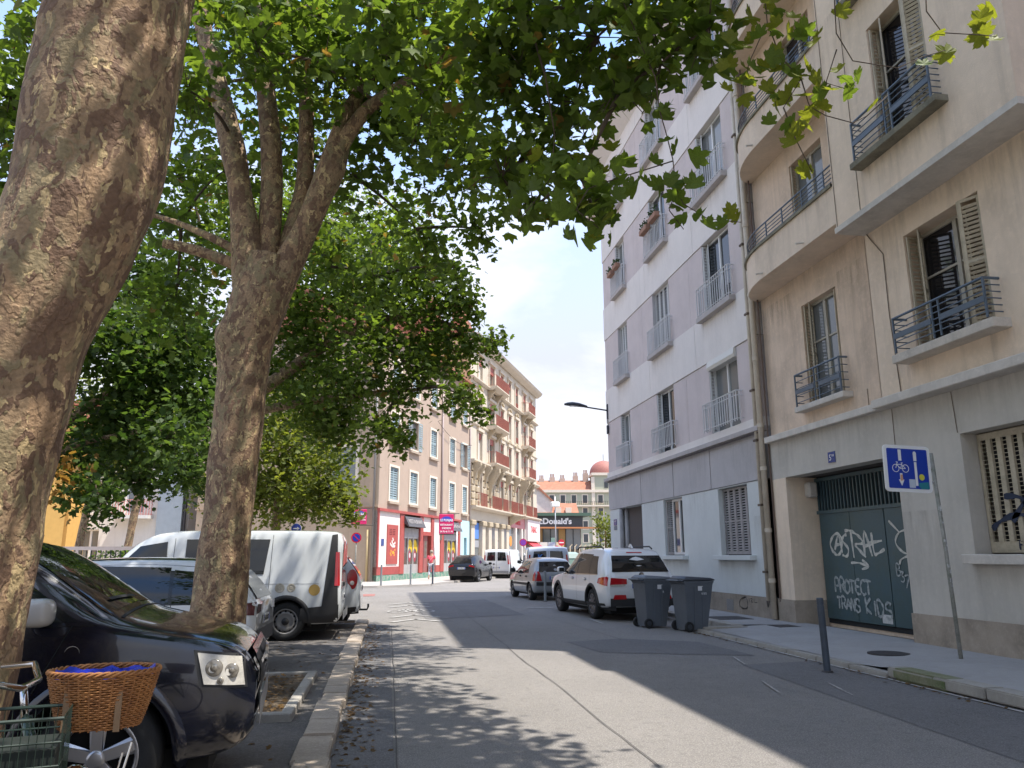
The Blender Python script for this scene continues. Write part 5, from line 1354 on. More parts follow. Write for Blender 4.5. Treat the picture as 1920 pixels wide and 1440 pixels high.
    def plate(s, z, txt, front=False, wd=.5, bow=0.0):
        h = .055; x = s.rx(z, front); g = 1 if front else -1
        o = MB().box(x + g * .008, x + g * .022, -wd / 2, wd / 2, z - h, z + h).build('number_plate', plate_m, s.root)
        for k in (-1, 1): MB().box(x + g * .020, x + g * .0235, k * wd / 2 - (.045 if k > 0 else 0), k * wd / 2 + (.045 if k < 0 else 0), z - h, z + h).build('country_band', mat('plate_blue', (.02, .06, .35), rough=.4), o)
        text_obj(txt, .095, trim_m, o, (x + g * .024, 0, z), (PI / 2, 0, PI / 2 if front else -PI / 2), .001, width=wd * .72)

DUST = [(0, .42, .92, 1.02, .86, .76), (.012, .34, .98, 1.12, .92, .78), (.05, .30, 1.02, 1.36, .96, .74), (.10, .28, 1.04, 1.58, .98, .72), (.17, .26, 1.05, 1.65, .995, .72), (.34, .25, 1.06, 1.63, 1, .735), (.55, .25, 1.06, 1.615, 1, .735), (.635, .25, 1.06, 1.57, 1, .73), (.69, .25, 1.06, 1.47, 1, .75), (.765, .25, 1.04, 1.255, 1, .80), (.812, .25, 1.02, 1.125, 1, .85), (.86, .26, .99, 1.07, .995, .85), (.92, .28, .95, 1.015, .985, .83), (.962, .31, .90, .965, .96, .80), (.985, .35, .82, .895, .91, .76), (1, .42, .70, .78, .84, .72)]
# profile rows: (fraction along, sill z, shoulder z, top z, width factor, roof-edge width factor)
SUV = [(0, .42, .92, 1.02, .86, .76), (.012, .34, .98, 1.12, .92, .78), (.05, .30, 1.02, 1.36, .96, .74), (.10, .28, 1.03, 1.58, .98, .72), (.17, .26, 1.03, 1.65, .995, .72), (.32, .25, 1.02, 1.675, 1, .735), (.48, .25, 1.01, 1.66, 1, .735), (.56, .25, 1.0, 1.60, 1, .72), (.66, .25, 1.0, 1.30, 1, .76), (.725, .25, .99, 1.07, 1, .84), (.80, .26, .96, 1.03, .99, .83), (.90, .28, .90, .97, .97, .80), (.965, .32, .80, .88, .92, .76), (.992, .36, .70, .78, .84, .72), (1, .42, .64, .70, .76, .66)]
HATCH = [(0, .42, .80, .88, .84, .76), (.012, .32, .86, .96, .90, .78), (.05, .26, .90, 1.14, .95, .72), (.12, .23, .91, 1.36, .975, .70), (.20, .22, .91, 1.41, 1, .70), (.34, .21, .90, 1.43, 1, .705), (.48, .21, .89, 1.41, 1, .705), (.55, .21, .885, 1.36, 1, .70), (.66, .21, .88, 1.12, 1, .75), (.735, .21, .87, .93, .995, .83), (.82, .22, .83, .88, .98, .82), (.91, .25, .76, .81, .96, .78), (.968, .28, .66, .72, .90, .74), (.993, .33, .56, .62, .82, .70), (1, .38, .52, .57, .74, .64)]
VAN = [(0, .40, 1.08, 1.74, .95, .86), (.005, .34, 1.10, 1.82, .97, .875), (.015, .30, 1.12, 1.90, .985, .885), (.035, .28, 1.12, 1.93, .99, .89), (.10, .27, 1.12, 1.945, .998, .895), (.30, .26, 1.12, 1.95, 1, .90), (.55, .26, 1.11, 1.945, 1, .89), (.66, .26, 1.10, 1.90, 1, .84), (.73, .26, 1.09, 1.75, 1, .82), (.83, .27, 1.06, 1.28, .99, .82), (.88, .28, 1.02, 1.10, .98, .84), (.94, .30, .92, .99, .95, .80), (.98, .33, .78, .85, .89, .75), (1, .40, .62, .70, .78, .68)]
LUDO = [(0, .40, 1.02, 1.10, .90, .82), (.008, .33, 1.06, 1.45, .94, .78), (.03, .28, 1.07, 1.76, .97, .775), (.08, .25, 1.07, 1.83, .99, .79), (.30, .24, 1.06, 1.845, 1, .79), (.50, .24, 1.05, 1.82, 1, .78), (.60, .24, 1.04, 1.70, 1, .77), (.74, .24, 1.02, 1.20, .99, .80), (.80, .25, .99, 1.06, .98, .82), (.90, .27, .91, .97, .95, .79), (.97, .31, .76, .83, .89, .74), (1, .40, .60, .66, .76, .66)]
CROSS = [(0, .44, .90, .98, .84, .76), (.012, .36, .95, 1.05, .91, .78), (.06, .30, .98, 1.22, .96, .70), (.13, .27, .99, 1.40, .98, .66), (.22, .25, .98, 1.52, 1, .67), (.36, .25, .96, 1.565, 1, .69), (.50, .25, .95, 1.54, 1, .69), (.57, .25, .95, 1.47, 1, .69), (.66, .25, .95, 1.23, 1, .74), (.73, .25, .95, 1.03, 1, .83), (.82, .26, .93, .99, .99, .83), (.91, .29, .87, .93, .97, .80), (.965, .33, .78, .84, .92, .76), (1, .42, .62, .68, .78, .68)]
def dup_scale(st, kz): return [(q[0], q[1] * (kz if q[1] > .3 else 1), q[2] * kz, q[3] * kz, q[4], q[5]) for q in st]

def common_glass(c, side_q, screen, rear, tint=None, pillar=True):
    g = tint or car_glass
    if pillar:
        q0, q1 = min(side_q, key=lambda q: q[0][0]), max(side_q, key=lambda q: q[0][0])
        c.side('window_trim', [(q0[0][0] - .05, q0[0][1] - .025), (q1[1][0] + .09, q1[1][1] - .025), (q1[2][0] + .03, max(q[2][1] for q in side_q) + .0), (q0[3][0] - .01, q0[3][1] + .02)], mat('gloss_black_trim', (.012, .012, .013), rough=.15), off=.002, n=(14, 6))
    for q in side_q: c.side('side_window', q, g)
    xa, xb, y0, y1 = screen
    c.top('windscreen', [(xa, y0), (xb, y1), (xb, -y1), (xa, -y0)], g)
    if rear: c.end('rear_window', rear, g, .008)

# --- navy SUV parked nose-out beside the big trunk
def place(x, y, deg, c_off): a = R(deg); return (x - c_off * math.cos(a), y - c_off * math.sin(a), .03)
navy = mat('navy_car_paint', (.0022, .0032, .010), rough=.18, coat=.8, spec=.5)
c = Car('parked_suv', 'dark navy SUV parked nose-out in front of the big plane trunk', (-5.15, 5.55, .03), R(6), 4.32, 1.80, DUST, navy, wr=.345, wb=(.20, .805), arch=navy, clear=.065)
L = c.L
common_glass(c, [[(1.05, 1.09), (1.92, 1.09), (1.94, 1.53), (1.15, 1.50)], [(2.0, 1.09), (3.30, 1.10), (2.80, 1.46), (2.02, 1.53)], [(.35, 1.09), (.98, 1.09), (1.06, 1.50), (.52, 1.42)]], (2.84, 3.46, .60, .72), [(-.6, 1.08), (.6, 1.08), (.52, 1.52), (-.52, 1.52)])
c.seam(1.96, .45, 1.97, 1.56); c.seam(3.12, .72, 3.28, 1.08); c.seam(1.0, .7, 1.02, 1.05)
c.handle(1.2, .93); c.handle(2.15, .93); c.mirror(3.12, 1.09, mat('pale_mirror_shell', (.5, .48, .45), rough=.3, coat=.5))
for sg in (1, -1): MB().lathe([(0, .012), (.028, .010), (.04, 0)], 16, 'y', (3.30, sg * (c.sy(3.30, .93)), .93)).build('side_repeater', lamp_clear, c.root)
c.side('lamp_surround', [(4.005, .715), (4.275, .695), (4.245, .89), (3.955, .925)], trim_m, off=.007)
for hl_ in c.side('headlight', [(4.03, .73), (4.26, .71), (4.23, .875), (3.98, .91)], lamp_clear, off=.014):
    g_ = 1 if hl_.data.vertices[0].co.y > 0 else -1
    for hx, hz, hr in ((4.08, .82, .05), (4.18, .80, .042), (4.12, .745, .02)):
        MB().lathe([(0, .004 * g_), (hr * .4, .006 * g_), (hr * .5, .0), (hr * .9, .010 * g_), (hr, .006 * g_), (hr, -.01 * g_)], 20, 'y', (hx, g_ * (c.sy(hx, hz) + .016), hz)).build('reflector', mat('lamp_reflector', (.34, .31, .26), rough=.15, metal=.6), hl_, smooth=True)
for sg in (1, -1): c.end('headlight', [(sg * .58, .71), (sg * .75, .71), (sg * .74, .85), (sg * .58, .85)], lamp_clear, .012, front=True)
c.end('grille', [(-.55, .62), (.55, .62), (.56, .86), (-.56, .86)], trim_m, .018, front=True)
for z in (.68, .74, .80): c.end('grille_bar', [(-.56, z), (.56, z), (.56, z + .02), (-.56, z + .02)], chrome, .035, front=True, n=(10, 1))
c.end('grille_bar', [(-.56, .86), (.56, .86), (.56, .90), (-.56, .90)], chrome, .02, front=True, n=(10, 1))
MB().lathe([(0, .02), (.07, .015), (.085, 0)], 20, 'x', (c.rx(.80, True) + .03, 0, .80)).build('emblem', chrome, c.root)
c.end('bumper', [(-.66, .44), (.66, .44), (.70, .60), (-.70, .60)], mat('bumper_silver_skid', (.25, .25, .26), rough=.4, metal=.5), .03, front=True)
c.plate(.52, 'CT-742-ZB', True)
c.top('wiper', [(3.40, -.5), (3.43, .1), (3.41, .1), (3.38, -.5)], trim_m, .02, (6, 1)); c.top('bonnet_gap', [(3.50, .68), (3.52, .68), (3.52, -.68), (3.50, -.68)], liner_m, .004, (1, 10))
for sg in (1, -1):
    r = MB(); r.tube([(.7, sg * .60, 1.62), (.8, sg * .60, 1.70), (2.5, sg * .61, 1.71), (2.65, sg * .61, 1.62)], .018, 8); r.build('roof_rail', rim_d, c.root)
# --- white hatch with dark glass behind it
wht = paint('white_car_paint', (.70, .71, .71)); wht2 = paint('white_van_paint', (.62, .64, .64), .35)
c = Car('parked_car', 'white car with blacked-out windows behind the second plane trunk', (-1.62, 11.4, .03), PI, 4.35, 1.80, dup_scale(SUV, .865), wht, wr=.33, wb=(.19, .80), arch=None)
common_glass(c, [[(.42, .91), (1.02, .90), (1.05, 1.31), (.62, 1.26)], [(1.06, .90), (1.98, .89), (1.96, 1.36), (1.10, 1.34)], [(2.04, .89), (3.0, .89), (2.45, 1.33), (2.02, 1.36)]], (2.5, 3.1, .60, .70), [(-.62, .94), (.62, .94), (.52, 1.29), (-.52, 1.29)])
c.top('roof_panel', [(.50, .66), (2.46, .665), (2.46, -.665), (.50, -.66)], mat('black_roof', (.01, .01, .012), rough=.08, coat=.6), .006, (12, 10))
c.side('tail_light', [(.02, .74), (.40, .77), (.34, .88), (.02, .90)], mat('tail_lamp_dark', (.10, .01, .015), rough=.1, coat=.8), off=.01)
for sg in (1, -1): c.end('tail_light', [(sg * .45, .77), (sg * .78, .75), (sg * .76, .88), (sg * .45, .86)], mat('tail_lamp_dark', (.10, .01, .015)), .012)
c.end('bumper', [(-.76, .36), (.76, .36), (.76, .55), (-.76, .55)], trim_m, .012); c.plate(.66, 'FA-318-KD'); c.seam(2.0, .4, 2.0, 1.33); c.seam(1.03, .72, 1.02, .89); c.handle(1.25, .80); c.handle(2.2, .80); c.mirror(2.95, .92, wht)
c.side('sill_trim', [(.9, .22), (3.3, .22), (3.3, .33), (.9, .33)], trim_m, off=.01)
# --- dark car beyond it, roof only in view
c = Car('parked_car', 'dark blue car whose roof shows beyond the white car', (-2.3, 13.1, .03), PI, 4.1, 1.74, dup_scale(HATCH, 1.0), paint('dark_blue_paint', (.008, .010, .022)), wr=.31)
common_glass(c, [[(.8, .95), (1.7, .94), (1.7, 1.36), (.95, 1.34)], [(1.76, .94), (2.7, .93), (2.25, 1.34), (1.78, 1.36)]], (2.3, 2.95, .56, .66), [(-.55, 1.0), (.55, 1.0), (.5, 1.3), (-.5, 1.3)]); c.plate(.68, 'BX-551-RL')
# --- white van with black rear corner
def van(label, loc, rz, col, glazed=True, group=None, kz=1.0, L=4.9, txt='EW-207-MN'):
    c = Car('delivery_van', label, loc, rz, L, 1.92, dup_scale(VAN, kz), col, group, wb=(.195, .80), wr=.335, rim='steel', arch=trim_m, cat='van', clear=.05)
    k = L / 4.9
    if glazed: c.side('side_window', [(1.38 * k, 1.16 * kz), (2.75 * k, 1.14 * kz), (2.75 * k, 1.78 * kz), (1.30 * k, 1.78 * kz)], car_glass, off=.008)
    c.side('side_window', [(3.05 * k, 1.14 * kz), (4.05 * k, 1.12 * kz), (3.55 * k, 1.66 * kz), (3.08 * k, 1.74 * kz)], car_glass, off=.008)
    c.top('windscreen', [(3.62 * k, .72), (4.2 * k, .80), (4.2 * k, -.80), (3.62 * k, -.72)], car_glass)
    c.side('corner_trim', [(.03, .32), (.36 * k, .30), (.20 * k, 1.86 * kz), (.10, 1.88 * kz)], trim_m, off=.010, n=(6, 16))
    c.side('bumper', [(.03, .30), (.72 * k, .30), (.70 * k, .56), (.03, .62)], trim_m, off=.016)
    for sg in (1, -1): c.end('rear_window', [(sg * .08, 1.18 * kz), (sg * .70, 1.18 * kz), (sg * .62, 1.74 * kz), (sg * .08, 1.76 * kz)], car_glass, .012)
    c.side('tail_light', [(.02, .95), (.12, .95), (.12, 1.55), (.05, 1.55)], lamp_red, off=.016); 
    for sg in (1, -1): c.end('tail_light', [(sg * .80, .95), (sg * .90, .95), (sg * .84, 1.55), (sg * .77, 1.55)], lamp_red, .016)
    c.end('bumper', [(-.86, .34), (.86, .34), (.86, .50), (-.86, .50)], mat('grey_bumper', (.22, .22, .22), rough=.6), .05)
    c.end('panel_gap', [(-.006, .52), (.006, .52), (.006, 1.84 * kz), (-.006, 1.84 * kz)], liner_m, .006, (1, 12))
    c.seam(2.95 * k, .4, 2.95 * k, 1.8 * kz); c.seam(1.28 * k, .75, 1.25 * k, 1.86 * kz); c.mirror(3.95 * k, 1.15, trim_m); c.plate(.72, txt, wd=.46); c.handle(3.1 * k, .98, trim_m); c.handle(2.8 * k, .98, trim_m)
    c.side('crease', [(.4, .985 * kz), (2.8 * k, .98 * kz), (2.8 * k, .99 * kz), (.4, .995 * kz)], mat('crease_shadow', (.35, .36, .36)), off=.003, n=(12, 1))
    MB().box(-.03, .02, .12, .26, .92, 1.0).build('door_handle', trim_m, c.root, bevel=.01)
    return c
c = van('white delivery van with black rear corner parked tail-out, its near side dappled', (-.80, 15.75, .03), PI, wht2)
for x, r_ in ((1.08, .085), (.88, .075)):
    o = MB().lathe([(0, .006), (r_ * .3, .008), (r_ * .35, .002), (r_ * .7, .004), (r_ * .8, .008), (r_, .006), (r_, 0)], 24, 'y', (x, c.sy(x, .92) + .004, .92)).build('round_vent', mat('cream_cap', (.55, .50, .40), rough=.5, var=.4, vscale=20), c.root)
MB().lathe([(0, .004), (.10, .004), (.10, 0)], 20, 'y', (.47, c.sy(.47, .88) + .004, .88)).build('sticker', mat('ochre_sticker', (.52, .33, .09), rough=.6), c.root)
# --- silver car beyond the van with tall round tail light and tow hook
sil = paint('silver_car_paint', (.50, .53, .55), .3)
c = Car('parked_car', 'silver car with tall red tail light and tow hook beyond the white van', (-.52, 17.75, .03), PI, 4.2, 1.78, dup_scale(SUV, .97), sil, wr=.32, wb=(.19, .80))
common_glass(c, [[(.9, 1.02), (1.85, 1.0), (1.86, 1.52), (1.0, 1.5)], [(1.92, 1.0), (2.85, .99), (2.36, 1.48), (1.94, 1.52)]], (2.4, 3.0, .58, .68), [(-.58, 1.06), (.58, 1.06), (.5, 1.46), (-.5, 1.46)])
tl = MB().prism_w([(.17 + .11 * math.cos(a), 1.0 + .21 * math.sin(a)) for a in [2 * PI * k / 20 for k in range(20)]], 0, .05).build('tail_light', lamp_red, c.root, bevel=.012); tl.location = (0, c.sy(.17, 1.0) - .02, 0)
tl2 = share(tl, c.root, (0, -c.sy(.17, 1.0) - .03, 0))
MB().lathe([(0, .012), (.04, .010), (.045, 0)], 14, 'y', (.17, .03 + .022, .93)).build('lens', mat('lens_white', (.7, .66, .64), rough=.2), tl)
c.end('bumper', [(-.74, .38), (.74, .38), (.76, .66), (-.76, .66)], sil, .02); c.side('bumper', [(.02, .30), (.55, .28), (.55, .42), (.02, .45)], trim_m, off=.01); c.plate(.80, 'AQ-934-VD'); c.mirror(2.8, 1.0, sil)
MB().tube([(.1, 0, .34), (-.14, 0, .34), (-.16, 0, .40), (-.16, 0, .46)], .022, 8).build('tow_hook', trim_m, c.root)
# --- white SUV by the bins
c = Car('parked_suv', 'white SUV parked at the kerb just ahead of the grey bins', (5.98, 18.05, .0), PI / 2 + R(4.5), 4.75, 1.88, dup_scale(SUV, 1.005), wht, wr=.36, wb=(.205, .79), rim='dark', arch=trim_m, nspoke=9, clear=.055)
bronze = mat('bronze_tinted_glass', (.10, .07, .04), rough=.03, spec=1.0)
common_glass(c, [[(1.18, 1.06), (2.06, 1.05), (2.06, 1.56), (1.24, 1.53)], [(2.12, 1.05), (3.25, 1.04), (2.62, 1.54), (2.12, 1.56)], [(.62, 1.08), (1.1, 1.06), (1.14, 1.5), (.86, 1.46)]], (2.72, 3.4, .62, .72), [(-.72, 1.12), (.72, 1.12), (.62, 1.50), (-.62, 1.50)])
c.side('chrome_line', [(.60, 1.045), (3.28, 1.025), (3.28, 1.045), (.60, 1.065)], chrome, off=.008, n=(16, 1))
c.seam(2.09, .42, 2.09, 1.56); c.seam(3.28, .42, 3.30, 1.03); c.seam(1.05, .75, 1.12, 1.04); c.handle(1.42, .93, wht); c.handle(2.42, .93, wht); c.mirror(3.1, 1.06, wht)
c.side('tail_light', [(.03, .80), (.52, .86), (.46, .98), (.03, 1.02)], lamp_red, off=.014)
for sg in (1, -1):
    c.end('tail_light', [(sg * .38, .84), (sg * .80, .82), (sg * .78, .99), (sg * .38, .96)], lamp_red, .016)
    c.end('reverse_light', [(sg * .42, .80), (sg * .78, .79), (sg * .78, .83), (sg * .42, .84)], lamp_clear, .02)
    c.end('reflector', [(sg * .40, .50), (sg * .74, .50), (sg * .70, .60), (sg * .42, .60)], lamp_red, .03)
c.end('bumper', [(-.80, .34), (.80, .34), (.80, .52), (-.80, .52)], trim_m, .02); c.side('sill_trim', [(.0, .24), (4.5, .24), (4.5, .37), (.0, .40)], trim_m, off=.012, n=(20, 3))
c.plate(.80, 'FB-826-QS'); MB().lathe([(0, .01), (.06, .008), (.065, 0)], 16, 'x', (c.rx(1.05) - .012, 0, 1.05)).build('emblem', chrome, c.root)
for sg in (1, -1): MB().tube([(.8, sg * .64, 1.66), (.95, sg * .64, 1.72), (2.6, sg * .65, 1.72), (2.75, sg * .65, 1.66)], .018, 8).build('roof_rail', trim_m, c.root)
c.end('brake_light', [(-.2, 1.56), (.2, 1.56), (.2, 1.585), (-.2, 1.585)], lamp_red, .01, (4, 1)); MB().prism_w([(.5, 1.68), (.75, 1.70), (.62, 1.78)], -.02, .02).build('antenna_fin', wht, c.root)
# --- silver hatchback further on
silver2 = paint('pale_silver_paint', (.27, .28, .29), .3)
c = Car('parked_car', 'silver hatchback parked ahead of the white SUV, seen from behind', (5.80, 26.7, .0), PI / 2 + R(5.0), 3.8, 1.66, HATCH, silver2, wr=.29, wb=(.165, .80), rim='steel')
common_glass(c, [[(.75, .93), (1.45, .92), (1.45, 1.33), (.90, 1.30)], [(1.5, .92), (2.45, .91), (2.05, 1.31), (1.5, 1.33)]], (2.12, 2.75, .54, .64), [(-.62, .96), (.62, .96), (.52, 1.30), (-.52, 1.30)])
c.side('side_moulding', [(.75, .50), (2.75, .50), (2.75, .58), (.75, .58)], trim_m, off=.014); c.side('tail_light', [(.02, .66), (.22, .66), (.14, .98), (.06, .98)], lamp_red, off=.012)
for sg in (1, -1): c.end('tail_light', [(sg * .52, .66), (sg * .74, .66), (sg * .66, .96), (sg * .60, .96)], lamp_red, .012)
c.end('bumper', [(-.72, .50), (.72, .50), (.72, .62), (-.72, .62)], trim_m, .02); c.plate(.76, '4127 XN 38'); c.seam(1.47, .4, 1.47, 1.33); c.seam(2.5, .4, 2.52, .9); c.handle(.95, .80, trim_m); c.handle(1.75, .80, trim_m); c.mirror(2.4, .92, trim_m)
# --- pale van ahead of it with blue emblem
c = van('pale grey van with a blue emblem on its tail ahead of the silver hatchback', (6.95, 33.6, 0), PI / 2 - R(6), paint('pale_blue_grey_paint', (.50, .54, .60), .3), False, None, .97, 4.4, 'DE-640-PW')
text_obj('K', .34, mat('blue_emblem', (.08, .22, .55)), c.root, (c.rx(1.45) - .02, .35, 1.42), (PI / 2, 0, -PI / 2), .003, .01)
# --- black crossover and white van outside the restaurant
H23 = PI / 2 - CT
blk = mat('black_car_paint', (.006, .006, .008), rough=.2, coat=.35, spec=.4)
c = Car('parked_car', 'black crossover parked outside the red restaurant front', (4.35, 46.2, 0), H23, 4.15, 1.78, CROSS, blk, wr=.34, wb=(.19, .81), rim='dark', arch=trim_m)
common_glass(c, [[(1.05, 1.06), (1.75, 1.01), (1.75, 1.42), (1.25, 1.36)], [(1.8, 1.01), (2.75, .99), (2.3, 1.36), (1.8, 1.42)]], (2.4, 2.98, .54, .66), [(-.62, 1.10), (.62, 1.10), (.46, 1.36), (-.46, 1.36)])
for sg in (1, -1): c.end('tail_light', [(sg * .45, .92), (sg * .80, .84), (sg * .80, .92), (sg * .5, 1.0)], lamp_red, .012)
c.plate(.80, 'GD-175-LT'); c.mirror(2.75, .98, blk); c.seam(1.78, .4, 1.78, 1.44)
van('white van with closed rear doors parked ahead of the black crossover', (7.45, 53.5, 0), H23, wht2, False, None, 1.0, 4.9, 'CZ-093-HB')
# --- a few cars at the end of the street and behind the trunks
for nm, lb, p, rz, col, st in (('parked_car', 'small white car near the pavilion at the end of the street', (12.6, 58, 0), R(20), wht, HATCH), ('parked_car', 'dark car partly hidden behind the white SUV, far end', (12.0, 50, 0), R(70), blk, HATCH),
                               ('parked_car', 'red car behind the railing fence at far left', (-10.0, 27.5, 0), PI, paint('red_car_paint', (.42, .03, .03)), HATCH), ('parked_car', 'grey car with curved roof right behind the big trunk', (-4.6, 9.0, .03), PI, paint('grey_car_paint', (.20, .21, .21)), HATCH) if False else ('parked_car', 'black car in front of the ochre house at far left', (-13.2, 29.5, 0), PI, blk, SUV)):
    c = Car(nm, lb, p, rz, 4.0, 1.72, st, col, wr=.31)
    kz = 1.0 if st is HATCH else 1.12
    common_glass(c, [[(.8, .93 * kz), (1.6, .92 * kz), (1.6, 1.33 * kz), (.95, 1.30 * kz)], [(1.66, .92 * kz), (2.6, .91 * kz), (2.15, 1.31 * kz), (1.66, 1.33 * kz)]], (2.25, 2.9, .56, .66), [(-.55, .98 * kz), (.55, .98 * kz), (.5, 1.3 * kz), (-.5, 1.3 * kz)])
    for sg in (1, -1): c.end('tail_light', [(sg * .5, .7), (sg * .74, .7), (sg * .7, .85), (sg * .5, .85)], lamp_red, .012)
# ---------------------------------------------------------------- street furniture
boll_m = mat('bollard_blue_grey', (.05, .065, .085), rough=.5, var=.3, vscale=8); boll_g = mat('bollard_grey', (.22, .24, .25), rough=.5, var=.2)
def bollard(x, y, z, h, label, m, lean=(0, 0), r=.045):
    t = thing('bollard', label, 'bollard', (x, y, z), 0, 'steel bollards along the kerbs'); t.rotation_euler = (lean[0], lean[1], 0)
    MB().lathe([(0, -.02), (r, -.02), (r, h - .10), (r * .92, h - .098), (r * .92, h - .085), (r, h - .083), (r, h - .012), (r * .85, h), (0, h)], 20).build('post', m, t, smooth=False); 
    MB().lathe([(r + .002, .0), (r + .03, .0), (r + .02, .012), (r + .002, .014)], 20).build('base_ring', iron, t)
    auto_smooth(t.children[0], 35)
bollard(5.74, 9.85, .01, .93, 'tall dark steel bollard on the kerb line in front of the teal gate', boll_m, (0, R(-1.2)))
bollard(5.30, 26.2, .0, 1.0, 'grey bollard standing behind the silver hatchback', boll_g)
bollard(-.22, 39.6, .10, 1.0, 'bollard nearest the tan gable, at the corner of the far pavement', boll_g)
bollard(1.25, 40.6, .10, 1.0, 'middle bollard of the three before the restaurant', boll_g)
bollard(2.42, 41.5, .10, 1.0, 'dark bollard of the three before the restaurant, nearest the black car', boll_m)

blue_sign = mat('traffic_sign_blue', (.01, .045, .36), rough=.3, var=.08); sign_red = mat('traffic_sign_red', (.55, .015, .04), rough=.3); sign_white = mat('traffic_sign_white', (.78, .78, .76), rough=.35, var=.06); galv = mat('galvanised', (.45, .45, .46), rough=.4, metal=.6)
post_m = mat('weathered_post', (.30, .29, .26), rough=.6, var=.5, vscale=7, col2=(.16, .17, .13))
# cycle lane sign by the gate
t = thing('cycle_lane_sign', 'square blue cycle contraflow sign on a stickered post by the gate', 'sign', (7.86, 10.05, .08))
MB().tube([(0, 0, 0), (-.03, 0, 1.5), (-.08, 0, 2.86)], .028, 10).build('post', post_m, t, smooth=True)
st = MB()
for k in range(26):
    z = random.uniform(.95, 2.1); a = random.uniform(-.6, .9); h = random.uniform(.02, .07); w = random.uniform(.02, .045); r = .0292 + .0004 * k * .3
    cx = -.03 * z / 1.5 if z < 1.5 else -.03 - .05 * (z - 1.5) / 1.36
    st.add([(cx + r * math.sin(a - w / r / 2 * s2), -r * math.cos(a - w / r / 2 * s2), z + dz) for s2, dz in ((1, 0), (-1, 0), (-1, h), (1, h))], [(0, 1, 2, 3)])
st.build('sticker', mat('paper_stickers', (.58, .57, .54), rough=.8, var=.5, vscale=40, col2=(.25, .27, .30)), t)
pn = bpy.data.objects.new('sign_panel', None); COL.objects.link(pn); pn.parent = t; pn.location = (-.52, -.05, 2.62); pn.rotation_euler = (0, R(1.5), R(4))
def rrect(w, h, r, n=5): return [(sx * (w - r) + r * math.cos(a), sz * (h - r) + r * math.sin(a)) for sx, sz, a0 in ((1, 1, 0), (-1, 1, 90), (-1, -1, 180), (1, -1, 270)) for a in [R(a0 + 90 * k / n) for k in range(n + 1)]]
MB().prism_w(rrect(.385, .335, .06), -.012, .012).build('sign_border', sign_white, pn); MB().prism_w(rrect(.335, .285, .02), -.0155, -.0125).build('sign_face', blue_sign, pn)
s_ = MB()
def sp(pts): s_.prism_w(pts, -.0185, -.016)
sp([(-.15, .27), (-.10, .27), (-.10, .11), (-.15, .11)]); sp([(.105, .10), (.145, .10), (.145, -.24), (.105, -.24)]); sp([(.10, .21), (.15, .21), (.15, .115), (.10, .115)]); sp([(.125 + .028 * math.cos(a), .22 + .035 * math.sin(a)) for a in [2 * PI * k / 12 for k in range(12)]])
sp([(-.145, -.07), (-.105, -.07), (-.105, -.16), (-.08, -.16), (-.125, -.25), (-.17, -.16), (-.145, -.16)])
for cx in (-.205, -.045):
    for k in range(18):
        a0, a1 = 2 * PI * k / 18, 2 * PI * (k + 1) / 18; sp([(cx + q * math.cos(a), .0 + q * math.sin(a)) for q, a in ((.058, a0), (.058, a1), (.049, a1), (.049, a0))])
def bar2(x0, z0, x1, z1, w=.009):
    d = Vector((x1 - x0, z1 - z0)).normalized(); n_ = Vector((-d.y, d.x)) * w / 2; s_.prism_w([(x0 + n_.x, z0 + n_.y), (x0 - n_.x, z0 - n_.y), (x1 - n_.x, z1 - n_.y), (x1 + n_.x, z1 + n_.y)], -.0192, -.0165)
for q in ((-.205, 0, -.175, .085), (-.185, .055, -.105, .055), (-.185, .05, -.125, -.005), (-.125, -.005, -.10, .075), (-.125, -.005, -.045, 0), (-.105, .055, -.045, 0), (-.195, .09, -.165, .085), (-.115, .078, -.085, .078)): bar2(*q)
s_.build('sign_symbol', sign_white, pn)
MB().prism_w([(-.14, -.09), (-.105, -.09), (-.10, -.17), (-.14, -.18)], -.0202, -.0193).build('sticker', mat('peach_sticker', (.62, .33, .2), rough=.7), pn)
MB().prism_w([(.215 + .045 * math.cos(a), -.115 + .045 * math.sin(a)) for a in [2 * PI * k / 16 for k in range(16)]], -.0192, -.017).build('sticker', mat('yellow_sticker', (.62, .58, .06), rough=.6), pn)
MB().prism_w([(-.0, -.15), (.10, -.15), (.10, -.27), (-.0, -.27)], -.0180, -.016).build('sticker', mat('pale_sticker', (.50, .55, .62), rough=.7), pn)
MB().prism_w([(.16, -.2), (.32, -.18), (.33, -.28), (.2, -.285), (.16, -.25)], -.0172, -.016).build('sticker', mat('teal_sticker', (.02, .20, .24), rough=.6), pn)
MB().box(.33, .47, .012, .03, .02, .06).build('clamp', galv, pn); MB().box(.33, .47, .012, .03, -.2, -.16).build('clamp', galv, pn)

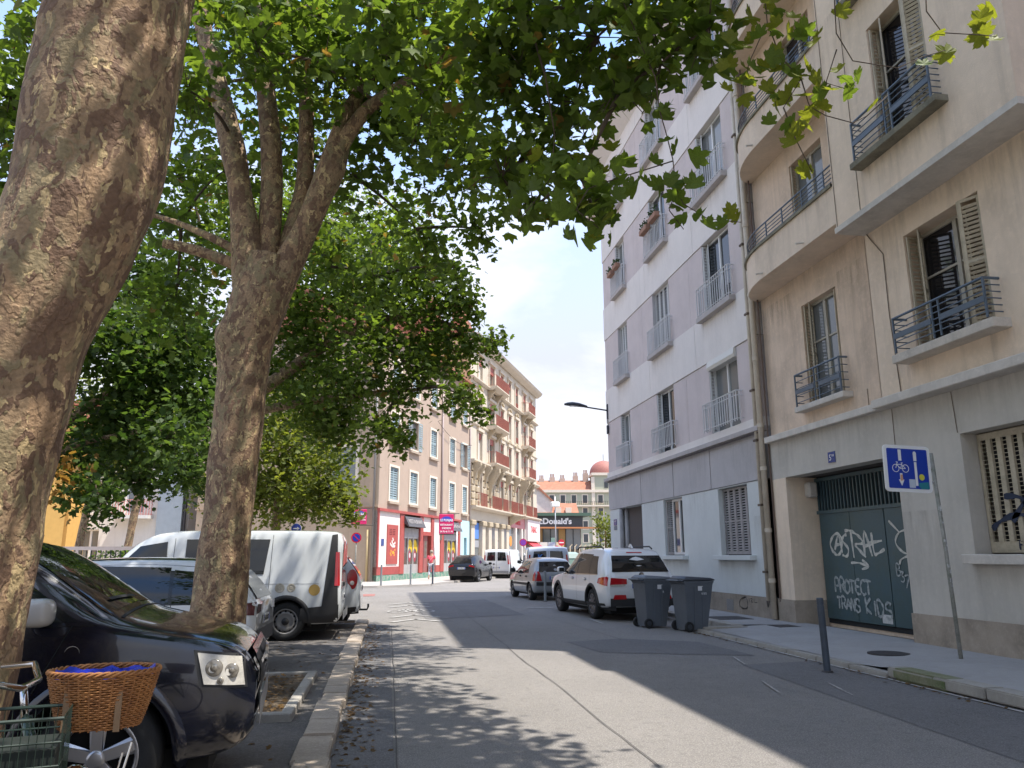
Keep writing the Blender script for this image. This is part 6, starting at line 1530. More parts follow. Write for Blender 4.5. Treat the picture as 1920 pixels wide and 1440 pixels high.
def round_sign(x, y, z, label, d, faces, ground=.1, post=True, rz=0.0, back=False):
    t = thing('traffic_sign', label, 'sign', (x, y, ground), rz)
    if post: MB().tube([(0, .03, 0), (0, .03, z - ground + d * .5)], .03, 8).build('post', post_m, t, smooth=True)
    for i, kind in enumerate(faces):
        zc = z - ground - i * d * 1.05
        disc = lambda r0, y0, y1: MB().lathe([(0, y0), (r0, y0), (r0, y1), (0, y1)], 28, 'y', (0, 0, zc))
        if kind == 'parking':
            disc(d / 2, -.012, .0).build('sign_face', sign_red, t); disc(d * .37, -.016, -.0125).build('sign_field', blue_sign, t)
            b = MB(); a = R(-45); b.prism_w([(q[0] * math.cos(a) - q[1] * math.sin(a), zc + q[0] * math.sin(a) + q[1] * math.cos(a)) for q in ((-d * .38, -d * .045), (d * .38, -d * .045), (d * .38, d * .045), (-d * .38, d * .045))], -.019, -.0165); b.build('sign_bar', sign_red, t)
        elif kind == 'arrow':
            disc(d / 2, -.012, .0).build('sign_rim', sign_white, t); disc(d * .46, -.016, -.0125).build('sign_face', blue_sign, t)
            b = MB(); b.prism_w([(q[0] * d, zc + q[1] * d) for q in ((-.3, -.05), (.08, -.05), (.08, -.17), (.32, 0), (.08, .17), (.08, .05), (-.3, .05))], -.02, -.0165); b.build('sign_arrow', sign_white, t)
        elif kind == 'entry':
            disc(d / 2, -.012, .0).build('sign_face', sign_red, t); b = MB(); b.box(-d * .36, d * .36, -.017, -.0125, zc - d * .08, zc + d * .08); b.build('sign_bar', sign_white, t)
        elif kind == 'plum':
            disc(d / 2, -.012, .0).build('sign_face', sign_red, t); disc(d * .40, -.016, -.0125).build('sign_field', mat('faded_purple', (.22, .05, .36), rough=.4), t)
round_sign(-1.37, 36.2, 2.33, 'round no parking sign on a thin post before the tan gable', .46, ['parking'])
round_sign(-2.45, 22.0, 2.25, 'round blue arrow sign above a no parking sign behind the white van', .28, ['arrow', 'parking'], 0)
round_sign(9.05, 52.0, 2.38, 'round purple and red sign on a post before the cream building', .50, ['plum'])
round_sign(16.85, 75, 2.75, 'red no entry sign at the end of the street', .62, ['entry'], 0)
round_sign(16.15, 74, 2.25, 'smaller red no entry sign left of the larger one', .42, ['entry'], 0)
wpole = cw(4.9, 3.2); t = thing('marker_post', 'slim white post in front of the restaurant door', 'post', (*wpole, .1)); MB().tube([(0, 0, 0), (0, 0, 2.9)], .04, 8).build('post', white_rail, t, smooth=True); MB().lathe([(.0, 2.9), (.045, 2.9), (.0, 2.95)], 10).build('cap', boll_g, t)

# wall lamp on the corner of the panelled building
lamp_m = mat('lamp_dark_paint', (.035, .04, .055), rough=.45)
t = thing('street_lamp', 'dark street lamp on an arm from the corner of the panelled building', 'street lamp', (8.58, 29.3, 7.17))
MB().box(-.05, .0, -.05, .05, -.35, .25).build('wall_bracket', lamp_m, t, bevel=.01); MB().box(-.07, .0, -.06, .06, -.95, -.6).build('junction_box', lamp_m, t, bevel=.015); MB().tube([(-.02, 0, -.6), (-.02, 0, -.3)], .015, 6).build('cable', lamp_m, t)
MB().tube([(-.04, 0, .0), (-.95, 0, .12)], .03, 8).build('arm', lamp_m, t, smooth=True)
V, Fc = [], []; prof = [(-.85, .04, .06, .0), (-1.0, .09, .12, .02), (-1.2, .14, .19, .02), (-1.45, .15, .21, .02), (-1.65, .12, .14, .03), (-1.78, .05, .05, .04)]
for (x, w, h, b0) in prof:
    for k in range(12):
        a = 2 * PI * k / 12; zz = .11 - .085 * (x + .85) * .9
        V.append((x, w * math.cos(a), zz + .03 + (h * .6 * math.sin(a) if math.sin(a) > 0 else .05 * math.sin(a))))
for i in range(len(prof) - 1):
    for k in range(12): Fc.append((i * 12 + k, i * 12 + (k + 1) % 12, i * 12 + 12 + (k + 1) % 12, i * 12 + 12 + k))
Fc += [tuple(range(12))[::-1], tuple(60 + k for k in range(12))]
MB().add(V, Fc).build('lamp_head', lamp_m, t, smooth=True); MB().box(-1.55, -1.1, -.10, .10, .135, .155).build('diffuser', mat('lamp_diffuser', (.5, .5, .52), rough=.3), t)
# tall lamp post far off
t = thing('street_lamp', 'tall slim lamp post before the fast food pavilion', 'street lamp', (19.1, 88, 0)); MB().tube([(0, 0, 0), (0, 0, 8.2)], [.09, .05], 8).build('post', galv, t, smooth=True); MB().box(-.5, .5, -.2, .2, 7.0, 7.6).build('lamp_head', sign_white, t, bevel=.08)
# recycling container
t = thing('recycling_container', 'green recycling container beyond the pale van', 'container', (10.6, 46, 0), R(10)); MB().box(-.6, .6, -.6, .6, 0, 1.35).build('body', mat('container_green', (.20, .30, .24), rough=.5, var=.15), t, bevel=.06); MB().prism_u([(-.62, 1.35), (.62, 1.35), (.5, 1.62), (0, 1.72), (-.5, 1.62)], -.62, .62).build('lid', mat('container_lid', (.24, .30, .26), rough=.5), t)

# ---------------------------------------------------------------- wheeled bins
bin_m = mat('grey_bin_plastic', (.115, .13, .15), rough=.55, var=.18, vscale=2.5, bump=.15, bscale=40, streak=.25); bin_d = mat('dark_lid_plastic', (.035, .04, .05), rough=.5)
def wheelie(x, y, rz, label, lid):
    """front faces local -y; hinge, handle and wheels at +y"""
    t = thing('wheeled_bin', label, 'bin', (x, y, 0), rz, 'grey wheeled bins by the white SUV')
    V = []; 
    for w, d0, d1, z in ((.215, -.20, .25, .03), (.22, -.215, .255, .10), (.28, -.335, .31, .90), (.29, -.345, .33, .95), (.30, -.355, .34, .955), (.30, -.355, .34, .99)):
        V += [(-w, d0, z), (w, d0, z), (w, d1, z), (-w, d1, z)]
    Fc = [(0, 1, 2, 3)] + [(4 * i + k, 4 * i + (k + 1) % 4, 4 * i + 4 + (k + 1) % 4, 4 * i + 4 + k) for i in range(5) for k in range(4)] + [(20, 21, 22, 23)]
    MB().add(V, Fc).build('body', bin_m, t, bevel=.022, seg=2)
    auto_smooth(t.children[0], 50)
    for sx in (-1, 1):
        for d in (-.10, .08): MB().add([(sx * .222, d - .02, .12), (sx * .222, d + .02, .12), (sx * .283, d + .025, .88), (sx * .283, d - .025, .88), (sx * .235, d - .02, .12), (sx * .235, d + .02, .12), (sx * .296, d + .025, .88), (sx * .296, d - .025, .88)], [(4, 5, 6, 7), (0, 4, 7, 3), (1, 2, 6, 5), (0, 1, 5, 4), (3, 7, 6, 2)]).build('rib', bin_m, t)
    lm = lid
    l = MB(); l.add([(-.31, -.38, .995), (.31, -.38, .995), (.31, .33, .995), (-.31, .33, .995), (-.31, -.38, 1.02), (.31, -.38, 1.02), (.31, .33, 1.035), (-.31, .33, 1.035), (-.26, -.30, 1.05), (.26, -.30, 1.05), (.26, .26, 1.085), (-.26, .26, 1.085)],
        [(0, 1, 5, 4), (1, 2, 6, 5), (2, 3, 7, 6), (3, 0, 4, 7), (4, 5, 9, 8), (5, 6, 10, 9), (6, 7, 11, 10), (7, 4, 8, 11), (8, 9, 10, 11), (3, 2, 1, 0)])
    lo = l.build('lid', lm, t, bevel=.010); auto_smooth(lo, 40)
    MB().tube([(-.22, .36, 1.0), (-.22, .43, 1.0), (.22, .43, 1.0), (.22, .36, 1.0)], .018, 8).build('handle', bin_m, t)
    MB().tube([(-.28, .345, .985), (.28, .345, .985)], .022, 8).build('hinge', bin_d, t)
    for sx in (-1, 1):
        w = MB().lathe([(.0, -.02), (.05, -.02), (.055, -.028), (.085, -.028), (.10, -.018), (.10, .018), (.085, .028), (.0, .022)], 24, 'x', (sx * .255, .24, .10)).build('wheel', tyre_m, t, smooth=True); 
        MB().lathe([(.0, .03 * sx), (.045, .03 * sx), (.055, .022 * sx)], 16, 'x', (sx * .255, .24, .10)).build('hub', bin_d, w)
    MB().tube([(-.24, .24, .10), (.24, .24, .10)], .014, 8).build('axle', iron, t)
    return t
b1 = wheelie(5.70, 16.55, R(100), 'left grey wheeled bin standing tight against the white SUV', bin_m)
b2 = wheelie(6.22, 15.60, R(100), 'right grey wheeled bin with black lid overhanging the kerb corner', bin_d)
lab = mat('bin_label_white', (.66, .66, .66), rough=.6)
for bb, q in ((b1, 0), (b2, 1)):
    s2 = MB(); s2.add([(-.289, -.10, .80), (-.289, .02, .80), (-.2925, .02, .89), (-.2925, -.10, .89)], [(0, 1, 2, 3)]); s2.build('label_sticker', lab, bb); s3 = MB(); s3.add([(.10, -.337, .80), (.20, -.337, .80), (.20, -.347, .88), (.10, -.347, .88)], [(0, 1, 2, 3)]); s3.build('label_sticker', lab, bb)
    text_obj('8 BIS' if q else '8', .06, lab, bb, (-.288, -.12, .74), (PI / 2, 0, -PI / 2), .001)

# ---------------------------------------------------------------- bicycle with wicker basket
wick = mat('wicker', (.36, .155, .045), rough=.6, var=.35, vscale=14, col2=(.22, .085, .025)); bike_m = mat('bike_frame_green', (.02, .05, .03), rough=.35, coat=.4); wire_m = mat('green_wire', (.010, .024, .016), rough=.5); bag_m = mat('blue_plastic_bag', (.015, .03, .42), rough=.35, var=.3, vscale=20)
bk = thing('bicycle', 'bicycle with wicker front basket and green wire rear basket beside the big trunk', 'bicycle', (-1.50, 3.12, .03), R(6))
FX, RX = .50, -.58          # wheel centres along the bike
def bwheel(x):
    w = bpy.data.objects.new('wheel', None); COL.objects.link(w); w.parent = bk; w.location = (x, 0, .34)
    MB().lathe([(.34 - .018 * (1 - math.cos(a)), .018 * math.sin(a)) for a in [2 * PI * k / 8 for k in range(8)]], 48, 'y', closed=True).build('tyre', tyre_m, w, smooth=True)
    MB().lathe([(.305, -.012), (.312, 0), (.305, .012), (.295, 0)], 48, 'y', closed=True).build('rim', chrome, w, smooth=True)
    s3 = MB()
    for k in range(28): a = 2 * PI * k / 28; s3.tube([(.02 * math.cos(a + .5), .03 * (-1) ** k, .02 * math.sin(a + .5)), (.30 * math.cos(a), 0, .30 * math.sin(a))], .0014, 3)
    s3.build('spokes', chrome, w); MB().tube([(0, -.05, 0), (0, .05, 0)], .018, 8).build('hub', chrome, w)
bwheel(FX); bwheel(RX)
fr = MB(); hd, bb_, st_ = (.30, 0, .78), (-.12, 0, .30), (-.28, 0, .74)
for a, b, r in ((hd, bb_, .018), ((.32, 0, .70), bb_, .016), (st_, bb_, .015), (st_, (.28, 0, .74), .0001), (bb_, (RX, .05, .34), .009), (bb_, (RX, -.05, .34), .009), (st_, (RX, .05, .34), .008), (st_, (RX, -.05, .34), .008), ((.26, 0, .92), (.34, 0, .66), .02)): fr.tube([a, b], r, 8)
for sy_ in (-.05, .05): fr.tube([(.34, sy_ * .6, .66), (.40, sy_, .55), (FX, sy_, .34)], .011, 8)
fr.build('frame', bike_m, bk, smooth=True)
hb = MB(); hb.tube([(.26, 0, .90), (.24, 0, 1.02)], .013, 8); hb.tube([(.08, -.28, 1.06), (.20, -.24, 1.07), (.26, -.10, 1.03), (.26, .10, 1.03), (.20, .24, 1.07), (.08, .28, 1.06)], .012, 8); hb.build('handlebar', chrome, bk, smooth=True)
sd = MB(); sd.add([(-.46, -.10, .93), (-.46, .10, .93), (-.36, .08, .96), (-.14, .02, .95), (-.14, -.02, .95), (-.36, -.08, .96), (-.40, 0, .86)], [(0, 1, 2, 5), (5, 2, 3, 4), (0, 5, 6), (1, 6, 2), (0, 6, 1), (2, 6, 3), (3, 6, 4), (4, 6, 5)]); sd.build('saddle', trim_m, bk, bevel=.012); MB().tube([st_, (-.33, 0, .88)], .014, 8).build('seat_post', chrome, bk)
MB().tube([(-.12, -.09, .30), (-.12, .09, .30)], .02, 8).build('crank', chrome, bk)
rk = MB()
for a, b in (((FX - .05, -.09, .68), (FX, -.05, .34)), ((FX - .05, .09, .68), (FX, .05, .34)), ((FX + .1, -.08, .80), (FX, -.055, .34)), ((FX + .1, .08, .80), (FX, .055, .34))): rk.tube([a, b], .004, 6)
rk.build('rack_stay', chrome, bk)
hl = MB().lathe([(0, .06), (.03, .055), (.045, .02), (.048, 0), (.03, -.03), (0, -.05)], 20, 'x', (FX - .06, -.06, .72)).build('headlamp', chrome, bk, smooth=True); MB().lathe([(0, .058), (.04, .03)], 20, 'x', (FX - .058, -.06, .72)).build('lens', lamp_clear, hl)
# woven basket
bx = bpy.data.objects.new('wicker_basket', None); COL.objects.link(bx); bx.parent = bk; bx.location = (FX - .0, 0, .875); bx.scale = (.86, .86, .84)
def ring(z, o=0.0):
    k = z / .225; return (.150 + .062 * k ** .8 + o, .115 + .045 * k ** .8 + o)
wv = MB(); rows_ = 24; ns = 30
for r_ in range(rows_):
    z = .008 + r_ * .0091; a_, b_ = ring(z); pts = []
    for k in range(ns * 4 + 1):
        t_ = 2 * PI * k / (ns * 4); d = .0045 * math.sin(t_ * ns + PI * r_) ; pts.append(((a_ + d) * math.cos(t_), (b_ + d) * math.sin(t_), z + .0012 * math.sin(t_ * 7 + r_)))
    wv.tube(pts, .0043, 4, False)
wv.build('weave', wick, bx, smooth=True)['kind'] = 'stuff'
sk = MB()
for k in range(ns): t_ = 2 * PI * k / ns; sk.tube([(ring(z)[0] * math.cos(t_), ring(z)[1] * math.sin(t_), z) for z in (0, .1, .226)], .004, 4)
sk.build('stakes', wick, bx)
rm = MB()
for q in range(3):
    pts = [((ring(.226)[0] + .006 * math.cos(t_ * 14 + q * 2.1)) * math.cos(t_), (ring(.226)[1] + .006 * math.cos(t_ * 14 + q * 2.1)) * math.sin(t_), .230 + .007 * math.sin(t_ * 14 + q * 2.1)) for t_ in [2 * PI * k / 120 for k in range(121)]]; rm.tube(pts, .0055, 5, False)
rm.build('rim_braid', wick, bx, smooth=True); MB().lathe([(0, .004), (.125, .006)], 24).build('base', wick, bx)
for sx in (-.6, .5):
    t_ = -PI / 2 + sx; MB().box(-.012, .012, -.003, .003, 0, .22).build('strap', mat('leather_strap', (.20, .12, .06), rough=.6), bx).location = (ring(.1)[0] * math.cos(t_) * 1.02, ring(.1)[1] * math.sin(t_) * 1.06, 0)
bag = thing('plastic_bag', 'crumpled blue plastic bag lying in the wicker basket', 'bag', (-1.50 + .497, 3.12 + .052, 1.058), R(6))
MB().grid(lambda a, b: ((.168 * a * math.cos(2 * PI * b)), .125 * a * math.sin(2 * PI * b), .022 + .035 * mnoise.noise((a * 4, math.cos(2 * PI * b) * 2, math.sin(2 * PI * b) * 2)) + .045 * max(0, a - .75) * 4 * (.3 + mnoise.noise((math.cos(2 * PI * b) * 2, math.sin(2 * PI * b) * 2, 4)))), 10, 40).build('film', bag_m, bag, smooth=True)
# rear wire basket
wb_ = bpy.data.objects.new('wire_basket', None); COL.objects.link(wb_); wb_.parent = bk; wb_.location = (.27, -.25, .62); wb_.rotation_euler = (0, 0, R(8)); wb_.scale = (.75, 1, 1)
wm = MB()
for z in [.0, .07, .14, .21, .28, .35]: wm.tube([(-.24, -.13, z), (.24, -.13, z), (.24, .13, z), (-.24, .13, z), (-.24, -.13, z)], .0035 if z < .34 else .006, 5)
for k in range(17): x = -.24 + .03 * k; wm.tube([(x, -.13, .35), (x, -.13, 0), (x, .13, 0), (x, .13, .35)], .0022, 4)
for k in range(9): y_ = -.13 + .0325 * k; wm.tube([(-.24, y_, .35), (-.24, y_, 0), (.24, y_, 0), (.24, y_, .35)], .0022, 4)
wm.build('mesh', wire_m, wb_); MB().box(-.23, .22, -.12, .12, .008, .26).build('liner', mat('dark_green_liner', (.006, .012, .008), rough=.8, var=.4, vscale=12), wb_)

# ---------------------------------------------------------------- person walking away past the restaurant
def skin_mesh(name, verts, edges, radii, m, parent, sub=2):
    me = bpy.data.meshes.new(name); me.from_pydata(verts, edges, [])
    o = bpy.data.objects.new(name, me); COL.objects.link(o)
    md = o.modifiers.new('skin', 'SKIN'); md.use_smooth_shade = True
    for v, r in zip(me.skin_vertices[0].data, radii): v.radius = (r, r) if not isinstance(r, tuple) else r
    me.skin_vertices[0].data[0].use_root = True
    s2 = o.modifiers.new('sub', 'SUBSURF'); s2.levels = sub; s2.render_levels = sub
    bpy.context.view_layer.update(); baked(o); o.data.materials.append(m); o.data.shade_smooth(); o.parent = parent
    return o
skin_m = mat('skin', (.48, .27, .18), rough=.6)
P_ = thing('person', 'person in a pink top and patterned trousers walking past the restaurant', 'person', (2.70, 48.1, .10), R(-15))
V = [(0, 0, .95), (0, 0, 1.12), (0, .01, 1.35), (0, .01, 1.47), (0, .02, 1.56), (0, .03, 1.66), (.09, 0, .90), (.10, .10, .50), (.10, -.06, .09), (.10, .05, .03), (-.09, 0, .90), (-.10, -.02, .49), (-.10, -.22, .13), (-.10, -.12, .05), (.19, .01, 1.40), (.24, .0, 1.13), (.22, .10, .90), (.22, .14, .80), (-.19, .01, 1.40), (-.24, -.03, 1.13), (-.22, .03, .90), (-.22, .06, .80)]
Ed = [(0, 1), (1, 2), (2, 3), (3, 4), (4, 5), (0, 6), (6, 7), (7, 8), (8, 9), (0, 10), (10, 11), (11, 12), (12, 13), (2, 14), (14, 15), (15, 16), (16, 17), (2, 18), (18, 19), (19, 20), (20, 21)]
skin_mesh('body', V, Ed, [.13, .12, .13, .06, .085, .075, .085, .058, .04, .035, .085, .058, .04, .035, .05, .038, .03, .03, .05, .038, .03, .03], skin_m, P_)
skin_mesh('top', [V[0], V[1], V[2], (0, .01, 1.42), V[14], (.225, .0, 1.22), V[18], (-.225, -.02, 1.22)], [(0, 1), (1, 2), (2, 3), (2, 4), (4, 5), (2, 6), (6, 7)], [.150, .142, .155, .075, .07, .06, .07, .06], mat('pink_top', (.75, .10, .14), rough=.8), P_)
skin_mesh('trousers', [(0, 0, .97), V[6], V[7], (.10, -.03, .2), V[10], V[11], (-.10, -.17, .24)], [(0, 1), (1, 2), (2, 3), (0, 4), (4, 5), (5, 6)], [.145, .10, .078, .07, .10, .078, .07], mat('patterned_trousers', (.55, .53, .55), rough=.9, var=.6, vscale=14, col2=(.18, .2, .26)), P_)
hr = MB().lathe([(0, .115), (.06, .10), (.10, .05), (.105, 0), (.09, -.06)], 16, c=(0, .02, 1.66)).build('hair', mat('grey_hair', (.30, .25, .20), rough=.9), P_, smooth=True)
skin_mesh('bag_strap', [(.16, -.12, 1.42), (.0, -.17, 1.2), (-.2, -.14, .98)], [(0, 1), (1, 2)], [.012, .012, .012], mat('strap_pale', (.5, .45, .4)), P_, 1)
# ---------------------------------------------------------------- plane trees
bark = bark_material(); twig_m = mat('twig_bark', (.10, .07, .048), rough=.9, var=.3, vscale=12)
leaf_m = leaf_material('plane_leaves', (.058, .094, .016), (.122, .172, .030), (2.1, 2.1, 1.0), (.17, .10, .03))
leaf_far = leaf_material('sunlit_leaves', (.060, .085, .014), (.16, .18, .035), (2.3, 2.2, 1.0))
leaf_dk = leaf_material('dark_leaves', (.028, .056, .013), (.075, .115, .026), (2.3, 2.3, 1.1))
leaf_br = leaf_material('bright_leaves', (.10, .13, .015), (.20, .22, .03), (2.0, 1.9, 1.0), (.28, .13, .04))
rng = np.random.default_rng(5)

def leaf_outline(fine):
    tips = [(-68, .62), (-36, .86), (0, 1.0), (36, .86), (68, .62)] if fine else [(-70, .66), (-36, .86), (0, 1.0), (36, .86), (70, .66)]
    pts = [(0.0, 0.0)]
    for i, (a, r) in enumerate(tips):
        if i: b = (tips[i - 1][0] + a) / 2; pts.append((math.sin(R(b)) * (.62 if fine else .66), math.cos(R(b)) * (.62 if fine else .66)))
        if fine:
            for da, f in ((-14, .76), (-8, .86), (-5, .84), (0, 1), (5, .84), (8, .86), (14, .76)): pts.append((math.sin(R(a + da)) * r * f, math.cos(R(a + da)) * r * f))
        else: pts.append((math.sin(R(a)) * r, math.cos(R(a)) * r))
    return pts
LO = leaf_outline(False); LF = leaf_outline(True)
def leaf_tris(out):
    n = len(out); V = np.array([(0, .34, 0.0)] + [(x, y, 0) for x, y in out]); V[:, 2] = -.16 * (V[:, 0] ** 2) * 1.2 - .14 * V[:, 1] ** 2 + .05 * np.abs(V[:, 0])
    return V, [(0, i, i % n + 1) for i in range(1, n + 1)]
def leaf_mesh(name, pos, size, m, parent, up=.75, seed=0):
    """many leaves as one mesh: pos (n,3), size (n,)"""
    V0, F0 = leaf_tris(LO); n = len(pos); g = np.random.default_rng(seed)
    nrm = g.normal(size=(n, 3)) * .55; nrm[:, 2] += up; nrm /= np.linalg.norm(nrm, axis=1)[:, None]
    d = g.normal(size=(n, 3)); d[:, 2] -= .35; d -= nrm * np.sum(d * nrm, axis=1)[:, None]; d /= np.linalg.norm(d, axis=1)[:, None]
    x = np.cross(d, nrm)
    curl = g.uniform(-.8, 2.6, n)[:, None, None]; wid = g.uniform(.78, 1.15, n)[:, None, None]; tw_ = g.uniform(-.5, .5, n)[:, None, None]
    V = pos[:, None, :] + size[:, None, None] * (V0[None, :, 0, None] * wid * x[:, None, :] + V0[None, :, 1, None] * d[:, None, :] + (V0[None, :, 2, None] * curl + tw_ * V0[None, :, 0, None] * V0[None, :, 1, None]) * nrm[:, None, :])
    k = len(V0); F = (np.array(F0)[None] + (np.arange(n) * k)[:, None, None]).reshape(-1, 3)
    me = bpy.data.meshes.new(name); V = V.reshape(-1, 3)
    me.vertices.add(len(V)); me.vertices.foreach_set('co', V.ravel().astype(np.float32))
    me.loops.add(F.size); me.loops.foreach_set('vertex_index', F.ravel().astype(np.int32))
    me.polygons.add(len(F)); me.polygons.foreach_set('loop_start', (np.arange(len(F)) * 3).astype(np.int32)); me.polygons.foreach_set('loop_total', np.full(len(F), 3, np.int32))
    me.update(); me.validate(); me.materials.append(m)
    o = bpy.data.objects.new(name, me); COL.objects.link(o); o.parent = parent
    return o

def trunk_mesh(path, parent, name='trunk', n=40, lump=.05, seed=0, knots=()):
    """tapered, lumpy tube through (x, y, z, r)"""
    P = np.array(path, float); L = len(P); ts = np.linspace(0, L - 1, max(24, (L - 1) * 12)); rows_ = []
    for t in ts:
        i = min(int(t), L - 2); f = t - i; p0, p1, p2, p3 = P[max(i - 1, 0)], P[i], P[i + 1], P[min(i + 2, L - 1)]
        rows_.append(.5 * (2 * p1 + (p2 - p0) * f + (2 * p0 - 5 * p1 + 4 * p2 - p3) * f * f + (3 * p1 - p0 - 3 * p2 + p3) * f ** 3))
    V, Fc = [], []; ref = Vector((0.0, 1.0, .05))
    for i, q in enumerate(rows_):
        a_, b_ = rows_[max(i - 1, 0)], rows_[min(i + 1, len(rows_) - 1)]; d = Vector((b_ - a_)[:3]).normalized(); u = d.cross(ref).normalized(); w = d.cross(u)
        for k in range(n):
            t = 2 * PI * k / n; e = u * math.cos(t) + w * math.sin(t); c = Vector(q[:3]); r = q[3]; pp = c + e * r
            dd = lump * (mnoise.noise((pp.x * 1.6 + seed, pp.y * 1.6, pp.z * .9)) + .45 * mnoise.noise((pp.x * 5, pp.y * 5 + seed, pp.z * 3)) + .18 * mnoise.noise((pp.x * 14, pp.y * 14, pp.z * 9 + seed)))
            for kx, ky, kz, kr, kh in knots:
                ds = (pp - Vector((kx, ky, kz))).length; dd += kh * math.exp(-(ds / kr) ** 2)
            V.append(tuple(c + e * (r + dd * min(1, r / .25))))
    m = len(rows_)
    for i in range(m - 1):
        for k in range(n): Fc.append((i * n + k, i * n + (k + 1) % n, (i + 1) * n + (k + 1) % n, (i + 1) * n + k))
    Fc.append(tuple((m - 1) * n + k for k in range(n)))
    T = off(parent)
    o = MB(T).add(V, Fc).build(name, bark, parent, smooth=True)
    return o, [tuple(q) for q in rows_]

def grow(root, limbs, lobes, dens, size, lm, seed, far=False, twigs=9):
    """join each foliage lobe to the nearest limb, fill it with drooping leaves"""
    T = off(root); br = MB(T); nodes = [Vector(q[:3]) for l in limbs for q in l[len(l) // 3:]]
    allpos, allsz = [], []; g = np.random.default_rng(seed); rr = random.Random(seed)
    order = sorted(lobes, key=lambda q: min((Vector(q[:3]) - n_).length for n_ in nodes))
    for q in order:
        c = Vector(q[:3]); rad = q[3]
        k = min(nodes, key=lambda n_: (n_ - c).length + .25 * max(0, n_.z - c.z)); d = (c - k).length
        mid = k.lerp(c, .5) + Vector((rr.uniform(-.12, .12), rr.uniform(-.12, .12), .12)) * d
        pts = [k.lerp(mid, t).lerp(mid.lerp(c, t), t) for t in [j / 7 for j in range(8)]]
        r0 = min(.07, .018 + .012 * d) * (1.4 if far else 1); br.tube(pts, [r0 + (.010 - r0) * j / 7 for j in range(8)], 6)
        nodes += pts[3:]
        n_l = int(dens * rad * rad) + 6
        ends = []
        for j in range(twigs if rad > .35 else 5):
            v = Vector((rr.gauss(0, 1), rr.gauss(0, 1), rr.gauss(0, .8))).normalized() * rad * rr.uniform(.55, 1.0); e = c + v; e.z -= .12 * rad
            br.tube([c, c + v * .5 + Vector((0, 0, .08 * rad)), e], [.008, .006, .003], 4); ends.append(e)
        E_ = np.array([tuple(e) for e in ends]); C_ = np.array(tuple(c))
        pick = g.integers(0, len(E_), n_l); tt = g.random(n_l) ** .6
        pos = C_ + (E_[pick] - C_) * tt[:, None] + g.normal(size=(n_l, 3)) * rad * .20
        pos = np.where((g.random(n_l) < .35)[:, None], C_ + (lambda v: v / np.linalg.norm(v, axis=1)[:, None] * (g.random(n_l) ** .4)[:, None])(g.normal(size=(n_l, 3))) * rad * .95, pos)
        allpos.append(pos); allsz.append((.5 + .85 * g.random(n_l) ** .8) * size)
    br.build('branches', twig_m, root, smooth=True)['kind'] = 'stuff'
    pos = np.concatenate(allpos) - np.array(tuple(root.location)); sz = np.concatenate(allsz)
    cr = leaf_mesh('crown', pos, sz, lm, root, seed=seed); cr['kind'] = 'stuff'
    return cr

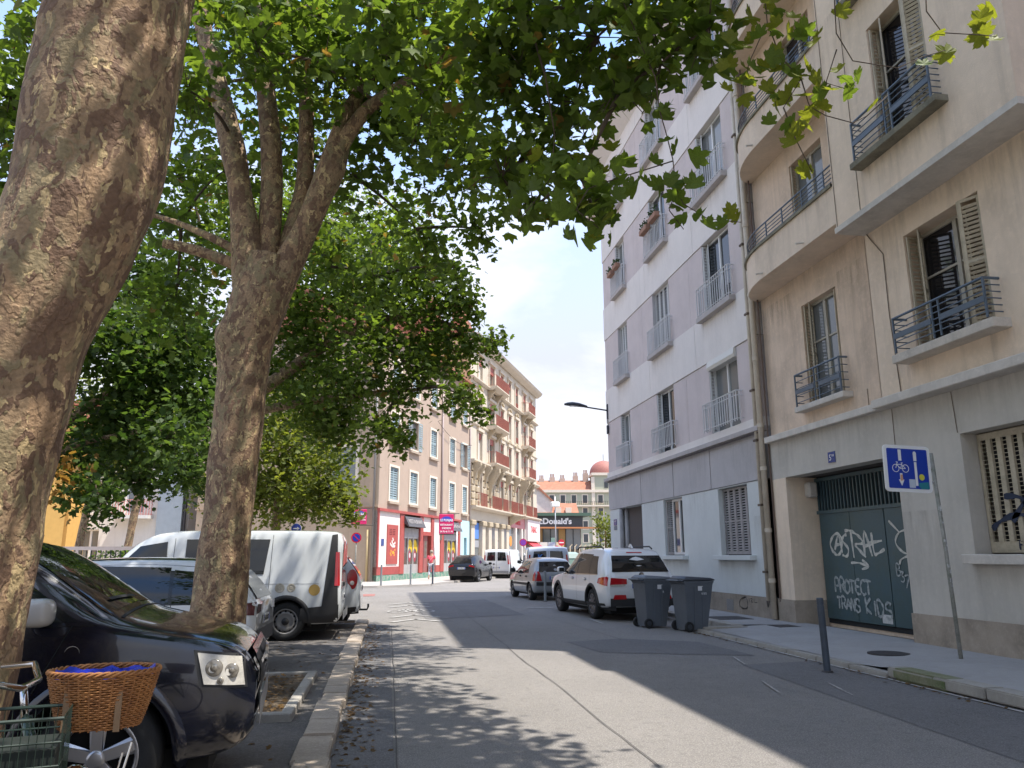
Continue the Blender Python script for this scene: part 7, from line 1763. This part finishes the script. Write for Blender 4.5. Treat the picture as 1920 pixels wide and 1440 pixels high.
LOBES = {
    1: [(1.22, 6.00, 6.36, 0.75), (1.65, 5.60, 5.84, 0.60), (1.89, 5.20, 5.77, 0.50), (0.71, 6.20, 6.18, 0.80), (1.60, 6.20, 5.60, 0.55), (1.07, 6.60, 5.86, 0.70), (1.82, 5.60, 5.29, 0.40), (0.36, 7.00, 6.17, 0.80), (1.31, 6.80, 5.37, 0.50), (1.42, 5.40, 4.42, 0.28), (1.45, 5.20, 4.05, 0.18), (2.39, 5.00, 5.53, 0.35), (2.31, 5.20, 5.87, 0.35), (-0.20, 6.70, 6.60, 0.60), (1.15, 6.00, 4.41, 0.30), (0.95, 6.50, 4.95, 0.50), (2.09, 5.30, 5.42, 0.30),
        (3.2, 4.4, 7.4, 1.0), (3.4, 6.0, 8.4, 1.0), (2.2, 5.0, 7.6, 1.1), (1.0, 4.5, 7.4, 1.2), (0.0, 3.5, 7.2, 1.3), (-2.0, 2.0, 7.2, 1.4), (-3.6, 4.2, 7.6, 1.4), (-1.5, 5.5, 8.4, 1.4), (1.5, 2.6, 7.2, 1.2), (-3.2, 6.6, 7.9, 1.2), (.6, 6.6, 9.0, 1.3), (2.6, 3.0, 7.0, .9), (-.5, .6, 7.5, 1.3), (3.0, 7.6, 9.6, 1.0), (2.6, 5.4, 8.3, 1.2), (2.7, 7.4, 9.7, 1.2), (2.6, 9.4, 11.4, 1.2), (1.8, 8.4, 10.4, 1.2), (3.5, 5.0, 8.0, 1.2), (3.6, 7.0, 9.2, 1.2), (3.7, 8.8, 10.6, 1.3), (3.6, 10.6, 12.0, 1.3)],  # high lobes above the view, added to cast dappled shade below
    2: [(0.80, 9.50, 6.50, 0.90), (0.08, 9.50, 6.99, 1.00), (1.21, 10.50, 6.20, 0.50), (0.29, 11.00, 6.36, 0.90), (-0.63, 10.00, 6.65, 0.70), (-0.90, 9.00, 7.68, 1.00), (-0.09, 9.00, 7.76, 1.00), (-2.28, 11.00, 8.64, 1.00), (-2.56, 11.00, 7.10, 0.80), (-1.59, 11.50, 8.00, 0.90), (-3.58, 12.50, 7.71, 1.00), (-3.13, 12.50, 6.32, 1.00), (-3.34, 12.00, 5.40, 0.90), (-1.57, 12.00, 6.76, 0.80), (-1.12, 13.00, 6.44, 0.90), (-0.38, 13.00, 6.28, 0.80), (-2.51, 10.00, 8.97, 1.00), (-1.70, 9.50, 8.76, 1.00), (0.71, 8.50, 6.69, 0.80), (-3.09, 11.00, 6.21, 0.60), (0.98, 12.50, 6.37, 0.60), (-3.31, 12.00, 8.91, 0.90), (-1.01, 8.50, 7.98, 0.90), (0.15, 8.50, 8.20, 0.90),
        (-4.06, 8.00, 7.03, 0.80), (-4.58, 9.00, 6.85, 0.90), (-4.28, 9.00, 6.32, 0.60), (-5.00, 10.00, 6.30, 0.90), (-5.26, 11.00, 5.99, 0.70), (-4.38, 9.00, 7.16, 0.60), (-5.67, 12.00, 5.28, 0.80),
        (-1.65, 8.2, 7.2, .6), (-2.4, 8.3, 6.7, .5), (-.9, 8.2, 7.1, .6), (-1.9, 8.6, 8.0, .7), (5.0, 10.5, 13.0, 1.3), (5.1, 12.5, 14.2, 1.3), (4.8, 14.5, 15.5, 1.3), (1.2, 9.6, 10.4, 1.2), (2.8, 9.4, 11.0, 1.1), (-1.0, 9.5, 11.0, 1.5), (-3.2, 9.0, 10.6, 1.5), (0.4, 12.0, 12.2, 1.5), (2.4, 11.8, 12.2, 1.2), (-2.4, 12.4, 12.0, 1.6), (-4.8, 11.6, 11.0, 1.5)],  # the highest lobes are out of view, added to shade the road
    3: [(-1.26, 18.00, 7.54, 1.40), (0.00, 18.00, 7.61, 1.20), (0.99, 17.00, 6.80, 1.00), (-0.44, 17.00, 6.23, 1.30), (-1.93, 19.00, 6.73, 1.40), (1.73, 17.00, 6.32, 0.70), (2.28, 16.50, 6.21, 0.45), (0.53, 17.00, 5.53, 1.10), (1.41, 16.00, 4.85, 0.60), (1.87, 16.00, 4.52, 0.35), (-0.92, 18.00, 5.45, 1.30), (-1.85, 19.00, 5.11, 1.20), (-0.14, 17.00, 4.41, 0.80), (0.33, 16.50, 3.87, 0.45), (-1.18, 19.00, 4.47, 1.00), (-2.39, 20.00, 6.13, 1.30), (1.06, 18.00, 6.31, 1.00), (1.72, 17.00, 7.22, 0.60), (-2.64, 19.00, 7.81, 1.30), (-1.81, 18.00, 8.60, 1.30), (-0.52, 17.00, 8.41, 1.20), (0.59, 17.00, 8.08, 1.00), (1.35, 17.00, 7.60, 0.70), (-4.2, 19, 9.5, 1.8), (-2.5, 19.5, 10.2, 1.8), (-.6, 19.5, 10.0, 1.6)],
    4: [(-4.97, 17.00, 6.05, 1.60), (-5.87, 18.00, 5.54, 1.50), (-4.54, 17.00, 4.88, 1.40), (-5.64, 18.00, 4.33, 1.20), (-6.49, 19.00, 3.98, 1.20), (-4.40, 16.00, 3.82, 1.00), (-4.79, 20.00, 4.95, 1.40), (-5.57, 16.00, 2.76, 0.70), (-6.28, 17.00, 3.38, 0.90), (-5.18, 20.00, 6.60, 1.50), (-6.02, 19.00, 7.64, 1.60), (-4.90, 22.00, 4.12, 1.20), (-5.86, 17.00, 6.25, 1.30), (-5.19, 15.50, 2.52, 0.50), (-5.72, 19.00, 3.24, 0.80), (-4.55, 18.00, 3.40, 0.70), (-7.6, 17, 7.0, 1.7), (-8.6, 18, 5.2, 1.6), (-7.0, 18.5, 9.0, 1.8), (-9.4, 17.5, 7.6, 1.8), (-7.4, 16.0, 4.2, 1.2)],
    5: [(-3.06, 27.00, 4.76, 1.70), (-1.90, 26.00, 4.31, 1.40), (-3.85, 28.00, 3.94, 1.60), (-2.20, 26.00, 3.43, 1.10), (-1.45, 25.00, 3.11, 0.80), (-1.11, 25.00, 2.78, 0.50), (-2.96, 27.00, 2.97, 1.20), (-4.70, 29.00, 3.64, 1.60), (-3.95, 28.00, 5.63, 1.80), (-6.05, 30.00, 4.29, 1.60), (-3.2, 28.5, 7.2, 1.8), (-5.2, 29, 6.6, 1.8)],
}
# the big near tree
t1 = thing('plane_tree', 'huge leaning plane tree trunk with patchy bark at the left edge', 'tree', (-2.05, 3.9, .05))
tr1, rows1 = trunk_mesh([(-2.08, 3.9, -.05, 0.523), (-2.04, 3.9, .35, 0.388), (-1.99, 3.9, 1.0, 0.350), (-1.92, 3.9, 1.8, 0.334), (-1.82, 3.9, 2.5, 0.316), (-1.64, 3.9, 3.05, 0.300), (-1.55, 3.9, 3.6, 0.330), (-1.51, 3.9, 4.4, 0.344), (-1.46, 3.95, 5.4, 0.339), (-1.42, 4.0, 6.4, 0.304)], t1, n=64, lump=.04, seed=3, knots=((-1.18, 3.75, 3.15, .28, .05), (-1.66, 3.5, 3.75, .3, .03)))
limbs1 = [rows1]
for k, path in enumerate(([(-1.40, 4.0, 6.2, .27), (-.7, 4.3, 6.9, .19), (.6, 4.8, 7.2, .12), (2.2, 5.1, 7.3, .07), (3.2, 5.2, 7.6, .04)], [(-1.42, 4.0, 6.2, .26), (-1.9, 3.4, 7.4, .18), (-2.4, 2.6, 8.6, .10)], [(-1.40, 4.0, 6.1, .24), (-1.0, 5.2, 7.2, .16), (-.2, 6.2, 7.8, .10), (.9, 6.8, 7.9, .05)])):
    _, rw = trunk_mesh(path, t1, 'limb', 20, .025, k + 5); limbs1.append(rw)
cr1 = grow(t1, limbs1, LOBES[1], 430, .125, leaf_m, 21)
# hanging twigs in front of the buildings: each large leaf is its own piece
TW = {'A': [(1.82, 4.90, 5.17), (1.88, 4.90, 5.00), (1.90, 4.90, 4.72), (1.94, 4.90, 4.56), (1.97, 4.90, 4.31), (2.00, 4.90, 4.11), (2.05, 4.90, 3.99), (2.22, 4.90, 3.87), (2.47, 4.90, 3.86)],
    'A2': [(2.00, 4.90, 4.11), (1.94, 4.90, 3.93), (2.04, 4.90, 3.79)], 'A3': [(1.99, 4.95, 4.33), (1.71, 4.95, 4.25), (1.46, 4.95, 4.13), (1.35, 4.95, 4.07)], 'A4': [(1.36, 5.00, 4.09), (1.27, 5.00, 3.93), (1.43, 5.00, 3.79)], 'A0': [(1.58, 4.90, 5.83), (1.74, 4.90, 5.47), (1.82, 4.90, 5.17)],
    'B': [(3.16, 4.50, 5.79), (3.15, 4.50, 5.44), (3.13, 4.50, 5.22), (3.27, 4.50, 5.04), (3.56, 4.50, 4.95), (3.84, 4.50, 5.13), (4.00, 4.50, 5.17)], 'B2': [(3.15, 4.50, 5.12), (3.05, 4.50, 4.85), (3.19, 4.50, 4.81)],
    'C': [(3.74, 4.30, 5.65), (3.74, 4.30, 5.34), (3.85, 4.30, 5.18), (4.13, 4.30, 5.16), (4.24, 4.30, 5.16)], 'D': [(2.79, 4.70, 5.91), (2.74, 4.70, 5.62), (2.72, 4.70, 5.43), (2.55, 4.70, 5.07), (2.51, 4.70, 4.87)], 'D2': [(2.72, 4.70, 5.43), (2.78, 4.70, 5.12), (2.94, 4.70, 4.96), (2.79, 4.70, 4.72)],
    'E': [(2.91, 4.65, 4.92), (3.00, 4.65, 4.75), (3.11, 4.65, 4.67), (3.28, 4.65, 4.59), (3.41, 4.65, 4.67), (3.56, 4.65, 4.82)], 'F': [(1.26, 5.60, 4.89), (1.23, 5.60, 4.51), (1.08, 5.60, 4.26), (0.97, 5.60, 4.12)], 'G': [(2.79, 4.70, 4.72), (2.85, 4.70, 4.47), (2.95, 4.70, 4.20)]}
tw = MB(off(t1)); up_links = [((3.16, 4.5, 5.79), (3.1, 5.0, 7.4)), ((3.74, 4.3, 5.65), (3.3, 4.8, 7.4)), ((2.79, 4.7, 5.91), (2.4, 5.0, 7.3)), ((1.58, 4.9, 5.83), (1.4, 5.0, 7.2)), ((1.26, 5.6, 4.89), (1.1, 5.9, 6.2))]
for a, b in up_links: tw.tube([a, Vector(a).lerp(Vector(b), .5) + Vector((.05, .04, 0)), b], [.006, .009, .014], 5)
def tpath(k): return [Vector((x, y + .10 * mnoise.noise((x * 3, z * 3, 1.7)), z)) for x, y, z in TW[k]]
for k in TW:
    p = tpath(k); n = len(p); tw.tube(p, [.0055 - .003 * i / n for i in range(n)], 5)
tw.build('twigs', twig_m, t1, smooth=True)
leaf_protos = []
for m_ in (leaf_m, leaf_m, leaf_br, leaf_br):
    V0, F0 = leaf_tris(LF); sc = random.uniform(.9, 1.1)
    me = bpy.data.meshes.new('leaf'); bend = random.uniform(-.25, .25)
    me.from_pydata([(x, y, z + bend * y * y * .5 + .06 * math.sin(x * 5 + y * 3)) for x, y, z in V0], [], F0); me.materials.append(m_); leaf_protos.append(me)
lr = random.Random(4); loc1 = Vector(t1.location)
def big_leaf(p, s, bright, i=[0]):
    me = leaf_protos[lr.choice((2, 3)) if bright else lr.choice((0, 1))]
    o = bpy.data.objects.new('leaf', me); COL.objects.link(o); o.parent = t1
    o.location = Vector(p) - loc1; o.scale = (s, s, s)
    o.rotation_euler = (R(lr.uniform(95, 175)), R(lr.uniform(-50, 50)), R(lr.uniform(0, 360))) if lr.random() < .75 else (R(lr.uniform(-40, 40)), R(lr.uniform(-40, 40)), R(lr.uniform(0, 360)))
    i[0] += 1
cnt = {'A': 16, 'A2': 2, 'A3': 22, 'A4': 12, 'A0': 26, 'B': 4, 'B2': 5, 'C': 3, 'D': 36, 'D2': 30, 'E': 3, 'F': 22, 'G': 5}
for k, n in cnt.items():
    p = tpath(k)
    for j in range(n):
        t = lr.uniform(0, len(p) - 1.001); q = p[int(t)].lerp(p[int(t) + 1], t - int(t)); sp_ = .05 if k in 'ABCEG' else .11
        big_leaf(q + Vector((lr.gauss(0, sp_), lr.gauss(0, sp_), lr.gauss(-.03, sp_))), lr.uniform(.10, .165), (k in ('B', 'C', 'D', 'D2', 'E', 'G') and lr.random() < .7) or lr.random() < .12)
for p, s in (((4.05, 4.5, 5.12), .16), ((4.02, 4.5, 5.16), .14), ((4.20, 4.3, 5.28), .16), ((4.24, 4.32, 5.22), .17), ((2.47, 4.9, 3.90), .10), ((2.42, 4.9, 3.93), .11), ((2.38, 4.88, 3.88), .08), ((2.97, 4.7, 4.2), .10), ((4.3, 4.3, 5.42), .15)): big_leaf(p, s, True)
for q in LOBES[1][9:13]:
    for j in range(22): big_leaf((q[0] + lr.gauss(0, q[3] * .6), q[1] + lr.gauss(0, q[3] * .6), q[2] + lr.gauss(0, q[3] * .5)), lr.uniform(.10, .16), lr.random() < .2)

# the next tree of the row, behind the viewer
t0 = thing('plane_tree', 'next plane tree of the row, behind the viewer', 'tree', (-2.2, -2.4, .03))
_, r0_ = trunk_mesh([(-2.2, -2.4, -.05, .5), (-2.2, -2.4, .6, .4), (-2.1, -2.4, 3, .36), (-1.9, -2.4, 6, .3), (-1.8, -2.4, 8, .15)], t0, n=24, seed=77)
grow(t0, [r0_], [(-2.2 + 3.4 * math.cos(a) * q, -2.6 + 2.6 * math.sin(a) * q, 6.2 + 1.1 * q + k % 3, 1.5) for k, (a, q) in enumerate([(R(40 * j), 1.0 if j % 2 else .5) for j in range(12)])], 220, .17, leaf_m, 78, True)
# second tree, forked above a burl
t2 = thing('plane_tree', 'forked plane tree with a burl standing in the soil pit behind the navy SUV', 'tree', (-1.8, 9.2, .05))
tr2, rows2 = trunk_mesh([(-1.82, 9.2, -.05, 0.462), (-1.80, 9.2, .35, 0.336), (-1.80, 9.2, 1.0, 0.286), (-1.78, 9.2, 1.8, 0.267), (-1.76, 9.2, 2.6, 0.270), (-1.73, 9.2, 3.4, 0.286), (-1.70, 9.2, 4.0, 0.311), (-1.58, 9.2, 4.6, 0.336), (-1.50, 9.2, 5.05, 0.286)], t2, n=56, lump=.04, seed=8, knots=((-2.05, 9.0, 4.05, .17, .10), (-1.95, 8.95, 3.9, .1, .05)))
limbs2 = [rows2]
for k, path in enumerate(([(-1.66, 9.2, 4.1, 0.190), (-1.76, 9.2, 4.9, 0.190), (-1.93, 9.2, 5.9, 0.142), (-2.05, 9.25, 6.45, 0.150), (-2.40, 9.4, 7.65, 0.120), (-2.68, 9.5, 8.6, 0.103), (-3.0, 9.7, 10.2, 0.060)],
                          [(-1.58, 9.25, 4.4, 0.171), (-1.58, 9.3, 6.2, 0.129), (-1.80, 9.35, 7.9, 0.120), (-1.82, 9.4, 9.2, 0.086), (-1.6, 9.5, 10.8, 0.052)],
                          [(-1.58, 9.2, 4.1, 0.190), (-1.40, 9.15, 4.7, 0.199), (-1.15, 9.1, 5.3, 0.163), (-.96, 9.0, 5.8, 0.155), (-.82, 9.0, 6.25, 0.172), (-.67, 9.0, 6.95, 0.103), (-.36, 9.0, 7.66, 0.090), (.05, 9.0, 8.5, 0.095), (.5, 9.1, 9.6, 0.069), (1.2, 9.3, 10.4, 0.043)],
                          [(-.80, 9.0, 6.35, .10), (-.45, 8.8, 6.9, .085), (.0, 8.7, 7.25, .075), (.51, 8.6, 7.62, .06), (1.53, 8.6, 8.13, .035)],
                          [(-1.48, 9.25, 4.6, .13), (-1.22, 9.4, 5.9, .12), (-1.20, 9.4, 6.9, .10), (-1.30, 9.45, 8.1, .08), (-1.31, 9.5, 9.4, .05)],
                          [(-1.9, 9.2, 4.95, .075), (-2.2, 9.2, 5.06, .065), (-2.5, 9.2, 5.14, .06), (-2.76, 9.2, 5.18, .055)], [(-1.85, 9.2, 5.1, .06), (-2.3, 9.25, 5.34, .045), (-3.0, 9.6, 5.7, .03), (-4.2, 10.4, 6.2, .02)])):
    _, rw = trunk_mesh(path, t2, 'limb', 20, .03, k + 15); limbs2.append(rw)
grow(t2, limbs2, LOBES[2], 470, .115, leaf_m, 22)
# third tree overhanging the end of the bay
t3 = thing('plane_tree', 'plane tree whose foliage overhangs the street beyond the white van', 'tree', (-3.95, 19.4, 0))
_, r3 = trunk_mesh([(-3.95, 19.4, -.05, .36), (-3.95, 19.4, .6, .26), (-3.9, 19.35, 3, .22), (-3.6, 19.2, 5.2, .22)], t3, n=28, lump=.04, seed=12)
l3 = [r3]
for k, path in enumerate(([(-3.6, 19.2, 5.1, .18), (-1.8, 18.6, 6.4, .13), (-.2, 17.8, 7.0, .09), (1.6, 17, 7.2, .04)], [(-3.6, 19.2, 5.1, .18), (-2.9, 19.1, 7.5, .14), (-2.4, 19.2, 9.6, .07)], [(-3.6, 19.2, 4.9, .12), (-1.4, 18.5, 5.2, .09), (.6, 17.2, 5.2, .04)])): l3.append(trunk_mesh(path, t3, 'limb', 14, .02, k)[1])
grow(t3, l3, LOBES[3], 740, .112, leaf_m, 23, True)
# dark tree behind the big trunk
t4 = thing('plane_tree', 'dense dark green tree filling the gap between the two trunks', 'tree', (-7.7, 17.6, 0))
_, r4 = trunk_mesh([(-7.7, 17.6, -.05, .36), (-7.7, 17.6, 1, .28), (-7.5, 17.6, 3.2, .25), (-7.2, 17.7, 5.0, .2), (-6.8, 17.9, 7.0, .1)], t4, n=24, seed=31)
l4 = [r4] + [trunk_mesh(p, t4, 'limb', 12, .02, 3)[1] for p in ([(-7.4, 17.6, 3.8, .13), (-6.2, 17.8, 5.0, .08), (-5.0, 18, 5.6, .04)], [(-7.4, 17.6, 3.4, .10), (-6.4, 17.5, 3.9, .06), (-4.8, 17.2, 4.2, .03)])]
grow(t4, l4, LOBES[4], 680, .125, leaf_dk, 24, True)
# brighter tree further off, in full sun
t5 = thing('plane_tree', 'sunlit yellow-green tree in front of the tan gable', 'tree', (-3.9, 28.2, 0))
_, r5 = trunk_mesh([(-3.9, 28.2, -.05, .24), (-3.9, 28.2, 1, .18), (-3.8, 28.1, 3, .15), (-3.7, 28, 5, .1)], t5, n=20, seed=41)
grow(t5, [r5], LOBES[5], 460, .14, leaf_far, 25, True)
# slim trunks by the white house
for (x, y, h, lb, s_) in ((-12.0, 33.0, 7.0, 'pale slim tree by the ochre house', 51), (-9.6, 31.0, 6.2, 'slim leaning tree in front of the white house', 52)):
    t = thing('slim_tree', lb, 'tree', (x, y, 0)); _, r_ = trunk_mesh([(x, y, -.05, .22), (x + .05, y, 1.2, .16), (x + .25, y, 3.2, .13), (x + .5, y, h, .07)], t, n=18, seed=s_)
    grow(t, [r_], [(x + .5 + random.uniform(-1.3, 1.3), y + random.uniform(-1, 1), h + random.uniform(-1.6, 1.6), random.uniform(1.0, 1.5)) for k in range(7)], 170, .16, leaf_far, s_, True)
t = thing('street_tree', 'small green tree beside the domed building at the end of the street', 'tree', (21.6, 76, 0)); _, r_ = trunk_mesh([(21.6, 76, 0, .16), (21.6, 76, 2, .12), (21.6, 76, 4, .07)], t, n=12, seed=61)
grow(t, [r_], [(21.6 + random.uniform(-1.1, 1.2), 76 + random.uniform(-1, 1), random.uniform(1.8, 5.4), random.uniform(.8, 1.3)) for k in range(13)], 110, .2, leaf_far, 62, True)
# hedge behind the fence
hg = np.column_stack([rng.uniform(-14, -5.6, 9000), rng.uniform(24.3, 25.3, 9000), rng.uniform(.1, 1.62, 9000)]); hg[:, 2] *= 1 + .12 * np.sin(hg[:, 0] * 3)
o = leaf_mesh('hedge', hg, rng.uniform(.06, .11, 9000), leaf_dk, None, seed=71); tag(o, 'clipped green hedge behind the dark railing fence', 'hedge')
# shrub by the ochre house, ochre light put into its leaf colour
ys = np.concatenate([np.array([(-6.35, 16.0, 2.95)]) + rng.normal(size=(160, 3)) * np.array([.28, .28, .30])])
o = leaf_mesh('ochre_lit_foliage', ys, rng.uniform(.10, .15, 160), leaf_material('ochre_lit_leaves', (.20, .11, .03), (.34, .20, .05), (1.8, 1.7, 1)), t4, seed=72)
o.data.transform(Matrix.Translation((7.7, -17.6, 0)))
# fallen leaves
def litter(n, fx, seed, m, name, label):
    g = random.Random(seed); pos = np.array([fx(g) for _ in range(n)]); o = leaf_mesh(name, pos, np.array([g.uniform(.025, .06) for _ in range(n)]), m, None, up=3.0, seed=seed); o['kind'] = 'stuff'
    return tag(o, label, 'leaves')
dry = leaf_material('fallen_leaves', (.10, .055, .02), (.24, .14, .05), (1, 1, 1))
litter(900, lambda g: (g.uniform(-2.9, -.95), g.uniform(8.0, 10.3), .085), 81, dry, 'leaf_litter', 'dry brown leaves scattered over the soil of the tree pit')
litter(520, lambda g: (-.34 + abs(g.gauss(0, .16)), g.uniform(4.5, 18), .014), 82, dry, 'leaf_litter', 'fallen leaves gathered in the gutter along the left kerb')
litter(260, lambda g: (g.uniform(-3.5, -.7), g.uniform(2.5, 18), .040), 83, dry, 'leaf_litter', 'stray leaves on the parking strip')
litter(200, lambda g: (6.16 - abs(g.gauss(0, .06)), g.uniform(3, 15.4), .012), 84, dry, 'leaf_litter', 'bits of leaf along the right-hand kerb')
